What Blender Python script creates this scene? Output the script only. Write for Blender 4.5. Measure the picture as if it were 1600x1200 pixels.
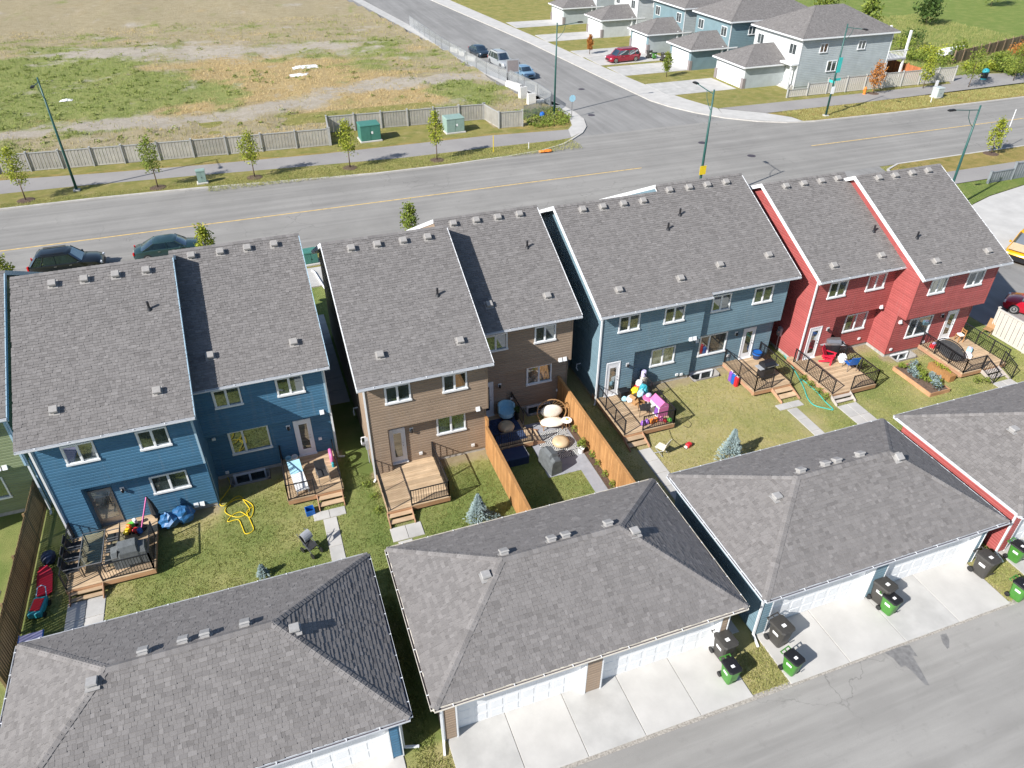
import bpy, math, random
from mathutils import Vector, Matrix
random.seed(7)
RND = random.Random(11)
R = math.radians
for o in list(bpy.data.objects):
    bpy.data.objects.remove(o, do_unlink=True)
SC = bpy.context.scene
COL = SC.collection

# ------------------------------------------------------------------ camera (fitted to the vanishing points of the photograph)
FPX, PIT, YAW, ROL, CH = 1156.02, R(35.6996), R(19.8759), R(.1179), 25.0
_cp, _sp, _cy, _sy = math.cos(PIT), math.sin(PIT), math.cos(YAW), math.sin(YAW)
_fw = Vector((_sy * _cp, _cy * _cp, -_sp)); _rt = Vector((_cy, -_sy, 0)); _up = _rt.cross(_fw)
_c, _s = math.cos(ROL), math.sin(ROL)
_r2 = _c * _rt + _s * _up; _u2 = -_s * _rt + _c * _up
cam = bpy.data.cameras.new('camera'); camo = bpy.data.objects.new('camera', cam); COL.objects.link(camo)
cam.sensor_width = 36; cam.lens = FPX / 1600 * 36; cam.clip_end = 5000; cam.clip_start = .5
camo.matrix_world = Matrix(((_r2.x, _u2.x, -_fw.x, 0), (_r2.y, _u2.y, -_fw.y, 0), (_r2.z, _u2.z, -_fw.z, CH), (0, 0, 0, 1)))
SC.camera = camo


def G(px, py, z=0.0):
    """photo pixel -> point on the horizontal plane z"""
    d = _r2 * ((px - 800) / FPX) + _u2 * ((600 - py) / FPX) + _fw
    t = (z - CH) / d.z
    return Vector((d.x * t, d.y * t, z))


# ------------------------------------------------------------------ world, sun, exposure
SUN = Vector((.76, .285, -.585)).normalized()          # direction the light travels
W = bpy.data.worlds.new('World'); SC.world = W; W.use_nodes = True
nt = W.node_tree; bg = nt.nodes['Background']
sky = nt.nodes.new('ShaderNodeTexSky'); sky.sky_type = 'NISHITA'; sky.sun_disc = False
sky.sun_elevation = math.asin(-SUN.z); sky.sun_rotation = math.atan2(-SUN.x, -SUN.y)
sky.air_density = 1.0; sky.dust_density = .6; sky.ozone_density = 1.5
nt.links.new(sky.outputs[0], bg.inputs[0]); bg.inputs[1].default_value = .085
sl = bpy.data.lights.new('sun', 'SUN'); sl.energy = 4.6; sl.angle = R(.53); sl.color = (1, .965, .915)
so = bpy.data.objects.new('sun', sl); COL.objects.link(so); so.location = (-60, -20, 60)
so.rotation_euler = SUN.to_track_quat('-Z', 'Y').to_euler()
vs = SC.view_settings; vs.view_transform = 'Standard'; vs.look = 'None'; vs.gamma = 1; vs.exposure = .74; vs.use_curve_mapping = False
SC.render.engine = 'CYCLES'


# ------------------------------------------------------------------ mesh builder
class MB:
    def __init__(s): s.v, s.f, s.m, s.t = [], [], [], []

    def add(s, vs, fs, mi=0, tone=.5):
        b = len(s.v); s.v += [tuple(v) for v in vs]
        for f in fs: s.f.append([b + i for i in f]); s.m.append(mi); s.t.append(tone)
        return s

    def box(s, x0, x1, y0, y1, z0, z1, mi=0, tone=.5):
        return s.add([(x0, y0, z0), (x1, y0, z0), (x1, y1, z0), (x0, y1, z0), (x0, y0, z1), (x1, y0, z1), (x1, y1, z1), (x0, y1, z1)],
                     [(0, 3, 2, 1), (4, 5, 6, 7), (0, 1, 5, 4), (1, 2, 6, 5), (2, 3, 7, 6), (3, 0, 4, 7)], mi, tone)

    def bev(s, x0, x1, y0, y1, z0, z1, b=.02, mi=0, tone=.5):
        """box with chamfered vertical edges and top edge"""
        p = [(x0 + b, y0), (x1 - b, y0), (x1, y0 + b), (x1, y1 - b), (x1 - b, y1), (x0 + b, y1), (x0, y1 - b), (x0, y0 + b)]
        cx, cy = (x0 + x1) / 2, (y0 + y1) / 2
        q = [(x + (b if x < cx else -b), y + (b if y < cy else -b)) for x, y in p]
        return s.loft([[(x, y, z0) for x, y in p], [(x, y, z1 - b) for x, y in p], [(x, y, z1) for x, y in q]], mi, tone)

    def obox(s, c, d, M3, mi=0, tone=.5):
        c = Vector(c); vs = []
        for k in (-1, 1):
            for i, j in ((-1, -1), (1, -1), (1, 1), (-1, 1)):
                vs.append(c + M3 @ Vector((i * d[0] / 2, j * d[1] / 2, k * d[2] / 2)))
        return s.add(vs, [(0, 3, 2, 1), (4, 5, 6, 7), (0, 1, 5, 4), (1, 2, 6, 5), (2, 3, 7, 6), (3, 0, 4, 7)], mi, tone)

    def bar(s, p0, p1, w, h=None, mi=0, tone=.5, up=(0, 0, 1)):
        p0, p1 = Vector(p0), Vector(p1); h = h or w; d = p1 - p0; L = d.length
        if L < 1e-6: return s
        x = d / L; y = Vector(up).cross(x)
        if y.length < 1e-4: y = Vector((1, 0, 0)).cross(x)
        y.normalize(); z = x.cross(y)
        return s.obox((p0 + p1) / 2, (L, w, h), Matrix((x, y, z)).transposed(), mi, tone)

    def prism(s, poly, z0, z1, mi=0, tone=.5):
        n = len(poly)
        vs = [(x, y, z0) for x, y in poly] + [(x, y, z1) for x, y in poly]
        return s.add(vs, [list(range(n))[::-1], list(range(n, 2 * n))] + [(i, (i + 1) % n, n + (i + 1) % n, n + i) for i in range(n)], mi, tone)

    def loft(s, secs, mi=0, tone=.5, caps=True):
        n = len(secs[0]); vs = [p for q in secs for p in q]; fs = []
        for k in range(len(secs) - 1):
            for i in range(n):
                j = (i + 1) % n; fs.append((k * n + i, k * n + j, (k + 1) * n + j, (k + 1) * n + i))
        if caps: fs += [list(range(n))[::-1], list(range((len(secs) - 1) * n, len(secs) * n))]
        return s.add(vs, fs, mi, tone)

    def tube(s, pts, r, n=6, mi=0, tone=.5):
        pts = [Vector(p) for p in pts]; secs = []
        for i, p in enumerate(pts):
            d = (pts[min(i + 1, len(pts) - 1)] - pts[max(i - 1, 0)]).normalized()
            a = d.cross(Vector((0, 0, 1)))
            if a.length < 1e-3: a = Vector((1, 0, 0))
            a.normalize(); b = a.cross(d); rr = r[i] if isinstance(r, (list, tuple)) else r
            secs.append([p + (a * math.cos(t * 2 * math.pi / n) + b * math.sin(t * 2 * math.pi / n)) * rr for t in range(n)])
        return s.loft(secs, mi, tone)

    def lathe(s, prof, n=12, c=(0, 0, 0), mi=0, tone=.5):
        return s.loft([[(c[0] + r * math.cos(2 * math.pi * i / n), c[1] + r * math.sin(2 * math.pi * i / n), c[2] + z) for i in range(n)] for r, z in prof], mi, tone)

    def ball(s, c, r, nu=10, nv=6, mi=0, tone=.5, jit=0, rnd=RND):
        r = (r, r, r) if not isinstance(r, (tuple, list)) else r; secs = []
        for j in range(nv + 1):
            t = math.pi * (.03 + .94 * j / nv) - math.pi / 2; row = []
            for i in range(nu):
                k = 1 + (rnd.uniform(-jit, jit) if jit else 0); a = 2 * math.pi * i / nu
                row.append((c[0] + r[0] * k * math.cos(t) * math.cos(a), c[1] + r[1] * k * math.cos(t) * math.sin(a), c[2] + r[2] * k * math.sin(t)))
            secs.append(row)
        return s.loft(secs, mi, tone)

    def quad(s, a, b, c, d, mi=0, tone=.5): return s.add([a, b, c, d], [(0, 1, 2, 3)], mi, tone)

    def build(s, name, mats, parent=None, world=True, smooth=False, tone=False, sharp=None, props=None):
        me = bpy.data.meshes.new(name)
        off = wloc(parent) if (parent is not None and world) else Vector((0, 0, 0))
        me.from_pydata([(v[0] - off.x, v[1] - off.y, v[2] - off.z) for v in s.v] if off.length else s.v, [], s.f)
        for m in (mats if isinstance(mats, (list, tuple)) else [mats]): me.materials.append(MT(m))
        if max(s.m, default=0) > 0: me.polygons.foreach_set('material_index', s.m)
        if tone:
            at = me.attributes.new('tone', 'FLOAT', 'FACE'); at.data.foreach_set('value', s.t)
        if smooth:
            me.polygons.foreach_set('use_smooth', [True] * len(s.f))
            if sharp: me.set_sharp_from_angle(angle=R(sharp))
        me.update()
        return link(name, me, parent, props)


def link(name, me, parent=None, props=None):
    o = bpy.data.objects.new(name, me); COL.objects.link(o)
    if parent is not None: o.parent = parent
    for k, v in (props or {}).items(): o[k] = v
    return o


def wloc(p):
    v = Vector((0, 0, 0))
    while p is not None: v += p.location; p = p.parent
    return v


def tag(o, label, cat, group=None):
    o['label'] = label; o['category'] = cat
    if group: o['group'] = group
    return o


def T(name, label, cat, loc=(0, 0, 0), rz=0, group=None):
    o = bpy.data.objects.new(name, None); COL.objects.link(o); o.empty_display_size = .2
    o.location = loc; o.rotation_euler = (0, 0, rz)
    return tag(o, label, cat, group)


def struct(o): o['kind'] = 'structure'; return o


def stuff(o): o['kind'] = 'stuff'; return o


def copy_tree(o, parent=None):
    c = o.copy(); COL.objects.link(c); c.parent = parent
    for ch in list(o.children): copy_tree(ch, c)
    return c


def dup(o, loc, rz, label, scale=None, group=None):
    c = copy_tree(o); c.location = loc; c.rotation_euler = (0, 0, rz); c['label'] = label
    if group: c['group'] = group
    if scale: c.scale = (scale,) * 3
    return c


# ------------------------------------------------------------------ materials
_M = {}


def MT(n): return n if not isinstance(n, str) else _M[n]


def newmat(name):
    m = bpy.data.materials.new(name); m.use_nodes = True; _M[name] = m
    return m, m.node_tree.nodes, m.node_tree.links, m.node_tree.nodes['Principled BSDF']


def noise(N, L, scale, detail=3, rough=.55, vec=None, lo=.3, hi=.7, dist=0):
    n = N.new('ShaderNodeTexNoise'); n.inputs['Scale'].default_value = scale; n.inputs['Detail'].default_value = detail
    n.inputs['Roughness'].default_value = rough; n.inputs['Distortion'].default_value = dist
    if vec is not None: L.new(vec, n.inputs['Vector'])
    r = N.new('ShaderNodeMapRange'); r.inputs[1].default_value = lo; r.inputs[2].default_value = hi
    L.new(n.outputs['Fac'], r.inputs[0]); return r.outputs[0]


def mix(N, L, fac, a, b, mode='MIX'):
    m = N.new('ShaderNodeMix'); m.data_type = 'RGBA'; m.blend_type = mode
    if isinstance(fac, (int, float)): m.inputs[0].default_value = fac
    else: L.new(fac, m.inputs[0])
    for i, x in ((6, a), (7, b)):
        if isinstance(x, tuple): m.inputs[i].default_value = (*x, 1) if len(x) == 3 else x
        else: L.new(x, m.inputs[i])
    return m.outputs[2]


def mul(N, L, a, b, op='MULTIPLY'):
    m = N.new('ShaderNodeMath'); m.operation = op; m.use_clamp = True
    for i, x in ((0, a), (1, b)):
        if isinstance(x, (int, float)): m.inputs[i].default_value = x
        else: L.new(x, m.inputs[i])
    return m.outputs[0]


def bump(N, L, bsdf, h, strength, dist):
    b = N.new('ShaderNodeBump'); b.inputs['Strength'].default_value = strength; b.inputs['Distance'].default_value = dist
    L.new(h, b.inputs['Height']); L.new(b.outputs[0], bsdf.inputs['Normal'])


def wpos(N, L, sc=(1, 1, 1), obj=False):
    if obj:
        g = N.new('ShaderNodeTexCoord'); out = g.outputs['Object']
    else:
        g = N.new('ShaderNodeNewGeometry'); out = g.outputs['Position']
    if sc == (1, 1, 1): return out
    m = N.new('ShaderNodeMapping'); m.inputs['Scale'].default_value = sc; L.new(out, m.inputs[0]); return m.outputs[0]


def lin(h):
    h = h.lstrip('#'); c = [int(h[i:i + 2], 16) / 255 for i in (0, 2, 4)]
    return tuple(x / 12.92 if x <= .04045 else ((x + .055) / 1.055) ** 2.4 for x in c)


def plain(name, col, rough=.6, var=.12, scale=6, metal=0, spec=.5, bmp=0, obj=False, coat=0, emit=None):
    m, N, L, B = newmat(name); p = wpos(N, L, obj=obj)
    f = noise(N, L, scale, 4, vec=p)
    a = tuple(max(0, c * (1 - var)) for c in col); b = tuple(min(1, c * (1 + var)) for c in col)
    L.new(mix(N, L, f, a, b), B.inputs['Base Color'])
    B.inputs['Roughness'].default_value = rough; B.inputs['Metallic'].default_value = metal
    B.inputs['Specular IOR Level'].default_value = spec
    if coat: B.inputs['Coat Weight'].default_value = coat; B.inputs['Coat Roughness'].default_value = .06
    if bmp: bump(N, L, B, noise(N, L, scale * 6, 3, vec=p), .5, bmp)
    return m


def toned(name, dark, light, rough=.9, fine=60, fv=.25, sub=0, spec=.3):
    """colour from the per-face 'tone' attribute"""
    m, N, L, B = newmat(name)
    a = N.new('ShaderNodeAttribute'); a.attribute_name = 'tone'
    c = mix(N, L, a.outputs['Fac'], dark, light)
    f = noise(N, L, fine, 2, vec=wpos(N, L))
    c = mix(N, L, fv, c, mix(N, L, f, tuple(x * .45 for x in dark), tuple(min(1, x * 1.35) for x in light)))
    L.new(c, B.inputs['Base Color']); B.inputs['Roughness'].default_value = rough; B.inputs['Specular IOR Level'].default_value = spec
    if sub:
        t = N.new('ShaderNodeBsdfTranslucent'); L.new(c, t.inputs[0]); ms = N.new('ShaderNodeMixShader'); ms.inputs[0].default_value = sub
        L.new(B.outputs[0], ms.inputs[1]); L.new(t.outputs[0], ms.inputs[2]); L.new(ms.outputs[0], N['Material Output'].inputs[0])
    return m


def wood(name, a, b, axis=0, rough=.75):
    m, N, L, B = newmat(name)
    sc = [22, 22, 22]; sc[axis] = 1.3
    p = wpos(N, L, tuple(sc)); f = noise(N, L, 1, 5, .6, p, .25, .75)
    oi = N.new('ShaderNodeObjectInfo')
    c = mix(N, L, f, a, b)
    hs = N.new('ShaderNodeHueSaturation'); mr = N.new('ShaderNodeMapRange'); mr.inputs[3].default_value = .78; mr.inputs[4].default_value = 1.18
    L.new(oi.outputs['Random'], mr.inputs[0]); L.new(mr.outputs[0], hs.inputs['Value']); L.new(c, hs.inputs['Color'])
    g = noise(N, L, 1.6, 3, vec=wpos(N, L)); c2 = mix(N, L, mul(N, L, g, .35), hs.outputs[0], tuple(x * .55 for x in a))
    L.new(c2, B.inputs['Base Color']); B.inputs['Roughness'].default_value = rough; B.inputs['Specular IOR Level'].default_value = .25
    bump(N, L, B, f, .3, .004); return m


def grass(name, green, yellow, tan, ylo=.38, yhi=.62, tlo=.58, thi=.74):
    m, N, L, B = newmat(name); p = wpos(N, L)
    c = mix(N, L, noise(N, L, .55, 5, .62, p, ylo, yhi), green, yellow)
    c = mix(N, L, noise(N, L, .9, 6, .65, p, tlo, thi), c, tan)
    f = noise(N, L, 9, 4, .7, p, .25, .75); c = mix(N, L, mul(N, L, f, .55), c, tuple(x * .62 for x in green))
    f2 = noise(N, L, 38, 3, .7, p, .3, .7); c = mix(N, L, mul(N, L, f2, .35), c, tuple(min(1, x * 1.5) for x in yellow))
    L.new(c, B.inputs['Base Color']); B.inputs['Roughness'].default_value = .95; B.inputs['Specular IOR Level'].default_value = .1
    h = N.new('ShaderNodeMath'); h.operation = 'ADD'; L.new(f, h.inputs[0]); L.new(f2, h.inputs[1])
    bump(N, L, B, h.outputs[0], .9, .05); return m


def asphalt(name, a, b, streak=None, cracks=True, rough=.9):
    m, N, L, B = newmat(name); p = wpos(N, L)
    c = mix(N, L, noise(N, L, .22, 5, .6, p, .32, .68), a, b)
    if streak:      # wear polished along the driving direction
        q = wpos(N, L, streak); c = mix(N, L, mul(N, L, noise(N, L, 1, 4, .6, q, .35, .7), .6), c, tuple(x * .68 for x in a))
        q = wpos(N, L, tuple(x * 3.1 for x in streak)); c = mix(N, L, mul(N, L, noise(N, L, 1, 3, .6, q, .45, .75), .4), c, tuple(min(1, x * 1.25) for x in b))
    f = noise(N, L, 45, 3, .7, p, .2, .8); c = mix(N, L, mul(N, L, f, .4), c, tuple(x * .6 for x in a))
    c = mix(N, L, mul(N, L, noise(N, L, 1.7, 5, .7, p, .58, .8), .5), c, tuple(x * .55 for x in a))
    if cracks:
        v = N.new('ShaderNodeTexVoronoi'); v.feature = 'DISTANCE_TO_EDGE'; v.inputs['Scale'].default_value = .3
        d = N.new('ShaderNodeVectorMath'); nz = N.new('ShaderNodeTexNoise'); nz.inputs['Scale'].default_value = 1.2; nz.inputs['Detail'].default_value = 5
        L.new(p, nz.inputs['Vector']); d.operation = 'MULTIPLY_ADD'; L.new(nz.outputs['Color'], d.inputs[0]); d.inputs[1].default_value = (1.6, 1.6, 0); L.new(p, d.inputs[2])
        L.new(d.outputs[0], v.inputs['Vector'])
        r = N.new('ShaderNodeMapRange'); r.inputs[1].default_value = .003; r.inputs[2].default_value = .008; r.inputs[3].default_value = 1; r.inputs[4].default_value = 0
        L.new(v.outputs[0], r.inputs[0])
        c = mix(N, L, mul(N, L, mul(N, L, r.outputs[0], noise(N, L, .13, 3, .5, p, .5, .62)), .5), c, tuple(x * .4 for x in a))
    L.new(c, B.inputs['Base Color']); B.inputs['Roughness'].default_value = rough; B.inputs['Specular IOR Level'].default_value = .25
    bump(N, L, B, f, .35, .01); return m


def glassmat(name, dark, tint, refl=.3, rough=.03):
    m, N, L, B = newmat(name); p = wpos(N, L)
    c = mix(N, L, noise(N, L, 1.4, 3, .5, p, .4, .66), dark, tint)
    L.new(c, B.inputs['Base Color']); B.inputs['Roughness'].default_value = .25; B.inputs['Specular IOR Level'].default_value = .4
    g = N.new('ShaderNodeBsdfGlossy'); g.inputs['Roughness'].default_value = rough; g.inputs[0].default_value = (.85, .95, 1, 1)
    ms = N.new('ShaderNodeMixShader'); ms.inputs[0].default_value = refl
    L.new(B.outputs[0], ms.inputs[1]); L.new(g.outputs[0], ms.inputs[2]); L.new(ms.outputs[0], N['Material Output'].inputs[0]); return m


def sidingmat(name, col):
    m, N, L, B = newmat(name); p = wpos(N, L); oi = N.new('ShaderNodeObjectInfo')
    c = mix(N, L, noise(N, L, 1.1, 5, .6, p), tuple(x * .9 for x in col), tuple(min(1, x * 1.08) for x in col))
    hs = N.new('ShaderNodeHueSaturation'); mr = N.new('ShaderNodeMapRange'); mr.inputs[3].default_value = .93; mr.inputs[4].default_value = 1.07
    L.new(oi.outputs['Random'], mr.inputs[0]); L.new(mr.outputs[0], hs.inputs['Value']); L.new(c, hs.inputs['Color'])
    q = wpos(N, L, (5, 5, .35)); d = noise(N, L, 1, 4, .6, q, .55, .8)          # faint run-off streaks
    L.new(mix(N, L, mul(N, L, d, .16), hs.outputs[0], (.3, .29, .27)), B.inputs['Base Color']); B.inputs['Roughness'].default_value = .55; B.inputs['Specular IOR Level'].default_value = .35


toned('shingle', (.10, .093, .09), (.255, .24, .232), .93, 70, .3)
plain('roof_deck', (.07, .064, .062), .95, .2, 30)
for nm, col in dict(siding_blue=(.055, .15, .245), siding_brown=(.29, .215, .155), siding_slate=(.145, .225, .27), siding_red=(.35, .085, .08),
                    siding_green=(.2, .235, .13), siding_grey=(.42, .46, .47), siding_pale=(.55, .57, .57), siding_teal=(.17, .25, .28)).items():
    sidingmat(nm, col)
plain('gutter_white', (.55, .57, .6), .5, .05, 4)
plain('trim_white', (.72, .73, .74), .45, .04, 4)
plain('trim_blue', (.33, .46, .55), .45, .06, 4)
plain('gutter_dark', (.06, .05, .06), .6)
plain('foundation', (.38, .37, .35), .9, .2, 5, bmp=.004)
plain('vent_grey', (.3, .285, .27), .6, .1, 9)
plain('vent_light', (.33, .32, .31), .6, .1, 9)
plain('black_metal', (.016, .016, .019), .4, .2, 9)
plain('black_cloth', (.03, .031, .034), .8, .3, 9, bmp=.006)
plain('grey_cover', (.11, .12, .125), .75, .2, 5, bmp=.01)
plain('steel', (.35, .35, .36), .35, .1, 9, metal=.7)
wood('deck_wood', (.42, .285, .165), (.64, .49, .33), 0)
wood('deck_rim', (.38, .20, .105), (.55, .33, .19), 0)
wood('stringer', (.38, .20, .12), (.55, .34, .22), 1)
wood('stair_grey', (.42, .37, .33), (.6, .55, .5), 0)
wood('fence_wood', (.36, .17, .06), (.54, .30, .125), 2)
wood('fence_olive', (.17, .115, .06), (.28, .19, .095), 2)
wood('fence_old', (.2, .14, .09), (.34, .25, .17), 2)
wood('fence_red', (.4, .13, .05), (.55, .22, .1), 2)
wood('fence_grey', (.35, .335, .30), (.48, .46, .42), 2)
plain('fence_vinyl', (.54, .51, .46), .6, .05, 3)
plain('fence_cap', (.36, .36, .345), .6, .08, 3)
glassmat('glass', (.012, .018, .02), (.06, .078, .08), .26)
glassmat('glass_curtain', (.03, .04, .045), (.3, .31, .3), .3)
m, N, L, B = newmat('table_glass'); tr_ = N.new('ShaderNodeBsdfTransparent'); tr_.inputs[0].default_value = (.72, .8, .8, 1); gl_ = N.new('ShaderNodeBsdfGlossy'); gl_.inputs['Roughness'].default_value = .04; ms_ = N.new('ShaderNodeMixShader'); ms_.inputs[0].default_value = .1; L.new(tr_.outputs[0], ms_.inputs[1]); L.new(gl_.outputs[0], ms_.inputs[2]); L.new(ms_.outputs[0], N['Material Output'].inputs[0])
glassmat('car_glass', (.008, .012, .015), (.02, .035, .04), .3)
grass('lawn_mid', (.20, .235, .07), (.37, .34, .13), (.48, .40, .22))
grass('lawn_green', (.15, .225, .05), (.29, .31, .10), (.44, .36, .19), .45, .7, .64, .8)
grass('lawn_straw', (.27, .265, .085), (.44, .38, .16), (.53, .44, .25), .3, .52, .5, .66)
grass('boulevard', (.18, .21, .055), (.33, .29, .10), (.46, .37, .18), .34, .58, .5, .7)
grass('verge', (.17, .18, .045), (.33, .27, .09), (.48, .34, .14), .3, .5, .42, .62)
m, N, L, B = newmat('lawn'); p = wpos(N, L)
def lattr(nm, lo, hi, sc, amp):
    a = N.new('ShaderNodeAttribute'); a.attribute_name = nm; n = N.new('ShaderNodeMath'); n.operation = 'MULTIPLY_ADD'; L.new(noise(N, L, sc, 6, .68, p, 0, 1), n.inputs[0]); n.inputs[1].default_value = amp; n.inputs[2].default_value = -amp / 2
    r = N.new('ShaderNodeMath'); r.operation = 'ADD'; L.new(a.outputs['Fac'], r.inputs[0]); L.new(n.outputs[0], r.inputs[1]); q = N.new('ShaderNodeMapRange'); q.inputs[1].default_value = lo; q.inputs[2].default_value = hi; L.new(r.outputs[0], q.inputs[0]); return q.outputs[0]
c = mix(N, L, lattr('dry', .1, .6, .8, 1.1), (.15, .22, .055), (.31, .325, .115)); c = mix(N, L, lattr('dry', .45, 1.0, 1.1, 1.2), c, (.50, .42, .21)); c = mix(N, L, lattr('bare', .35, .75, 1.6, 1.0), c, mix(N, L, noise(N, L, 3, 4, .7, p), (.36, .27, .17), (.47, .38, .27)))
f = noise(N, L, 12, 4, .7, p, .25, .75); c = mix(N, L, mul(N, L, f, .26), c, (.12, .15, .04)); f2 = noise(N, L, 45, 3, .7, p, .3, .7); c = mix(N, L, mul(N, L, f2, .25), c, (.5, .47, .2))
L.new(c, B.inputs['Base Color']); B.inputs['Roughness'].default_value = .95; B.inputs['Specular IOR Level'].default_value = .1; bump(N, L, B, f2, .8, .04)
asphalt('asphalt_road', (.255, .245, .229), (.335, .322, .30), (.015, .5, 1))
asphalt('asphalt_side', (.25, .244, .234), (.32, .312, .3), (.4, .03, 1))
asphalt('asphalt_alley', (.295, .284, .266), (.37, .357, .334), (.05, .6, 1))
asphalt('asphalt_path', (.28, .265, .255), (.34, .325, .31), None, False)
plain('concrete', (.47, .455, .43), .85, .10, .8, bmp=.003)
plain('concrete_b', (.43, .42, .40), .85, .13, 1.1, bmp=.003)
plain('kerb', (.46, .44, .41), .85, .12, 1.5, bmp=.003)
plain('patio_grey', (.30, .31, .34), .85, .12, 3)
plain('line_yellow', (.62, .42, .14), .8, .3, 2)
plain('mulch', (.11, .07, .05), .95, .4, 14, bmp=.03)
plain('soil', (.14, .095, .07), .95, .4, 6, bmp=.03)
plain('gravel', (.36, .33, .29), .95, .4, 14, bmp=.02)
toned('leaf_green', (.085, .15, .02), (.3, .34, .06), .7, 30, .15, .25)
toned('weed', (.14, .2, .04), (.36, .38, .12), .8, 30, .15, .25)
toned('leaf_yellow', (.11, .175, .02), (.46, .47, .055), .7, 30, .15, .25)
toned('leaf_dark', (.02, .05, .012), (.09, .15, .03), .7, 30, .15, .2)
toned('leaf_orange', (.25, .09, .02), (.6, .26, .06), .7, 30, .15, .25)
toned('spruce_blue', (.06, .1, .1), (.33, .42, .42), .8, 30, .15, .1)
toned('blade', (.17, .25, .05), (.52, .47, .2), .9, 30, .1, .35)
toned('blade_field', (.24, .31, .08), (.66, .52, .28), .9, 30, .1, .35)
plain('bark', (.14, .10, .07), .9, .3, 12)
plain('lamp_green', (.018, .085, .075), .45, .15, 4)
plain('box_green', (.055, .19, .15), .5, .08, 3)
plain('box_pale', (.24, .34, .3), .55, .08, 3)
plain('box_grey', (.42, .47, .46), .55, .08, 3)
for nm, c in dict(bin_green=(.06, .205, .035), bin_black=(.05, .047, .043), red=(.55, .02, .03), blue=(.01, .11, .42), yellow=(.75, .55, .02), white=(.8, .8, .8), pink=(.62, .16, .36),
                  purple=(.22, .08, .4), teal=(.03, .3, .36), orange=(.75, .22, .03), lime=(.12, .55, .06), cream=(.72, .67, .58), brown=(.35, .2, .09), sky=(.35, .6, .72), lilac=(.55, .5, .72),
                  bagblue=(.03, .13, .3), grey=(.35, .36, .38), wicker=(.55, .42, .26), navy=(.02, .035, .085), signgreen=(.0, .32, .2), signteal=(.04, .45, .42), dark=(.012, .012, .014),
                  rubber=(.02, .02, .021), amber=(.7, .25, .02), hose_teal=(.05, .42, .36), redplastic=(.6, .02, .05), stone=(.25, .22, .22), barrier=(.66, .64, .6)).items():
    plain('p_' + nm, c, .45, .08, 7)
for nm, c in dict(paint_black=(.012, .016, .02), paint_teal=(.022, .055, .06), paint_red=(.32, .01, .03), paint_red2=(.5, .01, .03), paint_silver=(.42, .44, .45), paint_blue=(.2, .33, .46), paint_navy=(.03, .05, .075), paint_yellow=(.75, .38, .01)).items():
    plain(nm, c, .3, .03, 2, metal=.25, coat=.7)
plain('alloy', (.5, .5, .5), .3, .1, 9, metal=.8)
plain('lens', (.7, .72, .75), .1, .05, 5)
plain('taillight', (.5, .01, .01), .2, .05, 5)
from mathutils import noise as mn


def sheet(name, poly, z, mat, parent=None):
    mb = MB(); mb.add([(x, y, z) for x, y in poly], [list(range(len(poly)))]); o = mb.build(name, mat, parent)
    return o if parent else struct(o)


def cut_sheet(name, x0, x1, y0, y1, z, mat, holes=()):
    hs = [h for h in holes if h[0] < x1 and h[1] > x0 and h[2] < y1 and h[3] > y0]
    xs = sorted({x0, x1, *[max(x0, min(x1, a)) for h in hs for a in h[:2]]}); ys = sorted({y0, y1, *[max(y0, min(y1, a)) for h in hs for a in h[2:]]})
    mb = MB()
    for i in range(len(xs) - 1):
        for j in range(len(ys) - 1):
            cx, cy = (xs[i] + xs[i + 1]) / 2, (ys[j] + ys[j + 1]) / 2
            if any(h[0] < cx < h[1] and h[2] < cy < h[3] for h in hs): continue
            mb.quad((xs[i], ys[j], z), (xs[i + 1], ys[j], z), (xs[i + 1], ys[j + 1], z), (xs[i], ys[j + 1], z))
    return struct(mb.build(name, mat))


def offs(pts, d):
    out = []
    for i, p in enumerate(pts):
        a = Vector(pts[max(i - 1, 0)]); b = Vector(pts[min(i + 1, len(pts) - 1)]); t = (b - a).normalized()
        out.append((p[0] - t.y * d, p[1] + t.x * d))
    return out


def strip(name, pts, d0, d1, z0, z1, mat):
    a, b = offs(pts, d0), offs(pts, d1); mb = MB()
    secs = [[(a[i][0], a[i][1], z0), (a[i][0], a[i][1], z1), (b[i][0], b[i][1], z1), (b[i][0], b[i][1], z0)] for i in range(len(pts))]
    mb.loft(secs); return struct(mb.build(name, mat))


WELLS = [(-3.95, -2.0, 29.2, 29.97), (11.6, 13.35, 29.55, 30.28), (21.85, 23.75, 29.35, 30.06), (34.5, 36.2, 27.0, 27.7)]
cut_sheet('ground', -1500, 1500, -600, 2500, -.03, 'lawn_mid', WELLS)
LOTD = [(-60, .25), (-13, .25), (-11.5, .42), (-6, .45), (-1, .4), (1.6, .4), (2.4, .16), (7.5, .14), (9.2, .25), (13.2, .3), (14.2, .7), (17, .98), (22, .92), (25.0, .6), (28.5, .42), (34, .45), (43, .4)]
FAC = [(-10.5, -4.45, 28.1), (-4.45, 1.3, 29.95), (2.87, 8.6, 27.7), (8.6, 14.1, 30.2), (15.6, 21.75, 29.8), (21.75, 27.2, 30.0), (28.5, 34.1, 29.2), (34.1, 40, 27.7)]


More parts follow.
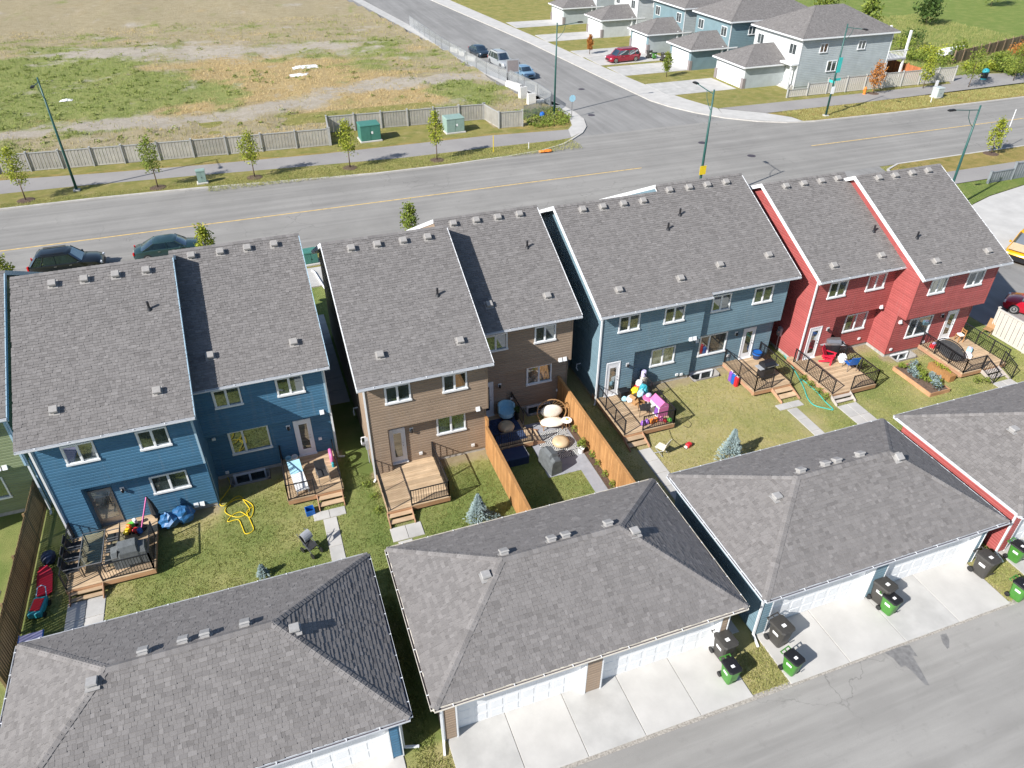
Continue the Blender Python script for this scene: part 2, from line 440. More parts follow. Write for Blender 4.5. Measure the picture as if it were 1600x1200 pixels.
def lawn_masks(x, y):
    for (a, va), (b, vb) in zip(LOTD, LOTD[1:]):
        if a <= x <= b: dry = va + (vb - va) * (x - a) / (b - a); break
    else: dry = .4
    n = mn.fractal(Vector((x * .35, y * .35, 2.2)), 1, 2, 4); n2 = mn.fractal(Vector((x * .9, y * .9, 7.2)), 1, 2, 3); bare = max(0, n2 * .5 - .12)
    for a, b, yf in FAC:
        if a - .2 < x < b + .2 and y < yf + .3: bare = max(bare, 1.0 - (yf - y) / 1.1); dry = max(dry, .95 - (yf - y) / 3.0)
    if 11 < y < 13.6: dry = max(dry, .7); bare = max(bare, .3)
    for w in ((.3, 20), (3.3, 20), (16.3, 20), (25.6, 20)): bare = max(bare, .55 - abs(x - w[0]) * .55 if y < 26 else 0)
    if abs(x - 1.9) < 1 and y > 27: dry *= .8
    return dry + n * .35, bare


LX = sorted({round(-14 + .35 * i, 3) for i in range(164)} | {w for h in WELLS for w in h[:2]} | {-60.0, -40.0, -25.0, 43.1}); LX = [x for x in LX if x <= 43.1]
LY = sorted({round(11.35 + .35 * i, 3) for i in range(58)} | {w for h in WELLS for w in h[2:]} | {36.0, 42.0, 48.4})
mb = MB(); ld = []; li = {}
for j, y in enumerate(LY):
    for i, x in enumerate(LX): li[i, j] = len(mb.v); mb.v.append((x, y, 0)); ld.append(lawn_masks(x, y))
for j in range(len(LY) - 1):
    for i in range(len(LX) - 1):
        cx, cy = (LX[i] + LX[i + 1]) / 2, (LY[j] + LY[j + 1]) / 2
        if any(h[0] < cx < h[1] and h[2] < cy < h[3] for h in WELLS): continue
        mb.f.append([li[i, j], li[i + 1, j], li[i + 1, j + 1], li[i, j + 1]]); mb.m.append(0); mb.t.append(0)
lo_ = struct(mb.build('lawn', 'lawn'))
for k, nm in enumerate(('dry', 'bare')): at = lo_.data.attributes.new(nm, 'FLOAT', 'POINT'); at.data.foreach_set('value', [q[k] for q in ld])
# back lane
alley = sheet('alley', [(-300, -80), (300, -80), (300, 11.3), (-300, 11.3)], .004, 'asphalt_alley')
plain('wet', (.19, .185, .18), .5, .25, 5)
for k, pts in enumerate(([(1382, 1020), (1400, 1011), (1421, 1008), (1434, 1026), (1425, 1024), (1436, 1042), (1452, 1071), (1445, 1070), (1424, 1048), (1414, 1040), (1408, 1043), (1396, 1029)],
                         [(1469, 992), (1478, 990), (1483, 999), (1483, 1012), (1480, 1014), (1473, 1005)])):
    sheet('damp_stain', [tuple(G(*p)[:2]) for p in pts], .008, 'wet', alley)
sheet('verge_dirt', [(-60, 11.22), (60, 11.22), (60, 11.42), (-60, 11.42)], .01, 'gravel')


def slabs(name, x0, x1, y0, y1, nx, ny, zt, mats=('concrete', 'concrete_b'), gap=.012):
    b = struct(MB().box(x0, x1, y0, y1, -.025, zt - .025).build(name, 'gravel'))
    for i in range(nx):
        for j in range(ny):
            a0, a1 = x0 + (x1 - x0) * i / nx + gap, x0 + (x1 - x0) * (i + 1) / nx - gap
            b0, b1 = y0 + (y1 - y0) * j / ny + gap, y0 + (y1 - y0) * (j + 1) / ny - gap
            MB().bev(a0, a1, b0, b1, -.02, zt + RND.uniform(-.004, .004), .008).build('concrete_slab', mats[RND.randrange(2)], b)
    return b


slabs('driveway', -10.4, 1.0, 11.3, 13.86, 4, 1, .04)
slabs('driveway', 2.55, 13.5, 11.35, 13.86, 5, 1, .04)
slabs('driveway', 15.1, 25.85, 11.3, 13.86, 4, 1, .04)
slabs('driveway', 27.65, 38.5, 11.3, 13.86, 4, 1, .04)
# garden walks
for a in ((.0, .62, 20.2, 25.55, 1, 6), (-.4, 1.08, 25.57, 26.12, 2, 1), (2.75, 4.2, 23.1, 23.95, 2, 1), (2.95, 3.6, 20.2, 23.05, 1, 3), (15.9, 16.65, 20.3, 25.0, 1, 5), (14.1, 14.6, 13.9, 25.0, 1, 9), (24.9, 26.5, 25.35, 25.85, 2, 1), (25.3, 25.95, 20.3, 25.3, 1, 5),
          (28.1, 29.4, 20.5, 24.6, 2, 4), (38.1, 39.5, 20.4, 23.4, 2, 3), (-10.5, -9.05, 20.3, 24.3, 2, 4), (-14.4, -13.2, 19, 26, 1, 6)):
    slabs('garden_walk', *a, .03)
slabs('side_walk_between', 1.62, 2.72, 34.2, 44.4, 1, 8, .03, ('concrete_b', 'concrete_b')).name = 'passage_walk'

# main road, cross street, kerbs
road = sheet('road', [(-700, 55.0), (700, 55.0), (700, 73.5), (-700, 73.5)], 0, 'asphalt_road')
sheet('cross_street', [(33.5, 73.5), (56, 73.5), (52, 84), (49, 100), (44, 160), (30, 420), (-10, 420), (26, 160), (33, 100)], 0, 'asphalt_side')
for a, b in ((-300, 36.0), (56.0, 300)): sheet('centre_line', [(a, 62.42), (b, 62.42), (b, 62.56), (a, 62.56)], .004, 'line_yellow', road)
CUT = [(-700, 73.2), (-60, 72.2), (-20.8, 71.5), (-13, 71.45), (-4.6, 71.0), (6, 69.85), (11.4, 69.35), (18.7, 69.35), (24.7, 69.75), (28.6, 70.25), (31.7, 71.5), (33.4, 72.9), (35.1, 74.4), (36.4, 76.3), (37.3, 79), (37.5, 82), (37.2, 85.2), (35.7, 93), (34.6, 105), (33.1, 125), (29, 170), (5, 420)]
CUTE = [(26, 420), (42, 170), (46.4, 120.4), (47.4, 99.6), (48.3, 83.5), (49.2, 80.3), (50.8, 77), (52.9, 74), (55.7, 71.6), (58.6, 70.1), (62, 69.4), (73, 69.05), (93, 69.2), (700, 69.2)]
strip('kerb', CUT, 0, .22, -.02, .11, 'kerb')
strip('kerb', CUTE, 0, .22, -.02, .11, 'kerb')
sheet('boulevard', [(x, y) for x, y in offs(CUT, .2)[:15]] + [(36, 84), (30, 92), (-700, 92)], .1, 'boulevard')
PN = [(-300, 81), (-22, 79.2), (-13.5, 78.2), (-4.5, 77.4), (7, 76.75), (14, 76.8), (25, 76.8), (34, 75.9), (35.3, 75.2)]
PS = [(-300, 78), (-21.5, 75.4), (-15.5, 75.25), (-4.6, 74.45), (6.5, 73.45), (15, 72.85), (23.7, 73.0), (31.2, 72.85), (33.0, 73.1)]
sheet('path', PS + PN[::-1], .106, 'asphalt_path')
sheet('dry_verge', [(x, y) for x, y in PN[:-1]] + [(x, y + .45 + .25 * math.sin(x * 1.3)) for x, y in [(PN[i][0] + (PN[i + 1][0] - PN[i][0]) * k / 8, PN[i][1] + (PN[i + 1][1] - PN[i][1]) * k / 8) for i in range(1, len(PN) - 2) for k in range(8)]][::-1], .103, 'verge')
sheet('pavement', [(33.2, 73.2)] + offs(CUT, .2)[12:18] + [(34.6, 88), (35.8, 84), (35.9, 80), (35.0, 77.2), (34.0, 75.9)], .112, 'concrete')
sheet('pavement', offs(CUT, .2)[16:] + [(3, 420), (27, 170), (31.4, 125), (32.9, 105), (34.0, 93), (35.0, 86)], .112, 'concrete_b')
# north-east block
E2 = [(26.3, 420), (45.5, 170), (49.3, 120), (50.5, 99.6), (51.6, 88), (52.8, 82.3), (54.2, 77.6)]
sheet('pavement', offs(CUTE, .2)[:8] + [(54.2, 77.6)] + E2[::-1][1:], .112, 'concrete')
sheet('corner_pavement', [(53.0, 74.2), (55.8, 71.85), (58.6, 70.35), (60.6, 69.75), (60.3, 71.6), (58.4, 74), (54.3, 77.5)], .113, 'concrete')
sheet('boulevard', [(60.7, 69.75), (62, 69.6), (73, 69.25), (93, 69.4), (700, 69.4), (700, 74.2), (58.6, 73.9), (60.4, 71.6)], .1, 'verge')
sheet('path', [(54.4, 77.6), (58.5, 74), (73, 73.9), (101, 74.6), (160, 75), (160, 79), (105, 78.5), (96.5, 80.6), (92, 80.4), (90, 77.4), (76, 77.4), (61, 77.5)], .106, 'asphalt_path')
sheet('yard', E2 + [(61, 77.55), (90.5, 77.45), (92, 80.5), (96.5, 80.7), (160, 79.1), (300, 79), (300, 420)], .08, 'boulevard')
sheet('meadow', [(84, 80.8), (96.5, 80.9), (160, 79.4), (300, 79.4), (300, 420), (84, 420)], .09, 'lawn_green')
# south side of the road
strip('kerb', [(-700, 54.9), (41, 54.9), (43, 54.2), (43.8, 52)], -.2, .02, -.02, .11, 'kerb')
strip('kerb', [(57.2, 52.2), (58.2, 54.0), (60.3, 54.95), (700, 54.9)], -.2, .02, -.02, .11, 'kerb')
sheet('boulevard', [(-300, 51.4), (43.5, 51.4), (43.5, 52.2), (42.7, 54.1), (41, 54.72), (-300, 54.72)], .1, 'boulevard')
sheet('boulevard', [(57.4, 51.4), (300, 51.4), (300, 54.72), (60.4, 54.75), (58.4, 53.8), (57.5, 52.2)], .1, 'verge')
slabs('pavement', -40, 43.5, 48.4, 51.4, 40, 1, .1)
sheet('path', [(57.4, 48.7), (300, 48.7), (300, 51.4), (57.4, 51.4)], .1, 'asphalt_path')
sheet('verge', [(57.4, 48.7), (56.6, 43.2), (58.95, 44.5), (62, 45.5), (67.2, 46.5), (76, 47.3), (300, 48), (300, 48.7)], .05, 'lawn_green')
sheet('lane', [(43.1, 11.3), (300, 11.3), (300, 36), (43.1, 36)], .002, 'asphalt_side')
sheet('lane', [(43.5, 47), (57.4, 48.7), (57.4, 52.2), (58.2, 55), (43, 55), (43.5, 52)], .002, 'asphalt_side')
apron = sheet('concrete_apron', [(43.3, 36), (300, 36), (300, 48), (76, 47.25), (67.2, 46.45), (62, 45.45), (58.95, 44.45), (56.6, 43.1), (57.4, 48.7), (43.5, 47)], .012, 'concrete')
# manholes on the road
for k, (x, y) in enumerate(((45.7, 67.2), (48.2, 61.9), (38.9, 80.4), (42.6, 91.5))):
    mb = MB().lathe([(.42, 0), (.42, .012), (.36, .012)], 18, (x, y, 0)); mb.build('manhole_cover', 'gutter_dark', road)

# ------------------------------------------------------------------ vacant field
def seg_d(p, pts):
    best = 1e9
    for a, b in zip(pts, pts[1:]):
        ax, ay = a; bx, by = b; dx, dy = bx - ax, by - ay; t = max(0, min(1, ((p[0] - ax) * dx + (p[1] - ay) * dy) / (dx * dx + dy * dy)))
        best = min(best, math.hypot(p[0] - ax - t * dx, p[1] - ay - t * dy))
    return best


TRACK = [tuple(G(*p)[:2]) for p in ((-60, 228), (40, 214), (160, 198), (330, 188), (470, 163), (560, 141), (700, 124), (800, 121))]
FARD = [tuple(G(*p)[:2]) for p in ((120, 88), (250, 84), (400, 82), (520, 74))]
GREEN = [((60, 165), 11, 1.1), ((170, 150), 12, 1), ((20, 120), 12, .9), ((110, 100), 12, .9), ((270, 150), 5, .7), ((760, 146), 5, 1.2), ((700, 142), 4, .8), ((330, 150), 5, .7), ((620, 95), 9, .6), ((0, 190), 6, .6), ((460, 78), 10, .7)]
GREEN = [(*G(*p)[:2], r, s) for p, r, s in GREEN]
DRY = [((420, 130), 11, 1.1), ((330, 165), 5, .8), ((560, 150), 5, .8), ((540, 115), 10, .9), ((40, 200), 4, .7), ((380, 105), 9, .8), ((600, 155), 4, 1), ((660, 160), 4, .8), ((260, 185), 3, .6), ((100, 195), 3, .5)]
DRY = [(*G(*p)[:2], r, s) for p, r, s in DRY]


def field_masks(x, y):
    n = mn.fractal(Vector((x * .11, y * .16, 3.1)), 1, 2, 4); n2 = mn.fractal(Vector((x * .5, y * .5, 9.1)), 1, 2, 3)
    d = max(0, 1.15 - seg_d((x, y), TRACK) / 3.6) + max(0, 1 - seg_d((x, y), FARD) / 9) + max(0, n * .9 - .15)
    g = sum(s * math.exp(-((x - a) ** 2 + ((y - b) * .8) ** 2) / (r * r)) for a, b, r, s in GREEN) + n * .75 - .08
    dr = sum(s * math.exp(-((x - a) ** 2 + ((y - b) * .8) ** 2) / (r * r)) for a, b, r, s in DRY) - n * .6 - .05
    n3 = mn.fractal(Vector((x * .23, y * .33, 5.7)), 1, 2, 4)
    return d * .85 + n2 * .3 + n3 * .45, g * .85 + n2 * .45 - n3 * .5, dr * .85 + n2 * .4 + n3 * .5


def fz(x, y):
    e = min(1, max(0, (y - 81) / 8))
    return .125 + e * (.35 * mn.fractal(Vector((x * .07, y * .07, 0)), 1, 2, 3) + .12 * mn.noise(Vector((x * .45, y * .45, 4))) + .15)


FB = [(-700, 83.4), (-22.5, 81.3), (8.3, 79.3), (8.9, 85.6), (26.4, 83.2), (26.8, 79.0), (32, 79.5), (34.6, 80.2), (35.2, 83), (34, 89), (33.4, 93), (32.6, 105), (31, 125), (26, 170), (2, 420)]


def inside(x, y, poly=None):
    poly = FB + [(-700, 420)] if poly is None else poly
    c = False; j = len(poly) - 1
    for i in range(len(poly)):
        a, b = poly[i], poly[j]
        if (a[1] > y) != (b[1] > y) and x < (b[0] - a[0]) * (y - a[1]) / (b[1] - a[1]) + a[0]: c = not c
        j = i
    return c


mb = MB(); idx = {}; fd = []
xs = [-160 + 5 * i for i in range(20)] + [-60 + .8 * i for i in range(122)]; ys = [79.2 + .7 * i for i in range(110)] + [156.5 + 6 * i for i in range(22)]
for j, y in enumerate(ys):
    for i, x in enumerate(xs):
        idx[i, j] = len(mb.v); mb.v.append((x, y, fz(x, y))); fd.append(field_masks(x, y))
for j in range(len(ys) - 1):
    for i in range(len(xs) - 1):
        if inside((xs[i] + xs[i + 1]) / 2, (ys[j] + ys[j + 1]) / 2):
            mb.f.append([idx[i, j], idx[i + 1, j], idx[i + 1, j + 1], idx[i, j + 1]]); mb.m.append(0); mb.t.append(0)
m, N, L, B = newmat('field'); p = wpos(N, L)
def _at(nm):
    a = N.new('ShaderNodeAttribute'); a.attribute_name = nm
    r = N.new('ShaderNodeMath'); r.operation = 'ADD'; L.new(a.outputs['Fac'], r.inputs[0])
    n = N.new('ShaderNodeMath'); n.operation = 'MULTIPLY_ADD'; L.new(noise(N, L, 1.1, 6, .7, p, 0, 1), n.inputs[0]); n.inputs[1].default_value = 1.3; n.inputs[2].default_value = -.65
    L.new(n.outputs[0], r.inputs[1]); q = N.new('ShaderNodeMapRange'); q.inputs[1].default_value = .3; q.inputs[2].default_value = .75; L.new(r.outputs[0], q.inputs[0]); return q.outputs[0]
c = mix(N, L, noise(N, L, .7, 5, .7, p), (.36, .3, .18), (.47, .4, .27))
c = mix(N, L, _at('dry'), c, mix(N, L, noise(N, L, 2.2, 4, .7, p), (.46, .32, .15), (.52, .41, .22)))
c = mix(N, L, _at('green'), c, mix(N, L, noise(N, L, 1.6, 4, .7, p), (.21, .27, .075), (.34, .35, .125)))
c = mix(N, L, _at('dirt'), c, mix(N, L, noise(N, L, 1.3, 5, .7, p), (.42, .37, .3), (.56, .5, .43)))
f = noise(N, L, 7, 4, .75, p, .25, .75); c = mix(N, L, mul(N, L, f, .38), c, (.17, .15, .09))
L.new(c, B.inputs['Base Color']); B.inputs['Roughness'].default_value = 1; B.inputs['Specular IOR Level'].default_value = .05; bump(N, L, B, f, .9, .12)
fo = struct(mb.build('field', 'field', smooth=True))
for k, nm in enumerate(('dirt', 'green', 'dry')):
    at = fo.data.attributes.new(nm, 'FLOAT', 'POINT'); at.data.foreach_set('value', [q[k] for q in fd])


# ------------------------------------------------------------------ grass blades and weeds
def blades(mb, x, y, z, n, h, spread, tone, w=.022):
    for _ in range(n):
        a = RND.uniform(0, 6.28); px, py = x + RND.gauss(0, spread), y + RND.gauss(0, spread); hh = h * RND.uniform(.6, 1.3)
        lx, ly = RND.gauss(0, .45) * hh, RND.gauss(0, .45) * hh; dx, dy = math.cos(a) * w, math.sin(a) * w
        mb.add([(px - dx, py - dy, z), (px + dx, py + dy, z), (px + lx, py + ly, z + hh)], [(0, 1, 2)], 0, min(1, max(0, tone + RND.gauss(0, .16))))


BLOCK = []          # filled with footprints (x0,x1,y0,y1) where no grass grows


def grow(name, rects, dens, h, tone_fn, z=0.0, mat='blade', spread=.05, n=4, ok=None):
    mb = MB()
    for x0, x1, y0, y1 in rects:
        for _ in range(int((x1 - x0) * (y1 - y0) * dens)):
            x, y = RND.uniform(x0, x1), RND.uniform(y0, y1)
            if any(b[0] < x < b[1] and b[2] < y < b[3] for b in BLOCK) or (ok and not ok(x, y)): continue
            if name == 'lawn_grass' and lawn_masks(x, y)[1] > .45 and RND.random() < .85: continue
            blades(mb, x, y, z(x, y) if callable(z) else z, n, h, spread, tone_fn(x, y))
    return stuff(mb.build(name, mat, tone=True))
# ------------------------------------------------------------------ shingles
TONES = (.14, .32, .44, .54, .66, .82); TW = (.8, 3, 5, 5, 2.2, .6)
CAMP = Vector((0, 0, CH))
_tabmesh = []
for t_ in TONES:
    b_ = MB().add([(-.5, 0, 0), (.5, 0, 0), (.5, 1, -.1), (-.5, 1, -.1), (-.5, 0, 1), (.5, 0, 1), (.5, 1, .15), (-.5, 1, .15)],
                  [(4, 5, 6, 7), (0, 1, 5, 4), (1, 2, 6, 5), (3, 0, 4, 7)], 0, t_)
    me_ = bpy.data.meshes.new('shingle'); me_.from_pydata(b_.v, [], b_.f); me_.materials.append(_M['shingle'])
    a_ = me_.attributes.new('tone', 'FLOAT', 'FACE'); a_.data.foreach_set('value', b_.t); _tabmesh.append(me_)


class Tabs:
    """lays laminated shingles over roof slopes; the nearest 290 become objects, the rest one mesh per roof"""
    def __init__(s): s.e = []

    def slope(s, roof, O, U, S, Ls, lo, hi, seen=True, expo=.143):
        O, U, S = Vector(O), Vector(U).normalized(), Vector(S).normalized(); Nn = U.cross(S)
        n = int(Ls / expo) + 1
        for i in range(n):
            s0 = i * expo - .012
            if s0 > Ls - .05: break
            a, b = lo(max(0, s0 + .05)), hi(max(0, s0 + .05)); u = a - RND.uniform(0, .2)
            while u < b:
                w = RND.choice((.11, .14, .17, .2, .23, .27, .13)); u0, u1 = max(a, u), min(b, u + w); u += w
                if u1 - u0 < .04: continue
                drop = RND.choice((0, 0, 0, .012, .03))
                ln = min(expo + .03, Ls - s0); k = RND.choices(range(6), TW)[0]
                s.e.append((roof, O + U * ((u0 + u1) / 2) + S * (s0 + drop) + Nn * .006, U, S, Nn, u1 - u0 - .005, ln - drop, .017 + .006 * (k % 3), k, seen))
        return s

    def emit(s, limit=290):
        seen = sorted([q for q in s.e if q[9]], key=lambda q: (q[1] - CAMP).length)
        rest = seen[limit:] + [q for q in s.e if not q[9]]
        for roof, c, U, S, Nn, w, ln, h, k, _ in seen[:limit]:
            o = link('shingle', _tabmesh[k], roof)
            M4 = Matrix((U, S, Nn)).transposed().to_4x4(); M4.translation = c - wloc(roof)
            o.matrix_basis = M4 @ Matrix.Diagonal((w, ln, h, 1))
        mbs = {}
        for roof, c, U, S, Nn, w, ln, h, k, _ in rest:
            mb = mbs.setdefault(roof.name, (roof, MB()))[1]
            a, b = c - U * (w / 2), c + U * (w / 2); e = S * ln
            mb.add([a, b, b + e - Nn * h * .1, a + e - Nn * h * .1, a + Nn * h, b + Nn * h, b + e + Nn * h * .15, a + e + Nn * h * .15],
                   [(4, 5, 6, 7), (0, 1, 5, 4), (1, 2, 6, 5), (3, 0, 4, 7)], 0, TONES[k])
        for roof, mb in mbs.values(): stuff(mb.build('shingle_field', 'shingle', roof, tone=True))


_caps = {}


def caps(roof, p0, p1, drop, hw=.15, ln=.19):
    p0, p1 = Vector(p0), Vector(p1); d = p1 - p0; L_ = d.length; x = d / L_; y = Vector((0, 0, 1)).cross(x).normalized(); z = x.cross(y)
    n = int(L_ / ln)
    for i in range(n):
        t_ = RND.choice((.3, .45, .55, .6, .7, .85)); key = (round(drop, 3), t_)
        if key not in _caps:
            b_ = MB(); l2 = ln * 1.25
            b_.add([(0, -hw, -drop), (0, 0, 0), (0, hw, -drop), (l2, -hw, -drop - .018), (l2, 0, -.018), (l2, hw, -drop - .018), (0, -hw, -drop - .014), (0, 0, -.014), (0, hw, -drop - .014)],
                   [(0, 3, 4, 1), (1, 4, 5, 2), (0, 1, 7, 6), (1, 2, 8, 7)], 0, t_)
            me_ = bpy.data.meshes.new('ridge_cap'); me_.from_pydata(b_.v, [], b_.f); me_.materials.append(_M['shingle'])
            a_ = me_.attributes.new('tone', 'FLOAT', 'FACE'); a_.data.foreach_set('value', b_.t); _caps[key] = me_
        o = link('ridge_cap', _caps[key], roof); M4 = Matrix((x, y, z)).transposed().to_4x4()
        M4.translation = p0 + x * (i * L_ / n) + z * .05 - wloc(roof); o.matrix_basis = M4


def vent(roof, x, y, z, sl, mat='vent_light'):
    """square metal roof vent sitting on a slope; sl = slope dz/dy"""
    a = math.atan(sl); M3 = Matrix.Rotation(a, 3, 'X'); mb = MB()
    mb.obox((x, y, z + .024), (.42, .46, .02), M3)
    mb.obox(Vector((x, y, z)) + M3 @ Vector((0, .01, .09)), (.27, .26, .16), M3)
    c = Vector((x, y, z)) + M3 @ Vector((0, .0, .165)); s = [M3 @ Vector((i * .17, j * .165, 0)) for i, j in ((-1, -1), (1, -1), (1, 1), (-1, 1))]
    mb.loft([[c + q for q in s], [c + q * .88 + M3 @ Vector((0, 0, .06)) for q in s]])
    mb.build('roof_vent', mat, roof)


def stack(roof, x, y, z):
    mb = MB().lathe([(.13, 0), (.07, .12), (.055, .13), (.055, .42), (.05, .43)], 10, (x, y, z - .02)); mb.build('plumbing_stack', 'black_metal', roof)


# ------------------------------------------------------------------ siding, windows, doors
def boards(wall, face, plane, z0, z1, spans, mat, merged=False, expo=.15):
    """lapped boards. face: 'S' (looks to -Y), 'W' (-X), 'E' (+X). spans(z) -> [(u0,u1)]"""
    sg = -1 if face in 'SW' else 1
    def P(u, d, z): return (u, plane - d, z) if face == 'S' else (plane + sg * d, u, z)
    allb = MB(); n = int(round((z1 - z0) / expo)); e = (z1 - z0) / n
    for i in range(n):
        a = z0 + i * e; mb = allb if merged else MB()
        for u0, u1 in spans(a + e / 2):
            if u1 - u0 < .03: continue
            if not merged: mb = MB()
            if u1 - u0 > 4.2 and not merged: cut = u0 + (u1 - u0) * RND.uniform(.3, .7); brd(mb, P, u0, cut - .003, a, e); mb.build('siding_board', mat, wall); mb = MB(); u0 = cut + .003
            h = a + e * .7; mb.add([P(u0, .004, a + e + .004), P(u1, .004, a + e + .004), P(u1, .034, h), P(u0, .034, h), P(u1, .034, a), P(u0, .034, a), P(u0, 0, a), P(u1, 0, a)], [(0, 3, 2, 1), (3, 5, 4, 2), (5, 6, 7, 4), (0, 6, 5, 3), (1, 2, 4, 7)])
            if not merged: mb.build('siding_board', mat, wall)
    if merged and allb.f: stuff(allb.build('siding', mat, wall))


def brd(mb, P, u0, u1, a, e):
    h = a + e * .7; mb.add([P(u0, .004, a + e + .004), P(u1, .004, a + e + .004), P(u1, .034, h), P(u0, .034, h), P(u1, .034, a), P(u0, .034, a), P(u0, 0, a), P(u1, 0, a)], [(0, 3, 2, 1), (3, 5, 4, 2), (5, 6, 7, 4), (0, 6, 5, 3), (1, 2, 4, 7)])


def minus(u0, u1, holes, z, m=.0):
    out = [(u0, u1)]
    for a, b, c, d in holes:
        if c - m < z < d + m:
            out = [q for p in out for q in ((p[0], min(p[1], a)), (max(p[0], b), p[1])) if q[1] > q[0]]
    return out


def window(par, x0, x1, z0, z1, y, mat='glass', frame='trim_white', low=False):
    t = .07; f = MB()
    f.box(x0, x0 + t, y - .055, y + .04, z0, z1).box(x1 - t, x1, y - .055, y + .04, z0, z1).box(x0 + t, x1 - t, y - .055, y + .04, z1 - t, z1)
    f.box(x0 - .03, x1 + .03, y - .085, y + .04, z0 - .05, z0 + t * .6)
    cx = x0 + (x1 - x0) * (.5 if x1 - x0 < 1.7 or low else .36)
    f.box(cx - .035, cx + .035, y - .05, y + .04, z0 + t * .6, z1 - t)
    w = f.build('window', frame, par)
    for a, b, d in ((x0 + t, cx - .035, -.008), (cx + .035, x1 - t, .012)):
        g = MB().box(a, b, y + d - .012, y + d, z0 + t * .6, z1 - t); g.build('pane', mat, w)
    s = MB(); b = .03; a0, a1 = x0 + t, cx - .035                       # sliding sash
    s.box(a0, a0 + b, y - .035, y - .02, z0 + t * .6, z1 - t).box(a1 - b, a1, y - .035, y - .02, z0 + t * .6, z1 - t).box(a0 + b, a1 - b, y - .035, y - .02, z0 + t * .6, z0 + t * .6 + b).box(a0 + b, a1 - b, y - .035, y - .02, z1 - t - b, z1 - t)
    s.build('sash', frame, w)
    return w


def back_door(par, x0, x1, z0, z1, y, patio=False):
    fr = 'trim_white'; f = MB()
    f.box(x0, x0 + .06, y - .05, y + .04, z0, z1).box(x1 - .06, x1, y - .05, y + .04, z0, z1).box(x0 + .06, x1 - .06, y - .05, y + .04, z1 - .07, z1).box(x0 - .03, x1 + .03, y - .12, y + .03, z0 - .07, z0 - .002)
    top = z1 - .07
    if z1 - z0 > 2.16: f.box(x0 + .06, x1 - .06, y - .04, y + .04, z0 + 2.02, z0 + 2.07)
    d = f.build('door', 'steel' if patio else fr, par)
    if top - z0 > 2.09: MB().box(x0 + .06, x1 - .06, y - .005, y + .01, z0 + 2.07, top).build('transom_pane', 'glass', d); top = z0 + 2.02
    a, b = x0 + .06, x1 - .06
    if patio:
        s = MB(); s.box(a, a + .05, y - .03, y, z0, top).box(b - .05, b, y - .03, y, z0, top).box(a + .05, b - .05, y - .03, y, top - .05, top).box(a + .05, b - .05, y - .03, y, z0, z0 + .32)
        s.build('screen_frame', 'steel', d); MB().box(a + .05, b - .05, y - .02, y - .005, z0 + .32, top - .05).build('pane', 'glass_curtain', d)
    else:
        s = MB(); g = (a + .17, b - .15, z0 + .32, top - .2)
        s.box(a, g[0], y - .03, y + .01, z0, top).box(g[1], b, y - .03, y + .01, z0, top).box(g[0], g[1], y - .03, y + .01, z0, g[2]).box(g[0], g[1], y - .03, y + .01, g[3], top)
        s.build('door_leaf', fr, d); MB().box(g[0], g[1], y - .022, y - .004, g[2], g[3]).build('pane', 'glass', d)
    h = MB().box(b - .1, b - .07, y - .09, y - .02, z0 + .98, z0 + 1.02).box(b - .1, b - .07, y - .06, y - .02, z0 + 1.15, z0 + 1.2); h.build('handle', 'steel', d)


def wall_light(par, x, z, y):
    mb = MB().box(x - .09, x + .09, y - .03, y, z - .12, z + .1); o = mb.build('wall_light', 'trim_white', par)
    MB().lathe([(.055, -.14), (.07, .02), (.02, .06)], 8, (x, y - .1, z)).build('lantern', 'black_metal', o)


def hoods(par, x, z, y, n=2):
    for i in range(n):
        mb = MB(); a = x + i * .26
        mb.add([(a, y, z), (a + .2, y, z), (a + .2, y, z + .2), (a, y, z + .2), (a, y - .12, z), (a + .2, y - .12, z), (a + .2, y - .04, z + .2), (a, y - .04, z + .2)],
               [(4, 5, 6, 7), (0, 4, 7, 3), (1, 2, 6, 5), (3, 7, 6, 2), (0, 1, 5, 4)]); mb.build('vent_hood', 'trim_white', par)


def downspout(par, x, y, ztop, zb, kick=(0, -.35), mat='trim_white'):
    mb = MB().box(x - .04, x + .04, y - .035, y + .035, zb + .12, ztop)
    mb.bar((x, y, zb + .14), (x + kick[0], y + kick[1], zb + .05), .08, .07); mb.build('downspout', mat, par)


def gutter(par, x0, x1, y, z, mat='trim_white', axis='x', side=-1, step=.62, name='gutter', th='trim_white'):
    """open trough with hanger straps; runs along x at y (or along y at x when axis='y')"""
    def b(mb, a0, a1, d0, d1, z0, z1):
        d0, d1 = sorted((side * d0, side * d1))
        return mb.box(a0, a1, y + d0, y + d1, z0, z1) if axis == 'x' else mb.box(y + d0, y + d1, a0, a1, z0, z1)
    mb = MB(); b(mb, x0, x1, 0, .02, z - .13, z); b(mb, x0, x1, .02, .09, z - .09, z - .08); b(mb, x0, x1, .09, .102, z - .09, z - .02)
    for a in (x0, x1 - .012): b(mb, a, a + .012, .02, .09, z - .08, z - .025)
    g = mb.build(name, mat, par); MB_ = MB(); b(MB_, x0 + .013, x1 - .013, .021, .089, z - .0795, z - .07); MB_.build('gutter_bed', 'gutter_dark', g)
    a = x0 + step * .6
    while a < x1 - .1:
        hb = MB(); b(hb, a - .015, a + .015, .01, .106, z - .019, z - .004); hb.build('gutter_hanger', th, g); a += step
    return g


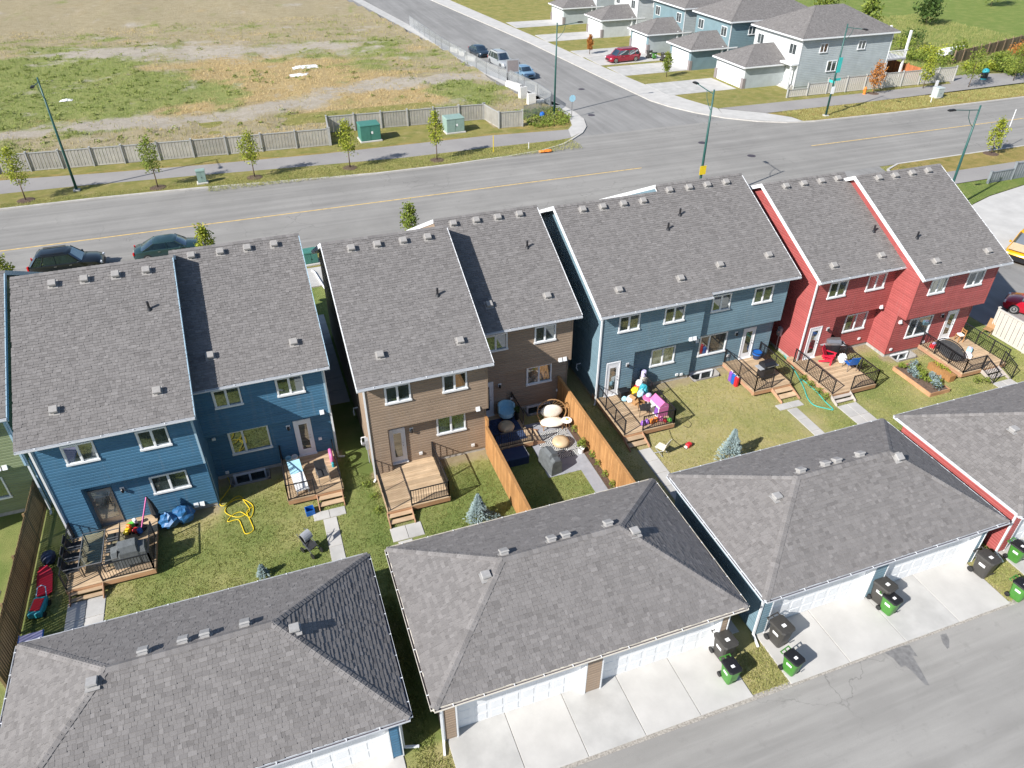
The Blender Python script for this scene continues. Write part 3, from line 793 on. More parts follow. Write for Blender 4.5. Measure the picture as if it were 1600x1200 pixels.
# ------------------------------------------------------------------ duplex houses
def duplex(name, label, units, sid, group, trimc='trim_white', gut='gutter_white'):
    x0, x1 = units[0]['x'][0], units[-1]['x'][1]
    th = T(name, label, 'house', ((x0 + x1) / 2, units[0]['yw'], 0), 0, group); tabs = Tabs()
    for ui, u in enumerate(units):
        a, b = u['x']; yw = u['yw']; c = u['c']; ye = u['ye']; ze = u['ze']; yr = u['yr']; zr = ze + .5 * (yr - ye); yn = u['yn']; bay = u.get('bay')
        ra, rb = u['rx']; zt = lambda y, ze=ze, ye=ye, yr=yr, zr=zr: (ze + .5 * (y - ye) if y <= yr else zr - .5 * (y - yr))
        # wall body
        und = .2; prof = [(yw, 3.0), (yw, zt(yw) - und), (yr, zr - und), (yn, zt(yn) - und), (yn, 3.0)]
        mb = MB(); mb.loft([[(x, p[0], p[1]) for p in prof] for x in (a, b)][::1])
        mb.box(a, b, yw + c, yn, .22, 2.999)
        if bay: mb.box(bay[0], bay[1], yw, yw + c - .001, .22, 2.998)
        wall = mb.build('wall', sid, th)
        fm = MB().box(a + .03, b - .03, yw + c + .03, yn - .03, -.8, .219)
        if bay: fm.box(bay[0] + .03, bay[1] - .03, yw + .03, yw + c + .029, -.1, .218)
        fm.build('foundation', 'foundation', th)
        ups = [(w[0] - .02, w[1] + .02, w[2], w[3]) for w in u['up']]; los = [(w[0] - .02, w[1] + .02, w[2], w[3]) for w in u['low']]; dr = u['door']
        dho = (dr[0] - .02, dr[1] + .02, dr[2], dr[3]); L0 = los + [dho]
        boards(wall, 'S', yw, 3.0, zt(yw) - .26, lambda z: minus(a + .02, b - .02, ups, z), sid)
        la, lb = (a, b)
        if bay:
            ys_ = bay[0], bay[1]
            boards(wall, 'S', yw, .25, 3.0, lambda z: minus(ys_[0] + .02, ys_[1] - .02, L0, z), sid)
            if ys_[0] <= a + .01: la = ys_[1]
            else: lb = ys_[0]
            boards(wall, 'E', ys_[1], .25, 3.0, lambda z: [(yw, yw + c)], sid, True)
        boards(wall, 'S', yw + c, .25, 2.99, lambda z: minus(la + .02, lb - .02, L0, z), sid)
        sf = MB().box(a + .01, b - .01, yw + .01, yw + c - .01, 2.972, 2.992).build('soffit', trimc, wall)
        # visible side walls
        for face, x, ylim in u.get('sides', ()):
            def sp(z, ylim=ylim):
                y0, y1 = ylim or (yw, yn)
                if z < 3.0 and not bay: y0 = max(y0, yw + c)
                zz = z + .12 + und
                lo_ = max(y0, ye + (zz - ze) / .5) if zz > zt(y0) else y0
                hi_ = min(y1, yr + (zr - zz) / .5) if zz > zt(y1) else y1
                return [(lo_, hi_)] if hi_ > lo_ + .05 else []
            boards(wall, face, x, .25, (zr if not ylim else zt(ylim[1])) - und - .05, sp, sid)
        # corner trims
        for x, on in ((a, u.get('cl', True)), (b, u.get('cr', True))):
            if on:
                s_ = -1 if x == a else 1
                hasb = bay and ((x == a and bay[0] <= a + .01) or (x == b and bay[1] >= b - .01))
                cm = MB().box(min(x, x + s_ * .045), max(x, x + s_ * .045), yw - .045, yw + .08, 3.0 if not hasb else .25, zt(yw) - .27).box(x - .04 if s_ > 0 else x, x if s_ > 0 else x + .04, yw - .044, yw - .002, 3.0 if not hasb else .25, zt(yw) - .27)
                if not hasb: cm.box(min(x, x + s_ * .044), max(x, x + s_ * .044), yw + c - .045, yw + c + .08, .25, 2.97)
                cm.build('corner_trim', u.get('ct', trimc), th)
        # windows and door
        for w in u['up']: window(th, w[0], w[1], w[2], w[3], yw - .012, w[4] if len(w) > 4 else 'glass')
        for w in u['low']: window(th, w[0], w[1], w[2], w[3], yw + c - .012, w[4] if len(w) > 4 else 'glass')
        inb = bay and bay[0] - .01 < dr[0] and dr[1] < bay[1] + .01
        back_door(th, dr[0], dr[1], dr[2], dr[3], (yw if inb else yw + c) - .012, u.get('patio', False))
        lx, lz = u['light']; wall_light(th, lx, lz, (yw if (bay and bay[0] < lx < bay[1]) else yw + c) - .02)
        hoods(th, u['hood'][0], u['hood'][1], yw - .02 if u['hood'][1] > 2.9 else yw + c - .02, u.get('nh', 2))
        bw = u.get('base')
        if bw:
            window(th, bw[0], bw[1], bw[2], bw[3], yw + c - .0, 'glass', 'trim_white', True)
            wl = WELLS[u['well']]; mb = MB(); z0 = -.78
            n = 10; pts = [(wl[0] + .03, wl[3] - .01), (wl[0] + .03, wl[2] + .2), (wl[0] + .2, wl[2] + .03), (wl[1] - .2, wl[2] + .03), (wl[1] - .03, wl[2] + .2), (wl[1] - .03, wl[3] - .01)]
            ins = offs(pts, .035)
            mb.loft([[(*p, z0), (*p, .07), (*q, .07), (*q, z0)] for p, q in zip(pts, ins)])
            o = mb.build('window_well', 'vent_grey', th); MB().box(wl[0] - .02, wl[1] + .02, wl[2] - .02, wl[3], -.82, -.7).build('well_gravel', 'gravel', o)
            hm = MB()
            for p_, q_ in ((wl[0], wl[0]), (wl[1], wl[1])): hm.box(p_ - .02, q_ + .02, wl[2] - .02, wl[3], -.72, -.001)
            hm.box(wl[0] + .02, wl[1] - .02, wl[2] - .02, wl[2] + .005, -.72, -.001); hm.build('well_earth', 'soil', o)
        # roof
        P_ = [(ye, ze), (yr, zr), (yn + .4, zt(yn + .4))]
        loop = P_ + [(p[0], p[1] - .17) for p in P_[::-1]]
        mb = MB().loft([[(x, *p) for p in loop] for x in (ra, rb)]); roof = mb.build('roof', 'roof_deck', th)
        Ls = math.hypot(yr - ye, zr - ze); S = Vector((0, 2, 1)).normalized()
        tabs.slope(roof, (ra - .02, ye, ze), (1, 0, 0), S, Ls, lambda s: 0, lambda s, w=rb - ra: w + .04)
        Ln = math.hypot(yn + .4 - yr, .5 * (yn + .4 - yr))
        tabs.slope(roof, (rb + .02, yn + .4, zt(yn + .4)), (-1, 0, 0), Vector((0, -2, 1)), Ln, lambda s: 0, lambda s, w=rb - ra: w + .04, False, .2)
        caps(roof, (ra, yr, zr), (rb, yr, zr), .075)
        for vx, vy in u['vents']: vent(roof, vx, vy, zt(vy), .5, 'vent_light' if ui == 0 and name == 'x' else 'vent_grey')
        for vx, vy in u.get('stacks', ()): stack(roof, vx, vy, zt(vy))
        # eave, fascia, rakes
        gutter(th, ra, rb, ye, ze - .005, gut, step=1.2)
        gutter(th, ra, rb, yn + .4, zt(yn + .4) - .005, gut, side=1, step=1.5, name='gutter')
        MB().box(a, b, ye + .021, yw + .0, ze - .19, ze - .172).build('soffit', trimc, th)
        for x, s_, on in ((ra, -1, u.get('rl', True)), (rb, 1, u.get('rr', True))):
            if not on: continue
            xx = sorted((x, x + s_ * .036)); mb = MB()
            for q0, q1 in (((P_[2], P_[1]),) if on == 'n' else ((P_[0], P_[1]), (P_[2], P_[1]))):
                mb.loft([[(xx[0], q[0], q[1] + .03), (xx[1], q[0], q[1] + .03), (xx[1], q[0], q[1] - .2), (xx[0], q[0], q[1] - .2)] for q in (q0, q1)])
            mb.build('rake_board', u.get('rake', trimc), th)
            wx = a if s_ < 0 else b                                     # gable soffit
            ms = MB()
            for q0, q1 in ((P_[0], P_[1]), (P_[2], P_[1])):
                xs_ = sorted((x, wx)); 
                if xs_[1] - xs_[0] > .03: ms.loft([[(xs_[0], q[0], q[1] - .172), (xs_[1], q[0], q[1] - .172), (xs_[1], q[0], q[1] - .19), (xs_[0], q[0], q[1] - .19)] for q in (q0, q1)])
            if ms.f: ms.build('gable_soffit', trimc, th)
        for dsx, dsy, kk in u.get('ds', ()): downspout(th, dsx, dsy, ze - .12, 0, kk)
    tabs.emit(); return th


def uprow(*xs, z=(4.5, 5.45)): return [(a, b, *z) for a, b in xs]


H1 = duplex('duplex_house', 'navy blue lap siding duplex with grey shingle roof beside the olive wooden fence', [
    dict(x=(-10.5, -4.45), yw=27.75, c=.4, ye=27.27, ze=5.9, yr=34.95, yn=42.3, rx=(-10.88, -4.2), rl=False, bay=(-10.5, -9.43), up=uprow((-9.5, -8.27), (-6.68, -5.46), z=(4.42, 5.4)), low=[(-6.9, -5.35, 1.58, 2.57)], door=(-9.4, -8.45, .46, 2.5), patio=True,
         light=(-8.05, 2.25), hood=(-5.5, .3), sides=[('E', -4.45, (27.75, 30.0))], rake='trim_blue', gut=1, ct='trim_blue', vents=[(-9.21, 34.3), (-7.92, 34.3), (-6.64, 34.3), (-5.36, 34.3), (-5.49, 28.6), (-9.39, 28.6)], stacks=[(-5.43, 32.4)], ds=[(-10.56, 27.7, (0, -.3))]),
    dict(x=(-4.45, 1.3), yw=29.57, c=.4, ye=29.12, ze=5.9, yr=36.17, yn=43.4, rx=(-4.45, 1.62), up=uprow((-3.6, -2.4), (-.85, .38), z=(4.52, 5.5)), low=[(-3.47, -1.63, 1.4, 2.77)], door=(-.47, .36, .47, 2.62),
         light=(-.72, 2.36), hood=(.85, 3.05), nh=1, base=(-3.74, -2.22, -.56, .1), well=0, cl=False, rl=False, rake='trim_blue', vents=[(-3.46, 35.7), (-2.14, 35.7), (-.88, 35.7), (.39, 35.7), (-3.32, 30.57), (.33, 30.51)], ds=[(1.36, 29.6, (.3, 0))])], 'siding_blue', 'duplex houses in a row', 'trim_blue')
H2 = duplex('duplex_house', 'brown lap siding duplex with grey shingle roof and two back decks', [
    dict(x=(2.87, 8.6), yw=27.32, c=.4, ye=26.87, ze=5.9, yr=34.25, yn=41.6, rx=(2.5, 8.8), bay=(2.87, 3.68), up=uprow((3.72, 4.92), (6.43, 7.62)), low=[(6.1, 7.57, 1.72, 2.77)], door=(3.72, 4.53, .55, 2.62),
         light=(4.85, 2.4), hood=(8.0, 3.02), nh=1, sides=[('W', 2.87, None)], vents=[(3.87, 33.7), (5.14, 33.7), (6.44, 33.7), (7.68, 33.7), (3.86, 28.18), (7.6, 28.15)], stacks=[(7.26, 30.58)], ds=[(2.8, 27.28, (-.1, -.1))], ct='siding_brown'),
    dict(x=(8.6, 14.1), yw=29.88, c=.4, ye=29.43, ze=5.9, yr=36.05, yn=43.2, rx=(8.6, 14.42), bay=(8.6, 10.45), up=uprow((9.3, 10.54), (12.0, 13.18)), low=[(11.75, 13.2, 1.62, 2.76, 'glass_curtain')], door=(8.95, 9.74, .46, 2.6),
         light=(10.1, 2.3), hood=(13.4, 3.05), base=(11.8, 13.2, -.5, .1), well=1, cl=False, rl='n', vents=[(9.54, 35.6), (10.81, 35.6), (12.03, 35.6), (13.26, 35.6), (13.01, 30.73), (9.9, 30.81)], stacks=[(12.99, 33.61)], ct='siding_brown')], 'siding_brown', 'duplex houses in a row')
H3 = duplex('duplex_house', 'slate blue lap siding duplex between the brown duplex and the red duplex', [
    dict(x=(15.62, 21.75), yw=29.35, c=.5, ye=28.9, ze=5.9, yr=35.55, yn=42.5, rx=(15.25, 21.78), bay=(15.62, 17.7), up=uprow((16.52, 17.75), (19.22, 20.45)), low=[(19.03, 20.56, 1.43, 2.55, 'glass_curtain')], door=(16.03, 16.86, .45, 2.63),
         light=(17.3, 2.3), hood=(21.0, 3.05), sides=[('W', 15.62, None)], rr=False, cr=False, vents=[(16.77, 35.05), (17.99, 35.05), (19.26, 35.05), (20.49, 35.05), (16.76, 30.13), (20.42, 30.16)], ct='siding_slate', stacks=[(21.16, 33.13)], ds=[(15.52, 29.3, (-.1, -.1))]),
    dict(x=(21.75, 27.17), yw=29.56, c=.5, ye=29.11, ze=6.005, yr=36.0, yn=43, rx=(21.8, 27.5), up=uprow((22.27, 23.45), (24.95, 26.2), z=(4.5, 5.5)), low=[(22.26, 24.1, 1.28, 2.62)], door=(25.2, 26.05, .45, 2.53),
         light=(24.7, 2.35), hood=(21.95, 2.3), nh=1, base=(22.0, 23.55, -.6, .06), well=2, cl=False, rl='n', vents=[(22.39, 35.5), (23.69, 35.5), (24.9, 35.5), (26.17, 35.5), (23.04, 30.53), (26.22, 30.59)], stacks=[(22.29, 33.89)], ct='siding_slate')], 'siding_slate', 'duplex houses in a row')
H4 = duplex('duplex_house', 'red lap siding duplex with white trim beside the asphalt lane', [
    dict(x=(28.5, 34.1), yw=28.73, c=.5, ye=28.28, ze=5.9, yr=34.78, yn=41.6, rx=(28.2, 34.1), bay=(28.5, 30.52), up=uprow((29.37, 30.6), (32.05, 33.35), z=(4.45, 5.45)), low=[(31.8, 33.4, 1.42, 2.6)], door=(28.8, 29.65, .46, 2.6),
         light=(30.1, 2.3), hood=(33.6, 3.0), nh=1, sides=[('W', 28.5, None)], rr=False, cr=False, vents=[(29.59, 34.35), (30.85, 34.35), (32.11, 34.35), (33.33, 34.35), (29.52, 29.04), (32.87, 29.11)], ct='siding_red', stacks=[(33.46, 30.65)], ds=[(28.42, 28.68, (-.1, -.1))]),
    dict(x=(34.1, 39.95), yw=27.1, c=.6, ye=26.65, ze=5.9, yr=33.54, yn=40.4, rx=(33.85, 40.3), up=uprow((35.02, 36.2), (37.75, 39.0)), low=[(35.2, 36.97, 1.2, 2.5)], door=(38.12, 38.96, .46, 2.48),
         light=(37.7, 2.3), hood=(34.3, 2.4), nh=1, base=(34.65, 36.0, -.5, .05), well=3, sides=[('W', 34.1, (27.1, 29.4))], vents=[(35.25, 33.15), (36.49, 33.15), (37.77, 33.15), (39.02, 33.15), (35.24, 27.49), (39.07, 27.5)], ct='siding_red', stacks=[(35.11, 29.06)])], 'siding_red', 'duplex houses in a row')
for th_, x_, y_, z_ in ((H2, 2.84, 31.5, 1.5), (H3, 15.58, 31.6, 1.3), (H2, 2.84, 29.6, 1.0), (H4, 28.46, 33.0, 1.2)):          # plastic flue pipes on the side walls
    MB().tube([(x_ + .02, y_, z_), (x_ - .22, y_, z_), (x_ - .24, y_, z_ - .25), (x_ - .24, y_ - .2, z_ - .3)], .035, 7).build('flue_pipe', 'trim_white', th_)
for th_, x_, y_ in ((H4, 28.46, 30.6), (H2, 2.84, 28.6), (H3, 15.58, 33)):
    mt = MB().box(x_ - .16, x_, y_ - .15, y_ + .15, 1.1, 1.65).build('meter_box', 'p_grey', th_); MB().lathe([(.1, 0), (.1, .1), (.06, .12)], 10, (x_ - .22, y_, 1.35)).build('meter_dial', 'steel', mt); MB().tube([(x_ - .08, y_, 1.1), (x_ - .08, y_, .1)], .025, 6).build('conduit', 'p_grey', mt)
for th_, x_, y_, z_ in ((H1, -3.95, 29.95, .35), (H1, .65, 29.95, 1.2), (H1, -4.1, 29.95, 2.5), (H2, 5.2, 27.7, .75), (H2, 7.9, 27.7, .5), (H2, 13.6, 30.26, .8), (H2, 10.9, 30.26, .9), (H3, 20.9, 29.83, .4), (H3, 21.2, 29.83, .35), (H3, 24.4, 30.04, .8), (H4, 33.3, 29.21, .6), (H4, 34.4, 27.68, .5), (H4, 36.9, 27.68, .5)):
    MB().box(x_ - .08, x_ + .08, y_ - .09, y_ - .03, z_, z_ + .14).build('outlet_box', 'trim_white', th_)
# left neighbour: only its east wall and rear corner show
H0 = duplex('duplex_house', 'olive green lap siding duplex behind the olive wooden fence', [
    dict(x=(-24, -17.9), yw=28.4, c=.5, ye=27.95, ze=5.9, yr=35.2, yn=42.3, rx=(-24.3, -17.6), up=uprow((-20, -18.8)), low=[(-21, -19.6, 1.5, 2.6)], door=(-23.2, -22.3, .46, 2.55), light=(-22, 2.3), hood=(-19.2, 2.95), rake='trim_blue', ct='trim_blue', vents=[(-19, 34.7), (-20.5, 34.7)]),
    dict(x=(-17.9, -11.88), yw=30.25, c=.5, ye=29.8, ze=5.9, yr=36.7, yn=43.4, rx=(-17.9, -11.55), up=uprow((-16.8, -15.6), (-14.2, -13.0)), low=[(-14.6, -13.15, 1.1, 2.3)], door=(-17.2, -16.3, .46, 2.55),
         light=(-15.8, 2.3), hood=(-13.0, 3.05), nh=2, cl=False, rl=False, sides=[('E', -11.88, None)], rake='trim_blue', ct='trim_blue', vents=[(-13, 36.2), (-14.5, 36.2)], ds=[(-11.82, 30.3, (0, -.2))])], 'siding_green', 'duplex houses in a row', 'trim_blue')


# ------------------------------------------------------------------ garages
def garage(label, x0, x1, sid, doors, vents, group='double garages along the back lane', gut='gutter_white', pier=None):
    y0, y1, ze, p = 13.2, 20.33, 2.75, .53; hd = (y1 - y0) / 2; ym = (y0 + y1) / 2; zr = ze + hd * p
    th = T('garage', label, 'garage', ((x0 + x1) / 2, y0, 0), 0, group); i = .36; a, b = x0 + i, x1 - i; fy = y0 + i
    mb = MB(); mb.box(a, b, fy + .3, y1 - i, 0, ze - .05)
    edges = [a] + [e for d in doors for e in d] + [b]
    for k in range(0, len(edges), 2): mb.box(edges[k], edges[k + 1], fy, fy + .299, 0, ze - .051)
    for d in doors: mb.box(d[0] + .001, d[1] - .001, fy + .002, fy + .298, 2.2, ze - .052)
    wall = mb.build('wall', sid, th)
    for k in range(0, len(edges), 2): boards(wall, 'S', fy, .12, ze - .15, lambda z: [(edges[k] + .06, edges[k + 1] - .06)], sid)
    boards(wall, 'W', a, .12, ze - .15, lambda z: [(fy + .05, y1 - i)], sid)
    boards(wall, 'E', b, .12, ze - .15, lambda z: [(fy + .05, y1 - i)], sid, True)
    for x, s_ in ((a, -1), (b, 1)): MB().box(min(x, x + s_ * .035), max(x, x + s_ * .035), fy - .035, fy + .05, .02, ze - .16).build('corner_trim', 'trim_white', th)
    for d in doors:
        o = MB(); o.box(d[0], d[1], fy + .27, fy + .296, 0.005, 2.19)
        do = o.build('garage_door', 'trim_white', th)
        jm = MB()
        for x, s_ in ((d[0], 1), (d[1], -1)): jm.box(min(x, x + s_ * .02), max(x, x + s_ * .02), fy - .03, fy + .269, .01, 2.2); jm.box(min(x, x - s_ * .05), max(x, x - s_ * .05), fy - .036, fy - .003, .01, 2.2)
        jm.box(d[0] + .021, d[1] - .021, fy - .03, fy + .268, 2.17, 2.199); jm.build('door_jamb', 'trim_white', do)
        nc, nr = 8, 4; w = (d[1] - d[0] - .06) / nc; h = 2.13 / nr
        for c in range(nc):
            for r in range(nr):
                px, pz = d[0] + .03 + c * w, .03 + r * h; pm = MB(); g = .06
                q = [(px + g, pz + g), (px + w - g, pz + g), (px + w - g, pz + h - g), (px + g, pz + h - g)]; cx, cz = px + w / 2, pz + h / 2
                pm.loft([[(x, fy + .27, z) for x, z in q], [(x + (.02 if x < cx else -.02), fy + .258, z + (.02 if z < cz else -.02)) for x, z in q]]); pm.build('door_panel', 'trim_white', do)
    # hip roof
    A = [(x0, y0, ze), (x1, y0, ze), (x1, y1, ze), (x0, y1, ze)]; r0, r1 = (x0 + hd, ym, zr), (x1 - hd, ym, zr)
    B_ = [(q[0], q[1], q[2] - .12) for q in A]
    mb = MB().add(A + [r0, r1] + B_, [(0, 1, 5, 4), (1, 2, 5), (2, 3, 4, 5), (3, 0, 4), (0, 6, 7, 1), (1, 7, 8, 2), (2, 8, 9, 3), (3, 9, 6, 0), (6, 9, 8, 7)]); roof = mb.build('roof', 'roof_deck', th)
    tabs = Tabs(); k = math.sqrt(1 + p * p); Ls = hd * k
    tabs.slope(roof, A[0], (1, 0, 0), (0, 1, p), Ls, lambda s: s / k, lambda s: x1 - x0 - s / k)
    tabs.slope(roof, A[2], (-1, 0, 0), (0, -1, p), Ls, lambda s: s / k, lambda s: x1 - x0 - s / k)
    tabs.slope(roof, A[3], (0, -1, 0), (1, 0, p), Ls, lambda s: s / k, lambda s: y1 - y0 - s / k)
    tabs.slope(roof, A[1], (0, 1, 0), (-1, 0, p), Ls, lambda s: s / k, lambda s: y1 - y0 - s / k)
    tabs.emit()
    for q, r in ((A[0], r0), (A[1], r1), (A[2], r1), (A[3], r0)): caps(roof, q, r, .055)
    caps(roof, r0, r1, .078)
    for vx, vy, s_ in vents:
        d = min(vy - y0, y1 - vy, vx - x0, x1 - vx); vent(roof, vx, vy, ze + d * p, -p if vy > ym and d == y1 - vy else (p if d == vy - y0 else 0.0), 'vent_light')
    gutter(th, x0, x1, y0, ze, gut, step=1.05); gutter(th, x0, x1, y1, ze, gut, side=1, step=1.05)
    gutter(th, y0, y1, x0, ze, gut, axis='y', step=.9); gutter(th, y0, y1, x1, ze, gut, axis='y', side=1, step=.9)
    sfm = MB()
    for q in ((x0 + .02, x1 - .02, y0 + .02, fy), (x0 + .02, x1 - .02, y1 - i, y1 - .02), (x0 + .02, a, fy, y1 - i), (b, x1 - .02, fy, y1 - i)): sfm.box(*q, ze - .16, ze - .14)
    sfm.build('soffit', 'trim_white', th)
    downspout(th, a - .08, fy - .02, ze - .12, 0, (-.1, -.5)); downspout(th, b + .08, fy + .2, ze - .12, 0, (.5, -.1))
    return th


def gv(*xs): return [(xs[0], 16.45, 0)] + [(x, 17.0, 1) for x in xs[1:-1]] + [(xs[-1], 16.45, 0)]


garage('grey hip roofed navy garage below the navy duplex', -10.75, 1.35, 'siding_blue', [(-10.0, -5.3), (-4.3, .6)], gv(-7.56, -6.13, -4.95, -4.29, -3.06, -1.58))
garage('grey hip roofed brown garage with two white doors below the brown duplex', 2.13, 13.9, 'siding_brown', [(2.95, 7.7), (8.38, 13.2)], gv(4.99, 5.87, 7.71, 8.27, 10.0, 10.82), gut='p_cream')
garage('grey hip roofed slate blue garage with two white doors below the slate duplex', 14.68, 26.45, 'siding_slate', [(15.5, 20.3), (21.0, 25.8)], gv(17.18, 18.66, 19.87, 20.44, 21.62, 23.08))
garage('grey hip roofed garage with red siding wall beside green bins', 27.18, 38.95, 'siding_red', [(28.0, 32.8), (33.5, 38.3)], gv(29.7, 31.2, 32.4, 33, 34.1, 35.6))
BLOCK += [(-10.75, 1.35, 13, 20.4), (2.1, 13.95, 13, 20.4), (14.6, 26.5, 13, 20.4), (27.1, 39, 13, 20.4), (-10.6, -4.4, 27.7, 44), (-4.5, 1.35, 29.5, 44), (2.8, 8.65, 27.3, 44), (8.6, 14.2, 29.8, 44), (15.6, 21.8, 29.3, 44), (21.7, 27.3, 29.5, 44), (28.4, 34.2, 28.7, 44), (34, 40, 27, 44)]
# ------------------------------------------------------------------ decks
_bal = {}


def railing(par, p0, p1, z0, h=.92, wtop='black_metal', post0=True, post1=True, step=.115):
    p0, p1 = Vector((*p0, 0)), Vector((*p1, 0)); d = p1 - p0; L_ = d.length; mb = MB()
    za, zb = (z0 if isinstance(z0, tuple) else (z0, z0))
    def at(t, z): q = p0 + d * t; return (q.x, q.y, za + (zb - za) * t + z)
    mb.bar(at(0, h), at(1, h), .05, .035); mb.bar(at(0, .08), at(1, .08), .03, .025)
    for t, on in ((0, post0), (1, post1)):
        if on: mb.bar(at(t, -.02), at(t, h + .03), .055)
    n_ = int(L_ / 1.55)
    for k in range(1, n_ + 1):
        if n_ >= 1 and L_ > 2.4: mb.bar(at(k / (n_ + 1), 0), at(k / (n_ + 1), h), .05)
    r = mb.build('railing', wtop, par); n = max(2, int(L_ / step))
    key = round(h, 2)
    if key not in _bal:
        b = MB().box(-.009, .009, -.009, .009, .09, h - .015); me = bpy.data.meshes.new('baluster'); me.from_pydata(b.v, [], b.f); me.materials.append(_M['black_metal']); _bal[key] = me
    off = wloc(r)
    for i in range(1, n):
        o = link('baluster', _bal[key], r); q = at(i / n, 0); o.location = Vector(q) - off


def deck(label, x0, x1, y0, y1, stairs, rails, z=.42, smat='deck_wood', strm='stringer', railmat='black_metal', side=None):
    th = T('deck', label, 'deck', ((x0 + x1) / 2, y0, 0), 0, 'back decks'); y = y0
    while y < y1 - .03:
        w = min(.138, y1 - y); MB().box(x0 - .02 + RND.uniform(-.006, .006), x1 + .02 + RND.uniform(-.006, .006), y + .004, y + w - .004, z - .035, z + RND.uniform(-.002, .002)).build('plank', 'deck_wood', th); y += .14
    MB().box(x0, x1, y0 + .01, y0 + .05, z - .27, z - .036).build('rim_board', 'deck_rim', th)
    for x in (x0, x1 - .04): MB().box(x, x + .04, y0 + .051, y1, z - .27, z - .036).build('rim_board', 'stringer', th)
    for x in (x0 + .1, (x0 + x1) / 2, x1 - .2): MB().box(x, x + .1, y0 + .2, y0 + .3, -.02, z - .037).build('deck_post', 'stringer', th)
    sx0, sx1, yb = stairs; n = 3; run = (y0 - yb) / (n - .3)
    if side is None:
        for k in range(1, n):
            zt = z - k * z / n; ya = y0 - k * run
            MB().box(sx0 + .04, sx1 - .04, ya, ya + run - .01, zt - .035, zt).build('tread', smat, th)
            MB().box(sx0 + .05, sx1 - .05, ya + run - .045, ya + run - .015, zt + .005, zt + z / n - .04).build('riser', 'deck_rim', th) if smat == 'deck_wood' and k == 1 else None
        for x in (sx0, sx1 - .04):
            mb = MB(); pr = [(y0 + .0, z - .03), (y0, z - .26), (yb + .06, -.02), (yb, -.02), (yb, .12)]
            mb.loft([[(xx, p[0], p[1]) for p in pr] for xx in (x, x + .04)]); mb.build('stringer', strm, th)
    else:                                        # steps leaving to the side (+x)
        for k in range(1, n):
            zt = z - k * z / n; xa = x1 + (k - 1) * .28
            MB().box(xa + .02, xa + .29, sx0, sx1, zt - .035, zt).build('tread', smat, th)
        for yy in (sx0, sx1 - .04): MB().loft([[(p[0], q, p[1]) for p in ((x1 + .02, z - .04), (x1 + .02, -.02), (x1 + .75, -.02), (x1 + .72, .1))] for q in (yy - .03, yy)]).build('stringer', strm, th)
    for r in rails: railing(th, r[0], r[1], r[2] if len(r) > 2 else z, wtop=railmat)
    BLOCK.append((x0, x1, y0, y1)); return th


deck('wooden deck with dining set and covered grill behind the navy duplex', -10.5, -7.08, 24.66, 28.12, (-10.4, -9.1, 24.1), [((-10.45, 24.7), (-10.45, 27.7)), ((-9.08, 24.7), (-7.12, 24.7)), ((-7.12, 24.7), (-7.12, 26.6))])
deck('small wooden deck with sun lounger behind the navy duplex', -1.37, 1.2, 26.88, 29.95, (-.08, 1.12, 26.1), [((-1.33, 26.92), (-1.33, 29.9)), ((-1.33, 26.92), (-.1, 26.92)), ((1.16, 26.92), (1.16, 29.5))])
deck('empty light wood deck with black railings behind the brown duplex', 2.86, 5.83, 24.62, 27.7, (2.8, 3.98, 23.9), [((2.9, 24.66), (2.9, 27.3)), ((4.0, 24.66), (5.79, 24.66)), ((5.79, 24.66), (5.79, 27.65))])
deck('wooden deck with dark rug beside the orange privacy fence', 8.8, 10.95, 27.05, 30.26, (27.2, 28.3, 0), [((8.9, 27.1), (10.9, 27.1)), ((10.9, 28.35), (10.9, 30.2))], side='x')
deck('wooden deck crowded with toys behind the slate blue duplex', 15.55, 18.55, 25.9, 29.83, (15.5, 16.64, 25.0), [((15.6, 25.94), (15.6, 29.3)), ((16.66, 25.94), (18.5, 25.94)), ((18.5, 25.94), (18.5, 29.8))])
deck('wooden deck with black grill and blue basket behind the slate blue duplex', 24.18, 26.66, 26.87, 30.05, (25.36, 26.6, 25.85), [((24.22, 26.91), (24.22, 30.0)), ((24.22, 26.91), (25.34, 26.91)), ((26.62, 26.91), (26.62, 30.0))])
deck('wooden deck with red and blue chairs behind the red duplex', 28.1, 31.2, 25.18, 29.2, (28.08, 29.4, 24.6), [((28.15, 25.22), (28.15, 28.65)), ((29.44, 25.22), (31.15, 25.22)), ((31.15, 25.22), (31.15, 29.2))], strm='stair_grey', smat='stair_grey')
deck('wooden deck with round black trampoline and long black railings behind the red duplex', 36.65, 39.98, 24.3, 27.68, (38.12, 39.42, 23.4), [((36.7, 24.34), (36.7, 27.6)), ((36.7, 24.34), (38.1, 24.34)), ((39.93, 24.34), (39.93, 27.6)), ((38.1, 24.3), (38.1, 23.35), (.42, .05)), ((39.5, 24.3), (39.5, 23.35), (.42, .05))], strm='stair_grey', smat='stair_grey')


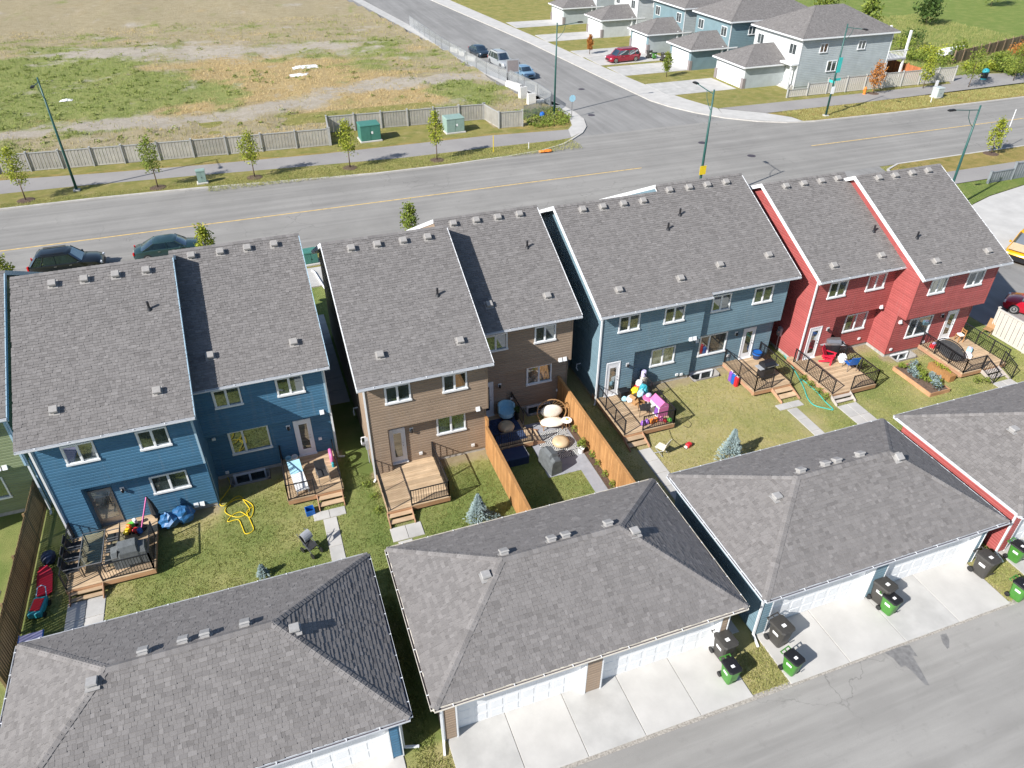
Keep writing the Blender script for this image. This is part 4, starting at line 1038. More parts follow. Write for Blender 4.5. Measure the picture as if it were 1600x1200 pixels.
# ------------------------------------------------------------------ wooden fences
def board_fence(name, label, x, y0, y1, h, mat, group=None, gap=.012, cap=True, face=-1, step=2.4, bw=.14):
    th = T(name, label, 'fence', (x, (y0 + y1) / 2, 0), 0, group); y = y0; k = 0
    while y < y1 - .02:
        w = min(bw, y1 - y); hh = h + RND.uniform(-.012, .012)
        MB().box(x - .011 + face * .03, x + .011 + face * .03, y + gap / 2, y + w - gap / 2, .04, hh).build('fence_board', mat, th); y += bw; k += 1
    for z in (.3, h - .25): MB().box(x - .019, x + .019, y0, y1, z, z + .09).build('fence_rail', mat, th)
    n = max(1, round((y1 - y0) / step))
    for i in range(n + 1): yy = y0 + (y1 - y0) * i / n; MB().box(x + .02 * -face - .045, x + .02 * -face + .045, yy - .045, yy + .045, -.05, h + .04).build('fence_post', mat, th)
    if cap: MB().box(x - .07, x + .07, y0 - .02, y1 + .02, h + .012, h + .05).build('fence_cap', mat, th)
    return th


board_fence('wooden_fence', 'olive brown board fence beside the green house', -12.1, 20.9, 30.9, 1.8, 'fence_olive', gap=.028, face=1, cap=False, bw=.145)
board_fence('wooden_fence', 'orange board fence between light deck and covered grill', 8.55, 20.9, 27.4, 1.75, 'fence_wood')
board_fence('privacy_fence', 'taller orange privacy panel beside the dark rug deck', 8.62, 27.45, 29.6, 2.15, 'fence_wood', cap=True)
board_fence('wooden_fence', 'orange board fence along the patio with planted border', 13.62, 20.6, 30.2, 1.75, 'fence_wood')


plain('slate_vinyl', (.2, .22, .235), .6, .05, 3)


def panel_fence(label, pts, h, mat, capm, pw=3.05, group=None, hs=None, th_=.05, name='panel_fence', postm=None, z0=.1, thick=.13):
    """posts with panels of narrow vertical boards; each panel is a part, its boards are joined"""
    th = T(name, label, 'fence', (*pts[0], 0), 0, group); k = 0; seg = []
    for a, b in zip(pts, pts[1:]):
        a, b = Vector(a), Vector(b); n = max(1, round((b - a).length / pw))
        for i in range(n): seg.append((a + (b - a) * (i / n), a + (b - a) * ((i + 1) / n)))
    for i, (a, b) in enumerate(seg):
        hh = hs[min(i, len(hs) - 1)] if hs else h; d = (b - a).normalized(); nn = Vector((-d.y, d.x)); L_ = (b - a).length; mb = MB(); nb = int(L_ / .15)
        for j in range(nb):
            p = a + d * (L_ * (j + .06) / nb); q = a + d * (L_ * (j + .94) / nb); o = nn * (.012 if j % 2 else -.012)
            mb.bar((p.x + o.x, p.y + o.y, z0 + hh / 2 + .02), (q.x + o.x, q.y + o.y, z0 + hh / 2 + .02), .022, hh - .12)
        stuff(mb.build('fence_panel', mat, th))
        MB().bar((a.x, a.y, z0 + hh - .04), (b.x, b.y, z0 + hh - .04), .12, .07).build('top_rail', capm, th); MB().bar((a.x, a.y, z0 + .08), (b.x, b.y, z0 + .08), .06, .1).build('bottom_rail', mat, th)
    for i in range(len(seg) + 1):
        p = seg[i][0] if i < len(seg) else seg[-1][1]; hh = (hs[min(i, len(hs) - 1)] if hs else h)
        if hs and i: hh = max(hh, hs[min(i - 1, len(hs) - 1)])
        d = (seg[min(i, len(seg) - 1)][1] - seg[min(i, len(seg) - 1)][0]).normalized(); M3 = Matrix(((d.x, -d.y, 0), (d.y, d.x, 0), (0, 0, 1)))
        mb = MB().obox((p.x, p.y, z0 + hh / 2), (thick, thick * 2.2, hh + .12), M3); mb.obox((p.x, p.y, z0 + hh + .09), (thick + .05, thick * 2.2 + .05, .05), M3); mb.build('fence_post', postm or capm, th)
    return th


panel_fence('pale grey panel fence between the boulevard path and the weedy field', [(-40, 82.5), (-22.5, 81.2), (-11.4, 80.4), (-1.8, 79.75), (8.4, 79.2), (8.8, 83.6), (26.4, 82.6), (26.9, 78.85), (29.6, 78.65)], 1.75, 'fence_grey', 'fence_cap')
panel_fence('pale panel fence stepping up beside the grey corner house', [(65, 78.85), (91.3, 78.35)], 1.8, 'fence_vinyl', 'fence_cap', 3.0, hs=[.95, 1.45, 1.85], thick=.1)
panel_fence('cream vinyl fence between the red duplex lawn and the lane', [(42.55, 20.2), (42.55, 27.7)], 1.8, 'fence_vinyl', 'fence_vinyl', 2.5, z0=0, thick=.06)
panel_fence('slate grey panel fence beside the concrete apron', [(64.3, 47.85), (76, 48.1)], 1.6, 'slate_vinyl', 'slate_vinyl', 2.9, hs=[1.1, 1.6], thick=.1, z0=.03)
for lb, a, b, m_ in (('reddish brown board fence behind the pale panel fence', (86.6, 79.6), (86.6, 96), 'fence_red'), ('weathered brown board fence beyond the shrubs', (99, 86), (122, 92.5), 'fence_old')):
    th = T('board_fence', lb, 'fence', (*a, 0), 0); d = (Vector(b) - Vector(a)); L_ = d.length; d.normalize(); mb = None
    for k in range(int(L_ / .3)):
        p = Vector(a) + d * (k * .3); q = p + d * .27; MB().bar((p.x, p.y, .95), (q.x, q.y, .95), .04, 1.75).build('fence_board', m_, th)
    for k in range(int(L_ / 2.4) + 1): p = Vector(a) + d * (k * 2.4); MB().box(p.x - .08, p.x + .08, p.y - .08, p.y + .08, 0, 2.0).build('fence_post', m_, th)

# ------------------------------------------------------------------ wheelie bins
def make_bin(body, lid, s, label, kind):
    t = T('wheelie_bin', label, 'bin', group='wheelie bins by the garage doors'); w, d, h = .6 * s, .72 * s, 1.0 * s
    def ring(k, z, oy=0): return [(x * k * w / 2 * (1 if abs(y) < .99 else .92), oy + y * k * d / 2, z) for x, y in ((-.8, -1), (.8, -1), (1, -.8), (1, .8), (.8, 1), (-.8, 1), (-1, .8), (-1, -.8))]
    mb = MB().loft([ring(.74, .03), ring(.78, .12), ring(.97, h * .9), ring(1.04, h * .905), ring(1.04, h * .95)]); mb.build('body', body, t, False)
    mb = MB().loft([ring(1.07, h * .952), ring(1.09, h * .975), ring(1.0, h * 1.03), ring(.6, h * 1.05)]); l = mb.build('lid', lid, t, False)
    hb = MB(); yb = d * .56
    for a, b in (((-w * .42, yb, h * .93), (-w * .42, yb + .1, h * .96)), ((w * .42, yb, h * .93), (w * .42, yb + .1, h * .96)), ((0, yb, h * .93), (0, yb + .1, h * .96)), ((-w * .46, yb + .1, h * .96), (w * .46, yb + .1, h * .96))): hb.bar(a, b, .035)
    hb.build('handle', body if kind == 'g' else lid, t, False)
    for x in (-1, 1):
        wm = MB(); c = (x * w * .46, d * .40, .12 * s)
        wm.loft([[(c[0] + xx, c[1] + .125 * s * k * math.cos(a * math.pi / 7), c[2] + .118 * s * k * math.sin(a * math.pi / 7)) for a in range(14)] for xx, k in ((-.035, .9), (-.03, 1), (.03, 1), (.035, .9))]); wm.build('wheel', 'p_rubber', t, False)
    xs = -w * .455; MB().obox((xs + .012 if 0 else -w * .462, -.02, h * .66), (.008, .26 * s, .13 * s), Matrix.Rotation(R(-6), 3, 'Y')).build('side_label', 'p_white', t, False)
    MB().box(-.1 * s, .06 * s, -d * .2, -d * .02, h * 1.052, h * 1.056).build('lid_sticker', 'p_white', t, False)
    MB().box(-w * .2, w * .2, -d * .545, -d * .5, h * .35, h * .37).build('lift_bar', lid, t, False)
    return t


bk = make_bin('p_bin_black', 'p_bin_black', 1.05, 'black wheelie bin beside the brown garage door edge', 'b'); gn = make_bin('p_bin_green', 'p_dark', .86, 'green wheelie bin in front of the black bin at the brown garage', 'g')
BINS = [(bk, (1131, 1012), 4, None), (bk, (1218, 990), 8, 'black wheelie bin at the slate garage corner on the driveway edge'), (bk, (1378, 926), 12, 'black wheelie bin at the pier between the slate garage doors'), (bk, (1538, 884), 6, 'black wheelie bin on the grass edge beside the red garage wall'),
        (gn, (1141, 1049), 2, None), (gn, (1238, 1036), 14, 'green wheelie bin alone on the slate garage driveway nearest the lane'), (gn, (1391, 943), 10, 'green wheelie bin touching the black bin at the slate garage pier'), (gn, (1590, 862), 8, 'green wheelie bin beside the white downspout of the red garage'), (gn, (1594, 922), 8, 'green wheelie bin at the lane corner of the red garage driveway')]
for src, px, a, lb in BINS:
    p = G(*px, .52); loc = (p.x, p.y, .035)
    if lb: dup(src, loc, R(a), lb)
    else: src.location = loc; src.rotation_euler = (0, 0, R(a))


# ------------------------------------------------------------------ furniture and things in the yards
def chair(label, x, y, z, rz, seatm, framem='black_metal', w=.55, style='sling', cat='chair', group=None, s=1.0):
    t = T('garden_chair' if style != 'fold' else 'folding_chair', label, cat, (x, y, z), rz, group); sh, sd = .42 * s, .5 * s; w *= s
    if style == 'adirondack':
        for k in range(5): MB().obox((-w / 2 + w * (k + .5) / 5, .28 * s, .66 * s), (w / 5 - .012, .025, .8 * s), Matrix.Rotation(R(-24), 3, 'X')).build('back_slat', seatm, t, False)
        for k in range(5): MB().obox((0, -.28 * s + k * .12 * s, .36 * s - k * .022 * s), (w, .11 * s, .025), Matrix.Rotation(R(-12), 3, 'X')).build('seat_slat', seatm, t, False)
        for i in (-1, 1):
            MB().box(i * w / 2 - .02 + i * .07, i * w / 2 + .02 + i * .07, -.38 * s, -.28 * s, 0, .56 * s).build('leg', seatm, t, False); MB().bar((i * (w / 2 + .05), -.3 * s, .36 * s), (i * (w / 2 + .05), .42 * s, .02), .03, .12).build('leg', seatm, t, False)
            MB().box(i * w / 2 - .06 + i * .07, i * w / 2 + .06 + i * .07, -.42 * s, .3 * s, .56 * s, .585 * s).build('armrest', seatm, t, False)
    else:
        MB().box(-w / 2, w / 2, -sd / 2, sd / 2, sh, sh + .025).build('seat', seatm, t, False)
        MB().obox((0, sd / 2 + .07, sh + .3 * s), (w, .025, .58 * s), Matrix.Rotation(R(-14), 3, 'X')).build('backrest', seatm, t, False)
        for i in (-1, 1):
            for j in (-1, 1): MB().bar((i * w / 2, j * sd * .5, sh + .01), (i * w / 2, (-j if style == 'fold' else j) * sd * .55, 0), .025).build('leg', framem, t, False)
            if style == 'sling': MB().bar((i * w / 2, -sd / 2, sh + .22), (i * w / 2, sd / 2 + .06, sh + .24), .03).build('armrest', framem, t, False); MB().bar((i * w / 2, -sd / 2, sh), (i * w / 2, -sd / 2, sh + .22), .025).build('arm_post', framem, t, False)
    return t


def grill(label, x, y, z, rz, covered=True, w=1.35, mat='grey_cover'):
    t = T('barbecue_grill', label, 'grill', (x, y, z), rz)
    if covered:
        pr = [(-.33, 0), (-.31, .8), (-.2, 1.08), (.14, 1.16), (.27, 1.02), (.32, .6), (.33, 0)]; secs = []
        for u, k in ((-.5, .74), (-.47, .8), (-.3, .84), (-.25, 1), (.25, 1), (.3, .84), (.47, .8), (.5, .74)):
            secs.append([(u * w, p[0] * (1 if k > .95 else .95) + RND.uniform(-.015, .015), p[1] * k) for p in pr])
        MB().loft(secs).build('cover', mat, t, False)
        MB().bar((w * .505, -.26, .3), (w * .505, .26, .34), .02, .03).build('drawcord', 'p_cream', t, False)
    else:
        MB().bev(-w * .28, w * .28, -.28, .28, .12, .78, .02).build('cabinet', 'black_metal', t, False)
        secs = [[(u, -.3, .84), (u, -.3, 1.0), (u, -.16, 1.15), (u, .1, 1.17), (u, .27, 1.02), (u, .28, .84)] for u in (-w * .28, w * .28)]; h = MB().loft(secs).build('hood', 'steel' if mat == 'steel' else 'black_metal', t, False)
        MB().bar((-w * .2, -.36, .95), (w * .2, -.36, .95), .03).build('handle', 'steel', h, False)
        for i in (-1, 1): MB().box(min(i * w * .285, i * w * .5), max(i * w * .285, i * w * .5), -.26, .26, .8, .84).build('side_shelf', 'p_grey', t, False)
        for i in (-1, 1):
            for j in (-1, 1): MB().box(i * w * .25 - .03, i * w * .25 + .03, j * .22 - .03, j * .22 + .03, 0, .12).build('leg', 'black_metal', t, False)
    return t


D_ = .425
# navy duplex, dining deck
tb = T('patio_table', 'long glass topped patio table on the dining deck', 'table', (-9.42, 26.05, D_)); MB().box(-.42, .42, -.95, .95, .7, .715).build('table_top', 'table_glass', tb, False); MB().box(-.45, .45, -.98, -.95, .69, .725).box(-.45, .45, .95, .98, .69, .725).box(-.45, -.42, -.95, .95, .69, .725).box(.42, .45, -.95, .95, .69, .725).build('table_frame', 'steel', tb, False)
for i in (-1, 1):
    for j in (-1, 1): MB().box(i * .38 - .02, i * .38 + .02, j * .88 - .02, j * .88 + .02, 0, .69).build('leg', 'black_metal', tb, False)
for k, (dx, dy) in enumerate(((-.72, -.65), (-.72, 0), (-.72, .65), (.72, -.65), (.72, 0), (.72, .65))):
    chair('black sling chair on the railing side of the long glass patio table' if dx < 0 else 'black sling chair on the grill side of the long glass patio table', -9.42 + dx, 26.05 + dy, D_, R(90 if dx < 0 else -90), 'black_cloth', 'steel', .5, group='dining chairs on the navy deck')
grill('grey covered barbecue grill on the dining deck front corner', -7.95, 25.45, D_, R(2))
def lumpy(name, label, cat, x, y, z, r, mat, jit=.1, group=None, nu=12, nv=8):
    o = MB().ball((0, 0, r[2] * .98), r, nu, nv, jit=jit).build(name, mat, None, smooth=jit < .02); o.location = (x, y, z); return tag(o, label, cat, group)
lumpy('plastic_bag', 'stuffed blue plastic bag beside the dining deck', 'bag', -6.55, 27.45, 0, (.42, .38, .42), 'p_bagblue', .2); lumpy('plastic_bag', 'stuffed blue plastic bag against the navy wall below the window', 'bag', -5.98, 27.65, 0, (.46, .4, .45), 'p_bagblue', .2)
um = T('patio_umbrella', 'folded patio umbrella with pink pole leaning at the dining deck', 'umbrella', (-7.7, 27.3, D_)); MB().bar((0, 0, .05), (.55, .35, 1.45), .05).build('pole', 'p_pink', um, False); MB().tube([(.55, .35, 1.5), (.62, .32, 1.1), (.66, .3, .5), (.66, .3, .2)], [.02, .1, .17, .08], 8).build('canopy', 'black_cloth', um, False); MB().lathe([(.22, 0), (.22, .08), (.05, .1)], 12).build('base', 'p_dark', um, False)
def toy_truck(label, x, y, z, rz, ca, cb):
    t = T('toy_truck', label, 'toy', (x, y, z), rz); MB().bev(-.2, .08, -.11, .11, .08, .24, .03).build('bed', ca, t, False); MB().bev(.09, .24, -.1, .1, .08, .34, .03).build('cab', cb, t, False)
    for i in (-.13, .15):
        for j in (-.13, .13): MB().loft([[(i + .07 * math.cos(a * .63), j + d, .07 + .07 * math.sin(a * .63)) for a in range(10)] for d in (-.02, .02)]).build('wheel', 'p_rubber', t, False)
    return t
toy_truck('green and white toy truck on the dining deck', -8.1, 27.6, D_, R(30), 'p_lime', 'p_white'); toy_truck('red and blue toy truck on the dining deck', -7.85, 27.1, D_, R(-40), 'p_red', 'p_blue'); toy_truck('yellow toy truck on the dining deck', -8.25, 27.25, D_, R(70), 'p_yellow', 'p_orange')
# things along the olive fence
sled = T('plastic_sled', 'long red plastic sled beside the olive fence', 'sled', (-11.5, 25.7, 0), R(96)); MB().loft([[(x, -.26 * k, .06 + h), (x, -.2 * k, h), (x, .2 * k, h), (x, .26 * k, .06 + h), (x, .3 * k, .1 + h), (x, -.3 * k, .1 + h)] for x, k, h in ((-.75, .8, .12), (-.6, 1, .02), (.5, 1, .02), (.7, .85, .1), (.8, .5, .25))]).build('hull', 'p_redplastic', sled, False); MB().tube([(.75, -.12, .25), (.95, 0, .25), (.75, .12, .25)], .012, 5).build('rope', 'p_white', sled, False)
slab = T('folding_table', 'lilac folding table lying beside the olive fence', 'table', (-11.45, 21.9, .0), R(92)); MB().box(-.95, .95, -.4, .4, .42, .46).build('table_top', 'p_lilac', slab, False); MB().box(-.97, .97, -.43, -.4, .4, .47).box(-.97, .97, .4, .43, .4, .47).build('edge_trim', 'p_blue', slab, False)
for i in (-.7, .7):
    for j in (-.3, .3): MB().box(i - .02, i + .02, j - .02, j + .02, 0, .42).build('leg', 'steel', slab, False)
lw = T('toy_wagon', 'teal and red toy wagon beside the red sled', 'toy', (-11.5, 24.3, 0), R(80)); MB().bev(-.45, .45, -.26, .26, .15, .4, .04).build('tub', 'p_teal', lw, False); MB().tube([(.45, -.2, .35), (.75, -.15, .6), (.8, 0, .65), (.75, .15, .6), (.45, .2, .35)], .02, 6).build('handle', 'p_sky', lw, False); MB().box(-.3, .3, -.18, .18, .401, .44).build('seat', 'p_red', lw, False)
for i in (-.3, .3):
    for j in (-.28, .28): MB().loft([[(i + .12 * math.cos(a * .63), j + d, .12 + .12 * math.sin(a * .63)) for a in range(10)] for d in (-.03, .03)]).build('wheel', 'p_rubber', lw, False)
lumpy('storage_tub', 'dark tub with blue lid beside the olive fence', 'tub', -11.45, 27.0, 0, (.3, .36, .3), 'p_navy', .05)
# navy duplex right deck and lawn
def hose(label, pts, mat, r=.018):
    P = []
    for i in range(len(pts) - 1):
        p0, p1, p2, p3 = (Vector(pts[max(i - 1, 0)]), Vector(pts[i]), Vector(pts[i + 1]), Vector(pts[min(i + 2, len(pts) - 1)]))
        for k in range(8):
            t = k / 8; P.append(.5 * ((2 * p1) + (p2 - p0) * t + (2 * p0 - 5 * p1 + 4 * p2 - p3) * t * t + (3 * p1 - p0 - 3 * p2 + p3) * t ** 3))
    P.append(Vector(pts[-1])); return tag(MB().tube(P, r, 6).build('garden_hose', mat, smooth=True), label, 'hose')
hz = [(353, 741), (360, 758), (352, 772), (343, 785), (350, 790), (372, 775), (383, 785), (390, 798), (372, 808), (352, 800), (360, 785), (378, 780), (395, 790), (392, 808), (376, 800), (362, 806), (356, 815), (372, 812), (378, 822), (384, 834), (396, 828), (392, 815), (386, 800), (394, 792)]
hose('tangled yellow garden hose on the lawn below the navy duplex', [tuple(G(*p, .03)) for p in hz], 'p_yellow', .021)
ln = T('sun_lounger', 'white sun lounger with blue pattern on the small deck', 'lounger', (-.72, 28.0, D_), R(6)); MB().box(-.3, .3, -.95, .35, .28, .31).build('seat', 'p_white', ln, False); MB().obox((0, .62, .47), (.6, .68, .03), Matrix.Rotation(R(32), 3, 'X')).build('backrest', 'p_sky', ln, False)
for i in (-.27, .27):
    for j in (-.85, .2): MB().box(i - .02, i + .02, j - .02, j + .02, 0, .28).build('leg', 'p_white', ln, False)
chair('dark folding lounge chair on the small deck', .4, 27.75, D_, R(8), 'black_cloth', 'steel', .5, 'sling')
for x, m_, lb in ((-1.02, 'p_sky', 'pale blue bucket by the navy wall on the small deck'), (-.72, 'p_white', 'white bucket by the navy wall on the small deck')):
    b = T('bucket', lb, 'bucket', (x, 29.55, D_)); MB().lathe([(.11, 0), (.15, .32), (.165, .32), (.165, .35), (.145, .35), (.105, .03)], 14).build('pail', m_, b, False); MB().tube([(-.15, 0, .33), (-.1, .06, .42), (0, .08, .45), (.1, .06, .42), (.15, 0, .33)], .008, 5).build('handle', 'steel', b, False)
fl = T('pool_float', 'pink and teal pool float against the small deck railing', 'toy', (.98, 29.0, D_ + .35), R(90)); MB().loft([[(.3 * math.cos(a) + .09 * math.cos(a) * math.cos(b), .09 * math.sin(b), .3 * math.sin(a) + .09 * math.sin(a) * math.cos(b)) for b in [i * .785 for i in range(8)]] for a in [k * .4488 for k in range(15)]], caps=False).build('ring', 'p_pink', fl, False, smooth=True); MB().bev(-.5, .1, -.06, .06, -.34, -.1, .03).build('board', 'p_teal', fl, False)
cr = T('milk_crate', 'open blue plastic crate on the lawn beside the small deck steps', 'crate', (-.5, 26.2, 0), R(5))
for q in ((-.2, .2, -.2, -.17, 0, .28), (-.2, .2, .17, .2, 0, .28), (-.2, -.17, -.17, .17, 0, .28), (.17, .2, -.17, .17, 0, .28)): MB().box(*q).build('side', 'p_blue', cr, False)
st = T('baby_stroller', 'dark baby stroller with pale canopy on the garden walk', 'stroller', (-.72, 23.75, 0), R(35))
MB().obox((0, .05, .45), (.4, .5, .06), Matrix.Rotation(R(8), 3, 'X')).obox((0, .32, .68), (.4, .06, .5), Matrix.Rotation(R(-25), 3, 'X')).build('seat', 'black_cloth', st, False)
MB().loft([[(x, .34 - .36 * math.sin(a) * .9, .75 + .34 * math.cos(a)) for x in (-.22, .22)] + [(x, .34 - .33 * math.sin(a) * .9, .75 + .31 * math.cos(a)) for x in (.22, -.22)] for a in [k * .28 for k in range(6)]]).build('canopy', 'p_grey', st, False)
for i in (-.24, .24):
    for j in (-.3, .35): MB().loft([[(i + d, j + .14 * math.cos(a * .52), .14 + .14 * math.sin(a * .52)) for a in range(12)] for d in (-.02, .02)]).build('wheel', 'p_rubber', st, False)
    MB().bar((i * .9, -.3, .14), (i * .9, .55, 1.0), .025).bar((i * .9, .35, .14), (i * .9, -.05, .5), .025).build('frame', 'steel', st, False)
# brown duplex, right yard
sheet('patio_paving', [(10.85, 24.65), (12.58, 24.65), (12.58, 20.4), (13.24, 20.4), (13.24, 28.9), (10.98, 28.9)], .012, 'patio_grey'); BLOCK.append((10.85, 13.6, 24.65, 30.2)); BLOCK.append((12.5, 13.6, 20, 25))
sheet('flower_bed', [(13.25, 20.5), (13.55, 20.5), (13.55, 30.0), (13.25, 30.0)], .02, 'mulch')
m, N, L, B = newmat('rug_pat'); p = wpos(N, L); v = N.new('ShaderNodeTexVoronoi'); v.inputs['Scale'].default_value = 1.55; v.inputs['Randomness'].default_value = .1; L.new(p, v.inputs['Vector'])
sn = N.new('ShaderNodeMath'); sn.operation = 'SINE'; ml = N.new('ShaderNodeMath'); ml.operation = 'MULTIPLY'; ml.inputs[1].default_value = 46; L.new(v.outputs['Distance'], ml.inputs[0]); L.new(ml.outputs[0], sn.inputs[0])
gt = N.new('ShaderNodeMath'); gt.operation = 'GREATER_THAN'; gt.inputs[1].default_value = .1; L.new(sn.outputs[0], gt.inputs[0]); L.new(mix(N, L, gt.outputs[0], (.035, .042, .05), (.62, .62, .6)), B.inputs['Base Color']); B.inputs['Roughness'].default_value = .95
rg = MB().box(11.3, 13.1, 25.75, 28.0, .016, .03).build('patio_rug', 'rug_pat'); tag(rg, 'black and white ring patterned rug on the grey patio', 'rug')
plain('rug_navy', (.03, .05, .11), .95, .6, 9)
tag(MB().box(9.0, 10.75, 27.4, 29.4, D_ + .002, D_ + .016).build('deck_rug', 'rug_navy'), 'dark navy rug on the deck beside the privacy fence', 'rug')
pf = MB().lathe([(.2, 0), (.4, .08), (.46, .2), (.4, .34), (.15, .4), (.03, .38)], 18).build('floor_pouf', 'p_wicker', smooth=True); pf.location = (12.36, 26.75, .03); tag(pf, 'round woven pouf on the ring patterned rug', 'pouf')
pf2 = MB().lathe([(.2, 0), (.4, .08), (.44, .2), (.38, .32), (.15, .37), (.03, .36)], 18).build('floor_pouf', 'p_wicker', smooth=True); pf2.location = (9.95, 28.4, D_ + .02); tag(pf2, 'round woven pouf on the dark navy rug', 'pouf')
lv = T('egg_loveseat', 'white cushioned egg shaped wicker loveseat on the patio rug edge', 'loveseat', (12.5, 28.25, .0), R(-12))
ring = [(.78 * math.cos(a), .28 + .12 * math.sin(a), .85 + .72 * math.sin(a)) for a in [k * .2618 - .5236 for k in range(17)]]
MB().tube(ring + [(-.6, -.25, .3), (.6, -.25, .3), ring[0]], .03, 6).build('frame', 'p_brown', lv, False)
for k in range(1, 12): MB().tube([Vector(ring[k + 2]), Vector(ring[k + 2]) * .5 + Vector((0, .42, .35)), Vector((ring[k + 2][0] * .5, .1, .3))], .012, 5).build('wicker_rib', 'p_brown', lv, False)
MB().ball((0, -.05, .42), (.68, .42, .14), 14, 6).build('seat_cushion', 'p_cream', lv, False, smooth=True); MB().ball((0, .34, .85), (.6, .14, .42), 14, 8).build('back_cushion', 'p_cream', lv, False, smooth=True)
for i in (-.5, .5):
    for j in (-.25, .3): MB().box(i - .02, i + .02, j - .02, j + .02, 0, .3).build('leg', 'p_brown', lv, False)
sd = T('side_table', 'round white side table with fruit beside the loveseat', 'table', (13.2, 27.95, .01)); MB().lathe([(.26, .5), (.28, .51), (.28, .54), (.26, .55)], 16).build('table_top', 'p_white', sd, False); MB().ball((0, 0, .6), .06, 8, 5).build('bowl', 'p_yellow', sd, False)
for k in range(3): MB().bar((.18 * math.cos(k * 2.1), .18 * math.sin(k * 2.1), 0), (.12 * math.cos(k * 2.1), .12 * math.sin(k * 2.1), .5), .02).build('leg', 'p_brown', sd, False)
ac = T('tub_armchair', 'pale blue tub armchair on the deck beside the brown wall', 'armchair', (10.3, 29.35, D_), R(-10)); MB().loft([[(k * .42 * math.cos(a), .05 + k * .4 * math.sin(a), z) for a in [i * .449 for i in range(14)]] for k, z in ((.8, .12), (1, .2), (1, .38), (.95, .42))]).build('seat', 'p_sky', ac, False, smooth=True, sharp=40); MB().loft([[(r * .45 * math.cos(a), .05 + r * .43 * math.sin(a), z) for r, z in ((.85, .4), (1.02, .4), (1.02, .85), (.85, .85))] for a in [-.4 + k * .3 for k in range(14)]]).build('backrest', 'p_sky', ac, False, smooth=True, sharp=40)
for i in (-.25, .25):
    for j in (-.2, .3): MB().box(i - .02, i + .02, j - .02, j + .02, 0, .13).build('leg', 'p_dark', ac, False)
grill('tall dark covered grill standing on the grey patio', 11.2, 25.35, .015, R(100), True, 1.25, 'grey_cover')
bx = T('deck_box', 'low dark covered storage box below the rug deck', 'storage box', (9.72, 26.45, 0), R(0)); MB().bev(-.62, .62, -.45, .45, 0, .5, .04).build('cover', 'p_navy', bx, False); MB().box(.621, .632, -.4, .4, .44, .47).build('edge_trim', 'p_white', bx, False)
# planted pots and border plants
def leafy(mb, c, r, n, s, mi=0, flat=1.0):
    for _ in range(n):
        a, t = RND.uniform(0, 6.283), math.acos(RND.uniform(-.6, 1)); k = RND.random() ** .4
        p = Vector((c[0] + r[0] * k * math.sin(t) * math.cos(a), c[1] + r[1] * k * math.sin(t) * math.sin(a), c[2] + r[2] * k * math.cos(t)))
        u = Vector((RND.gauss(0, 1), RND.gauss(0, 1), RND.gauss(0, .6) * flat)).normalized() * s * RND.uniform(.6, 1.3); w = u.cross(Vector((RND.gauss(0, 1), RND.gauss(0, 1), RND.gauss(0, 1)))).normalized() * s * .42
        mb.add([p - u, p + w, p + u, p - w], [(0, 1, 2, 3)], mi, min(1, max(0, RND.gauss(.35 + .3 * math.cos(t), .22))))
def plant(label, x, y, z, r, h, n, leaf='leaf_green', name='border_plant', s=.06, group=None):
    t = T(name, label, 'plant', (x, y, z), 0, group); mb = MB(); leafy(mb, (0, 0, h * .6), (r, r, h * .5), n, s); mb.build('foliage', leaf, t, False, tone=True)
    MB().tube([(0, 0, 0), (.01, .01, h * .3), (-.01, 0, h * .7)], [.015, .012, .005], 5).build('stem', 'bark', t, False); return t
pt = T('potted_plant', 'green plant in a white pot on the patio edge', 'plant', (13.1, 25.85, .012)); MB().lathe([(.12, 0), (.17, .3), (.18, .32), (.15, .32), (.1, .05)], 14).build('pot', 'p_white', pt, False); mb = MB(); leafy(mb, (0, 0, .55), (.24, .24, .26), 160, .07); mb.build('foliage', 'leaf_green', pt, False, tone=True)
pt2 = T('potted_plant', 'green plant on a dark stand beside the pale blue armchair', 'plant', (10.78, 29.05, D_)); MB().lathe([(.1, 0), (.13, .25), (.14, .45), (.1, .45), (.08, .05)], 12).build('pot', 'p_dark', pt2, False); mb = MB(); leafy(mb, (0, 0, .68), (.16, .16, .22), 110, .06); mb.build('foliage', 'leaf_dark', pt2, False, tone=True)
for k, y in enumerate((27.4, 26.3, 25.2, 24.5, 23.7, 22.9, 22.1, 21.3)): plant('small grassy border plant along the orange fence bed', 13.4, y, .02, .17, .5, 70, group='plants in the patio border')
for k, (x, y) in enumerate(((2.45, 25.2), (2.5, 26.2), (2.3, 27.1))): plant('low weed beside the light wood deck', x, y, 0, .25, .2, 60, group='weeds beside the light deck')
# slate duplex, left deck
def carton(label, x, y, z, rz, w, d, h, mat='p_brown'):
    t = T('cardboard_box', label, 'box', (x, y, z), rz)
    for q in ((-w / 2, w / 2, -d / 2, -d / 2 + .01, 0, h), (-w / 2, w / 2, d / 2 - .01, d / 2, 0, h), (-w / 2, -w / 2 + .01, -d / 2 + .01, d / 2 - .01, 0, h), (w / 2 - .01, w / 2, -d / 2 + .01, d / 2 - .01, 0, h), (-w / 2 + .01, w / 2 - .01, -d / 2 + .01, d / 2 - .01, 0, .01)): MB().box(*q).build('side', mat, t, False)
    for i in (-1, 1): MB().obox((i * (w / 2 + .08), 0, h + .06), (.2, d, .01), Matrix.Rotation(R(i * 38), 3, 'Y')).build('flap', mat, t, False)
    return t
carton('open brown cardboard box among toys on the slate deck', 17.45, 28.25, D_, R(20), .5, .4, .45); carton('smaller brown cardboard box beside the white bags on the slate deck', 17.55, 27.85, D_, R(-15), .35, .3, .3)
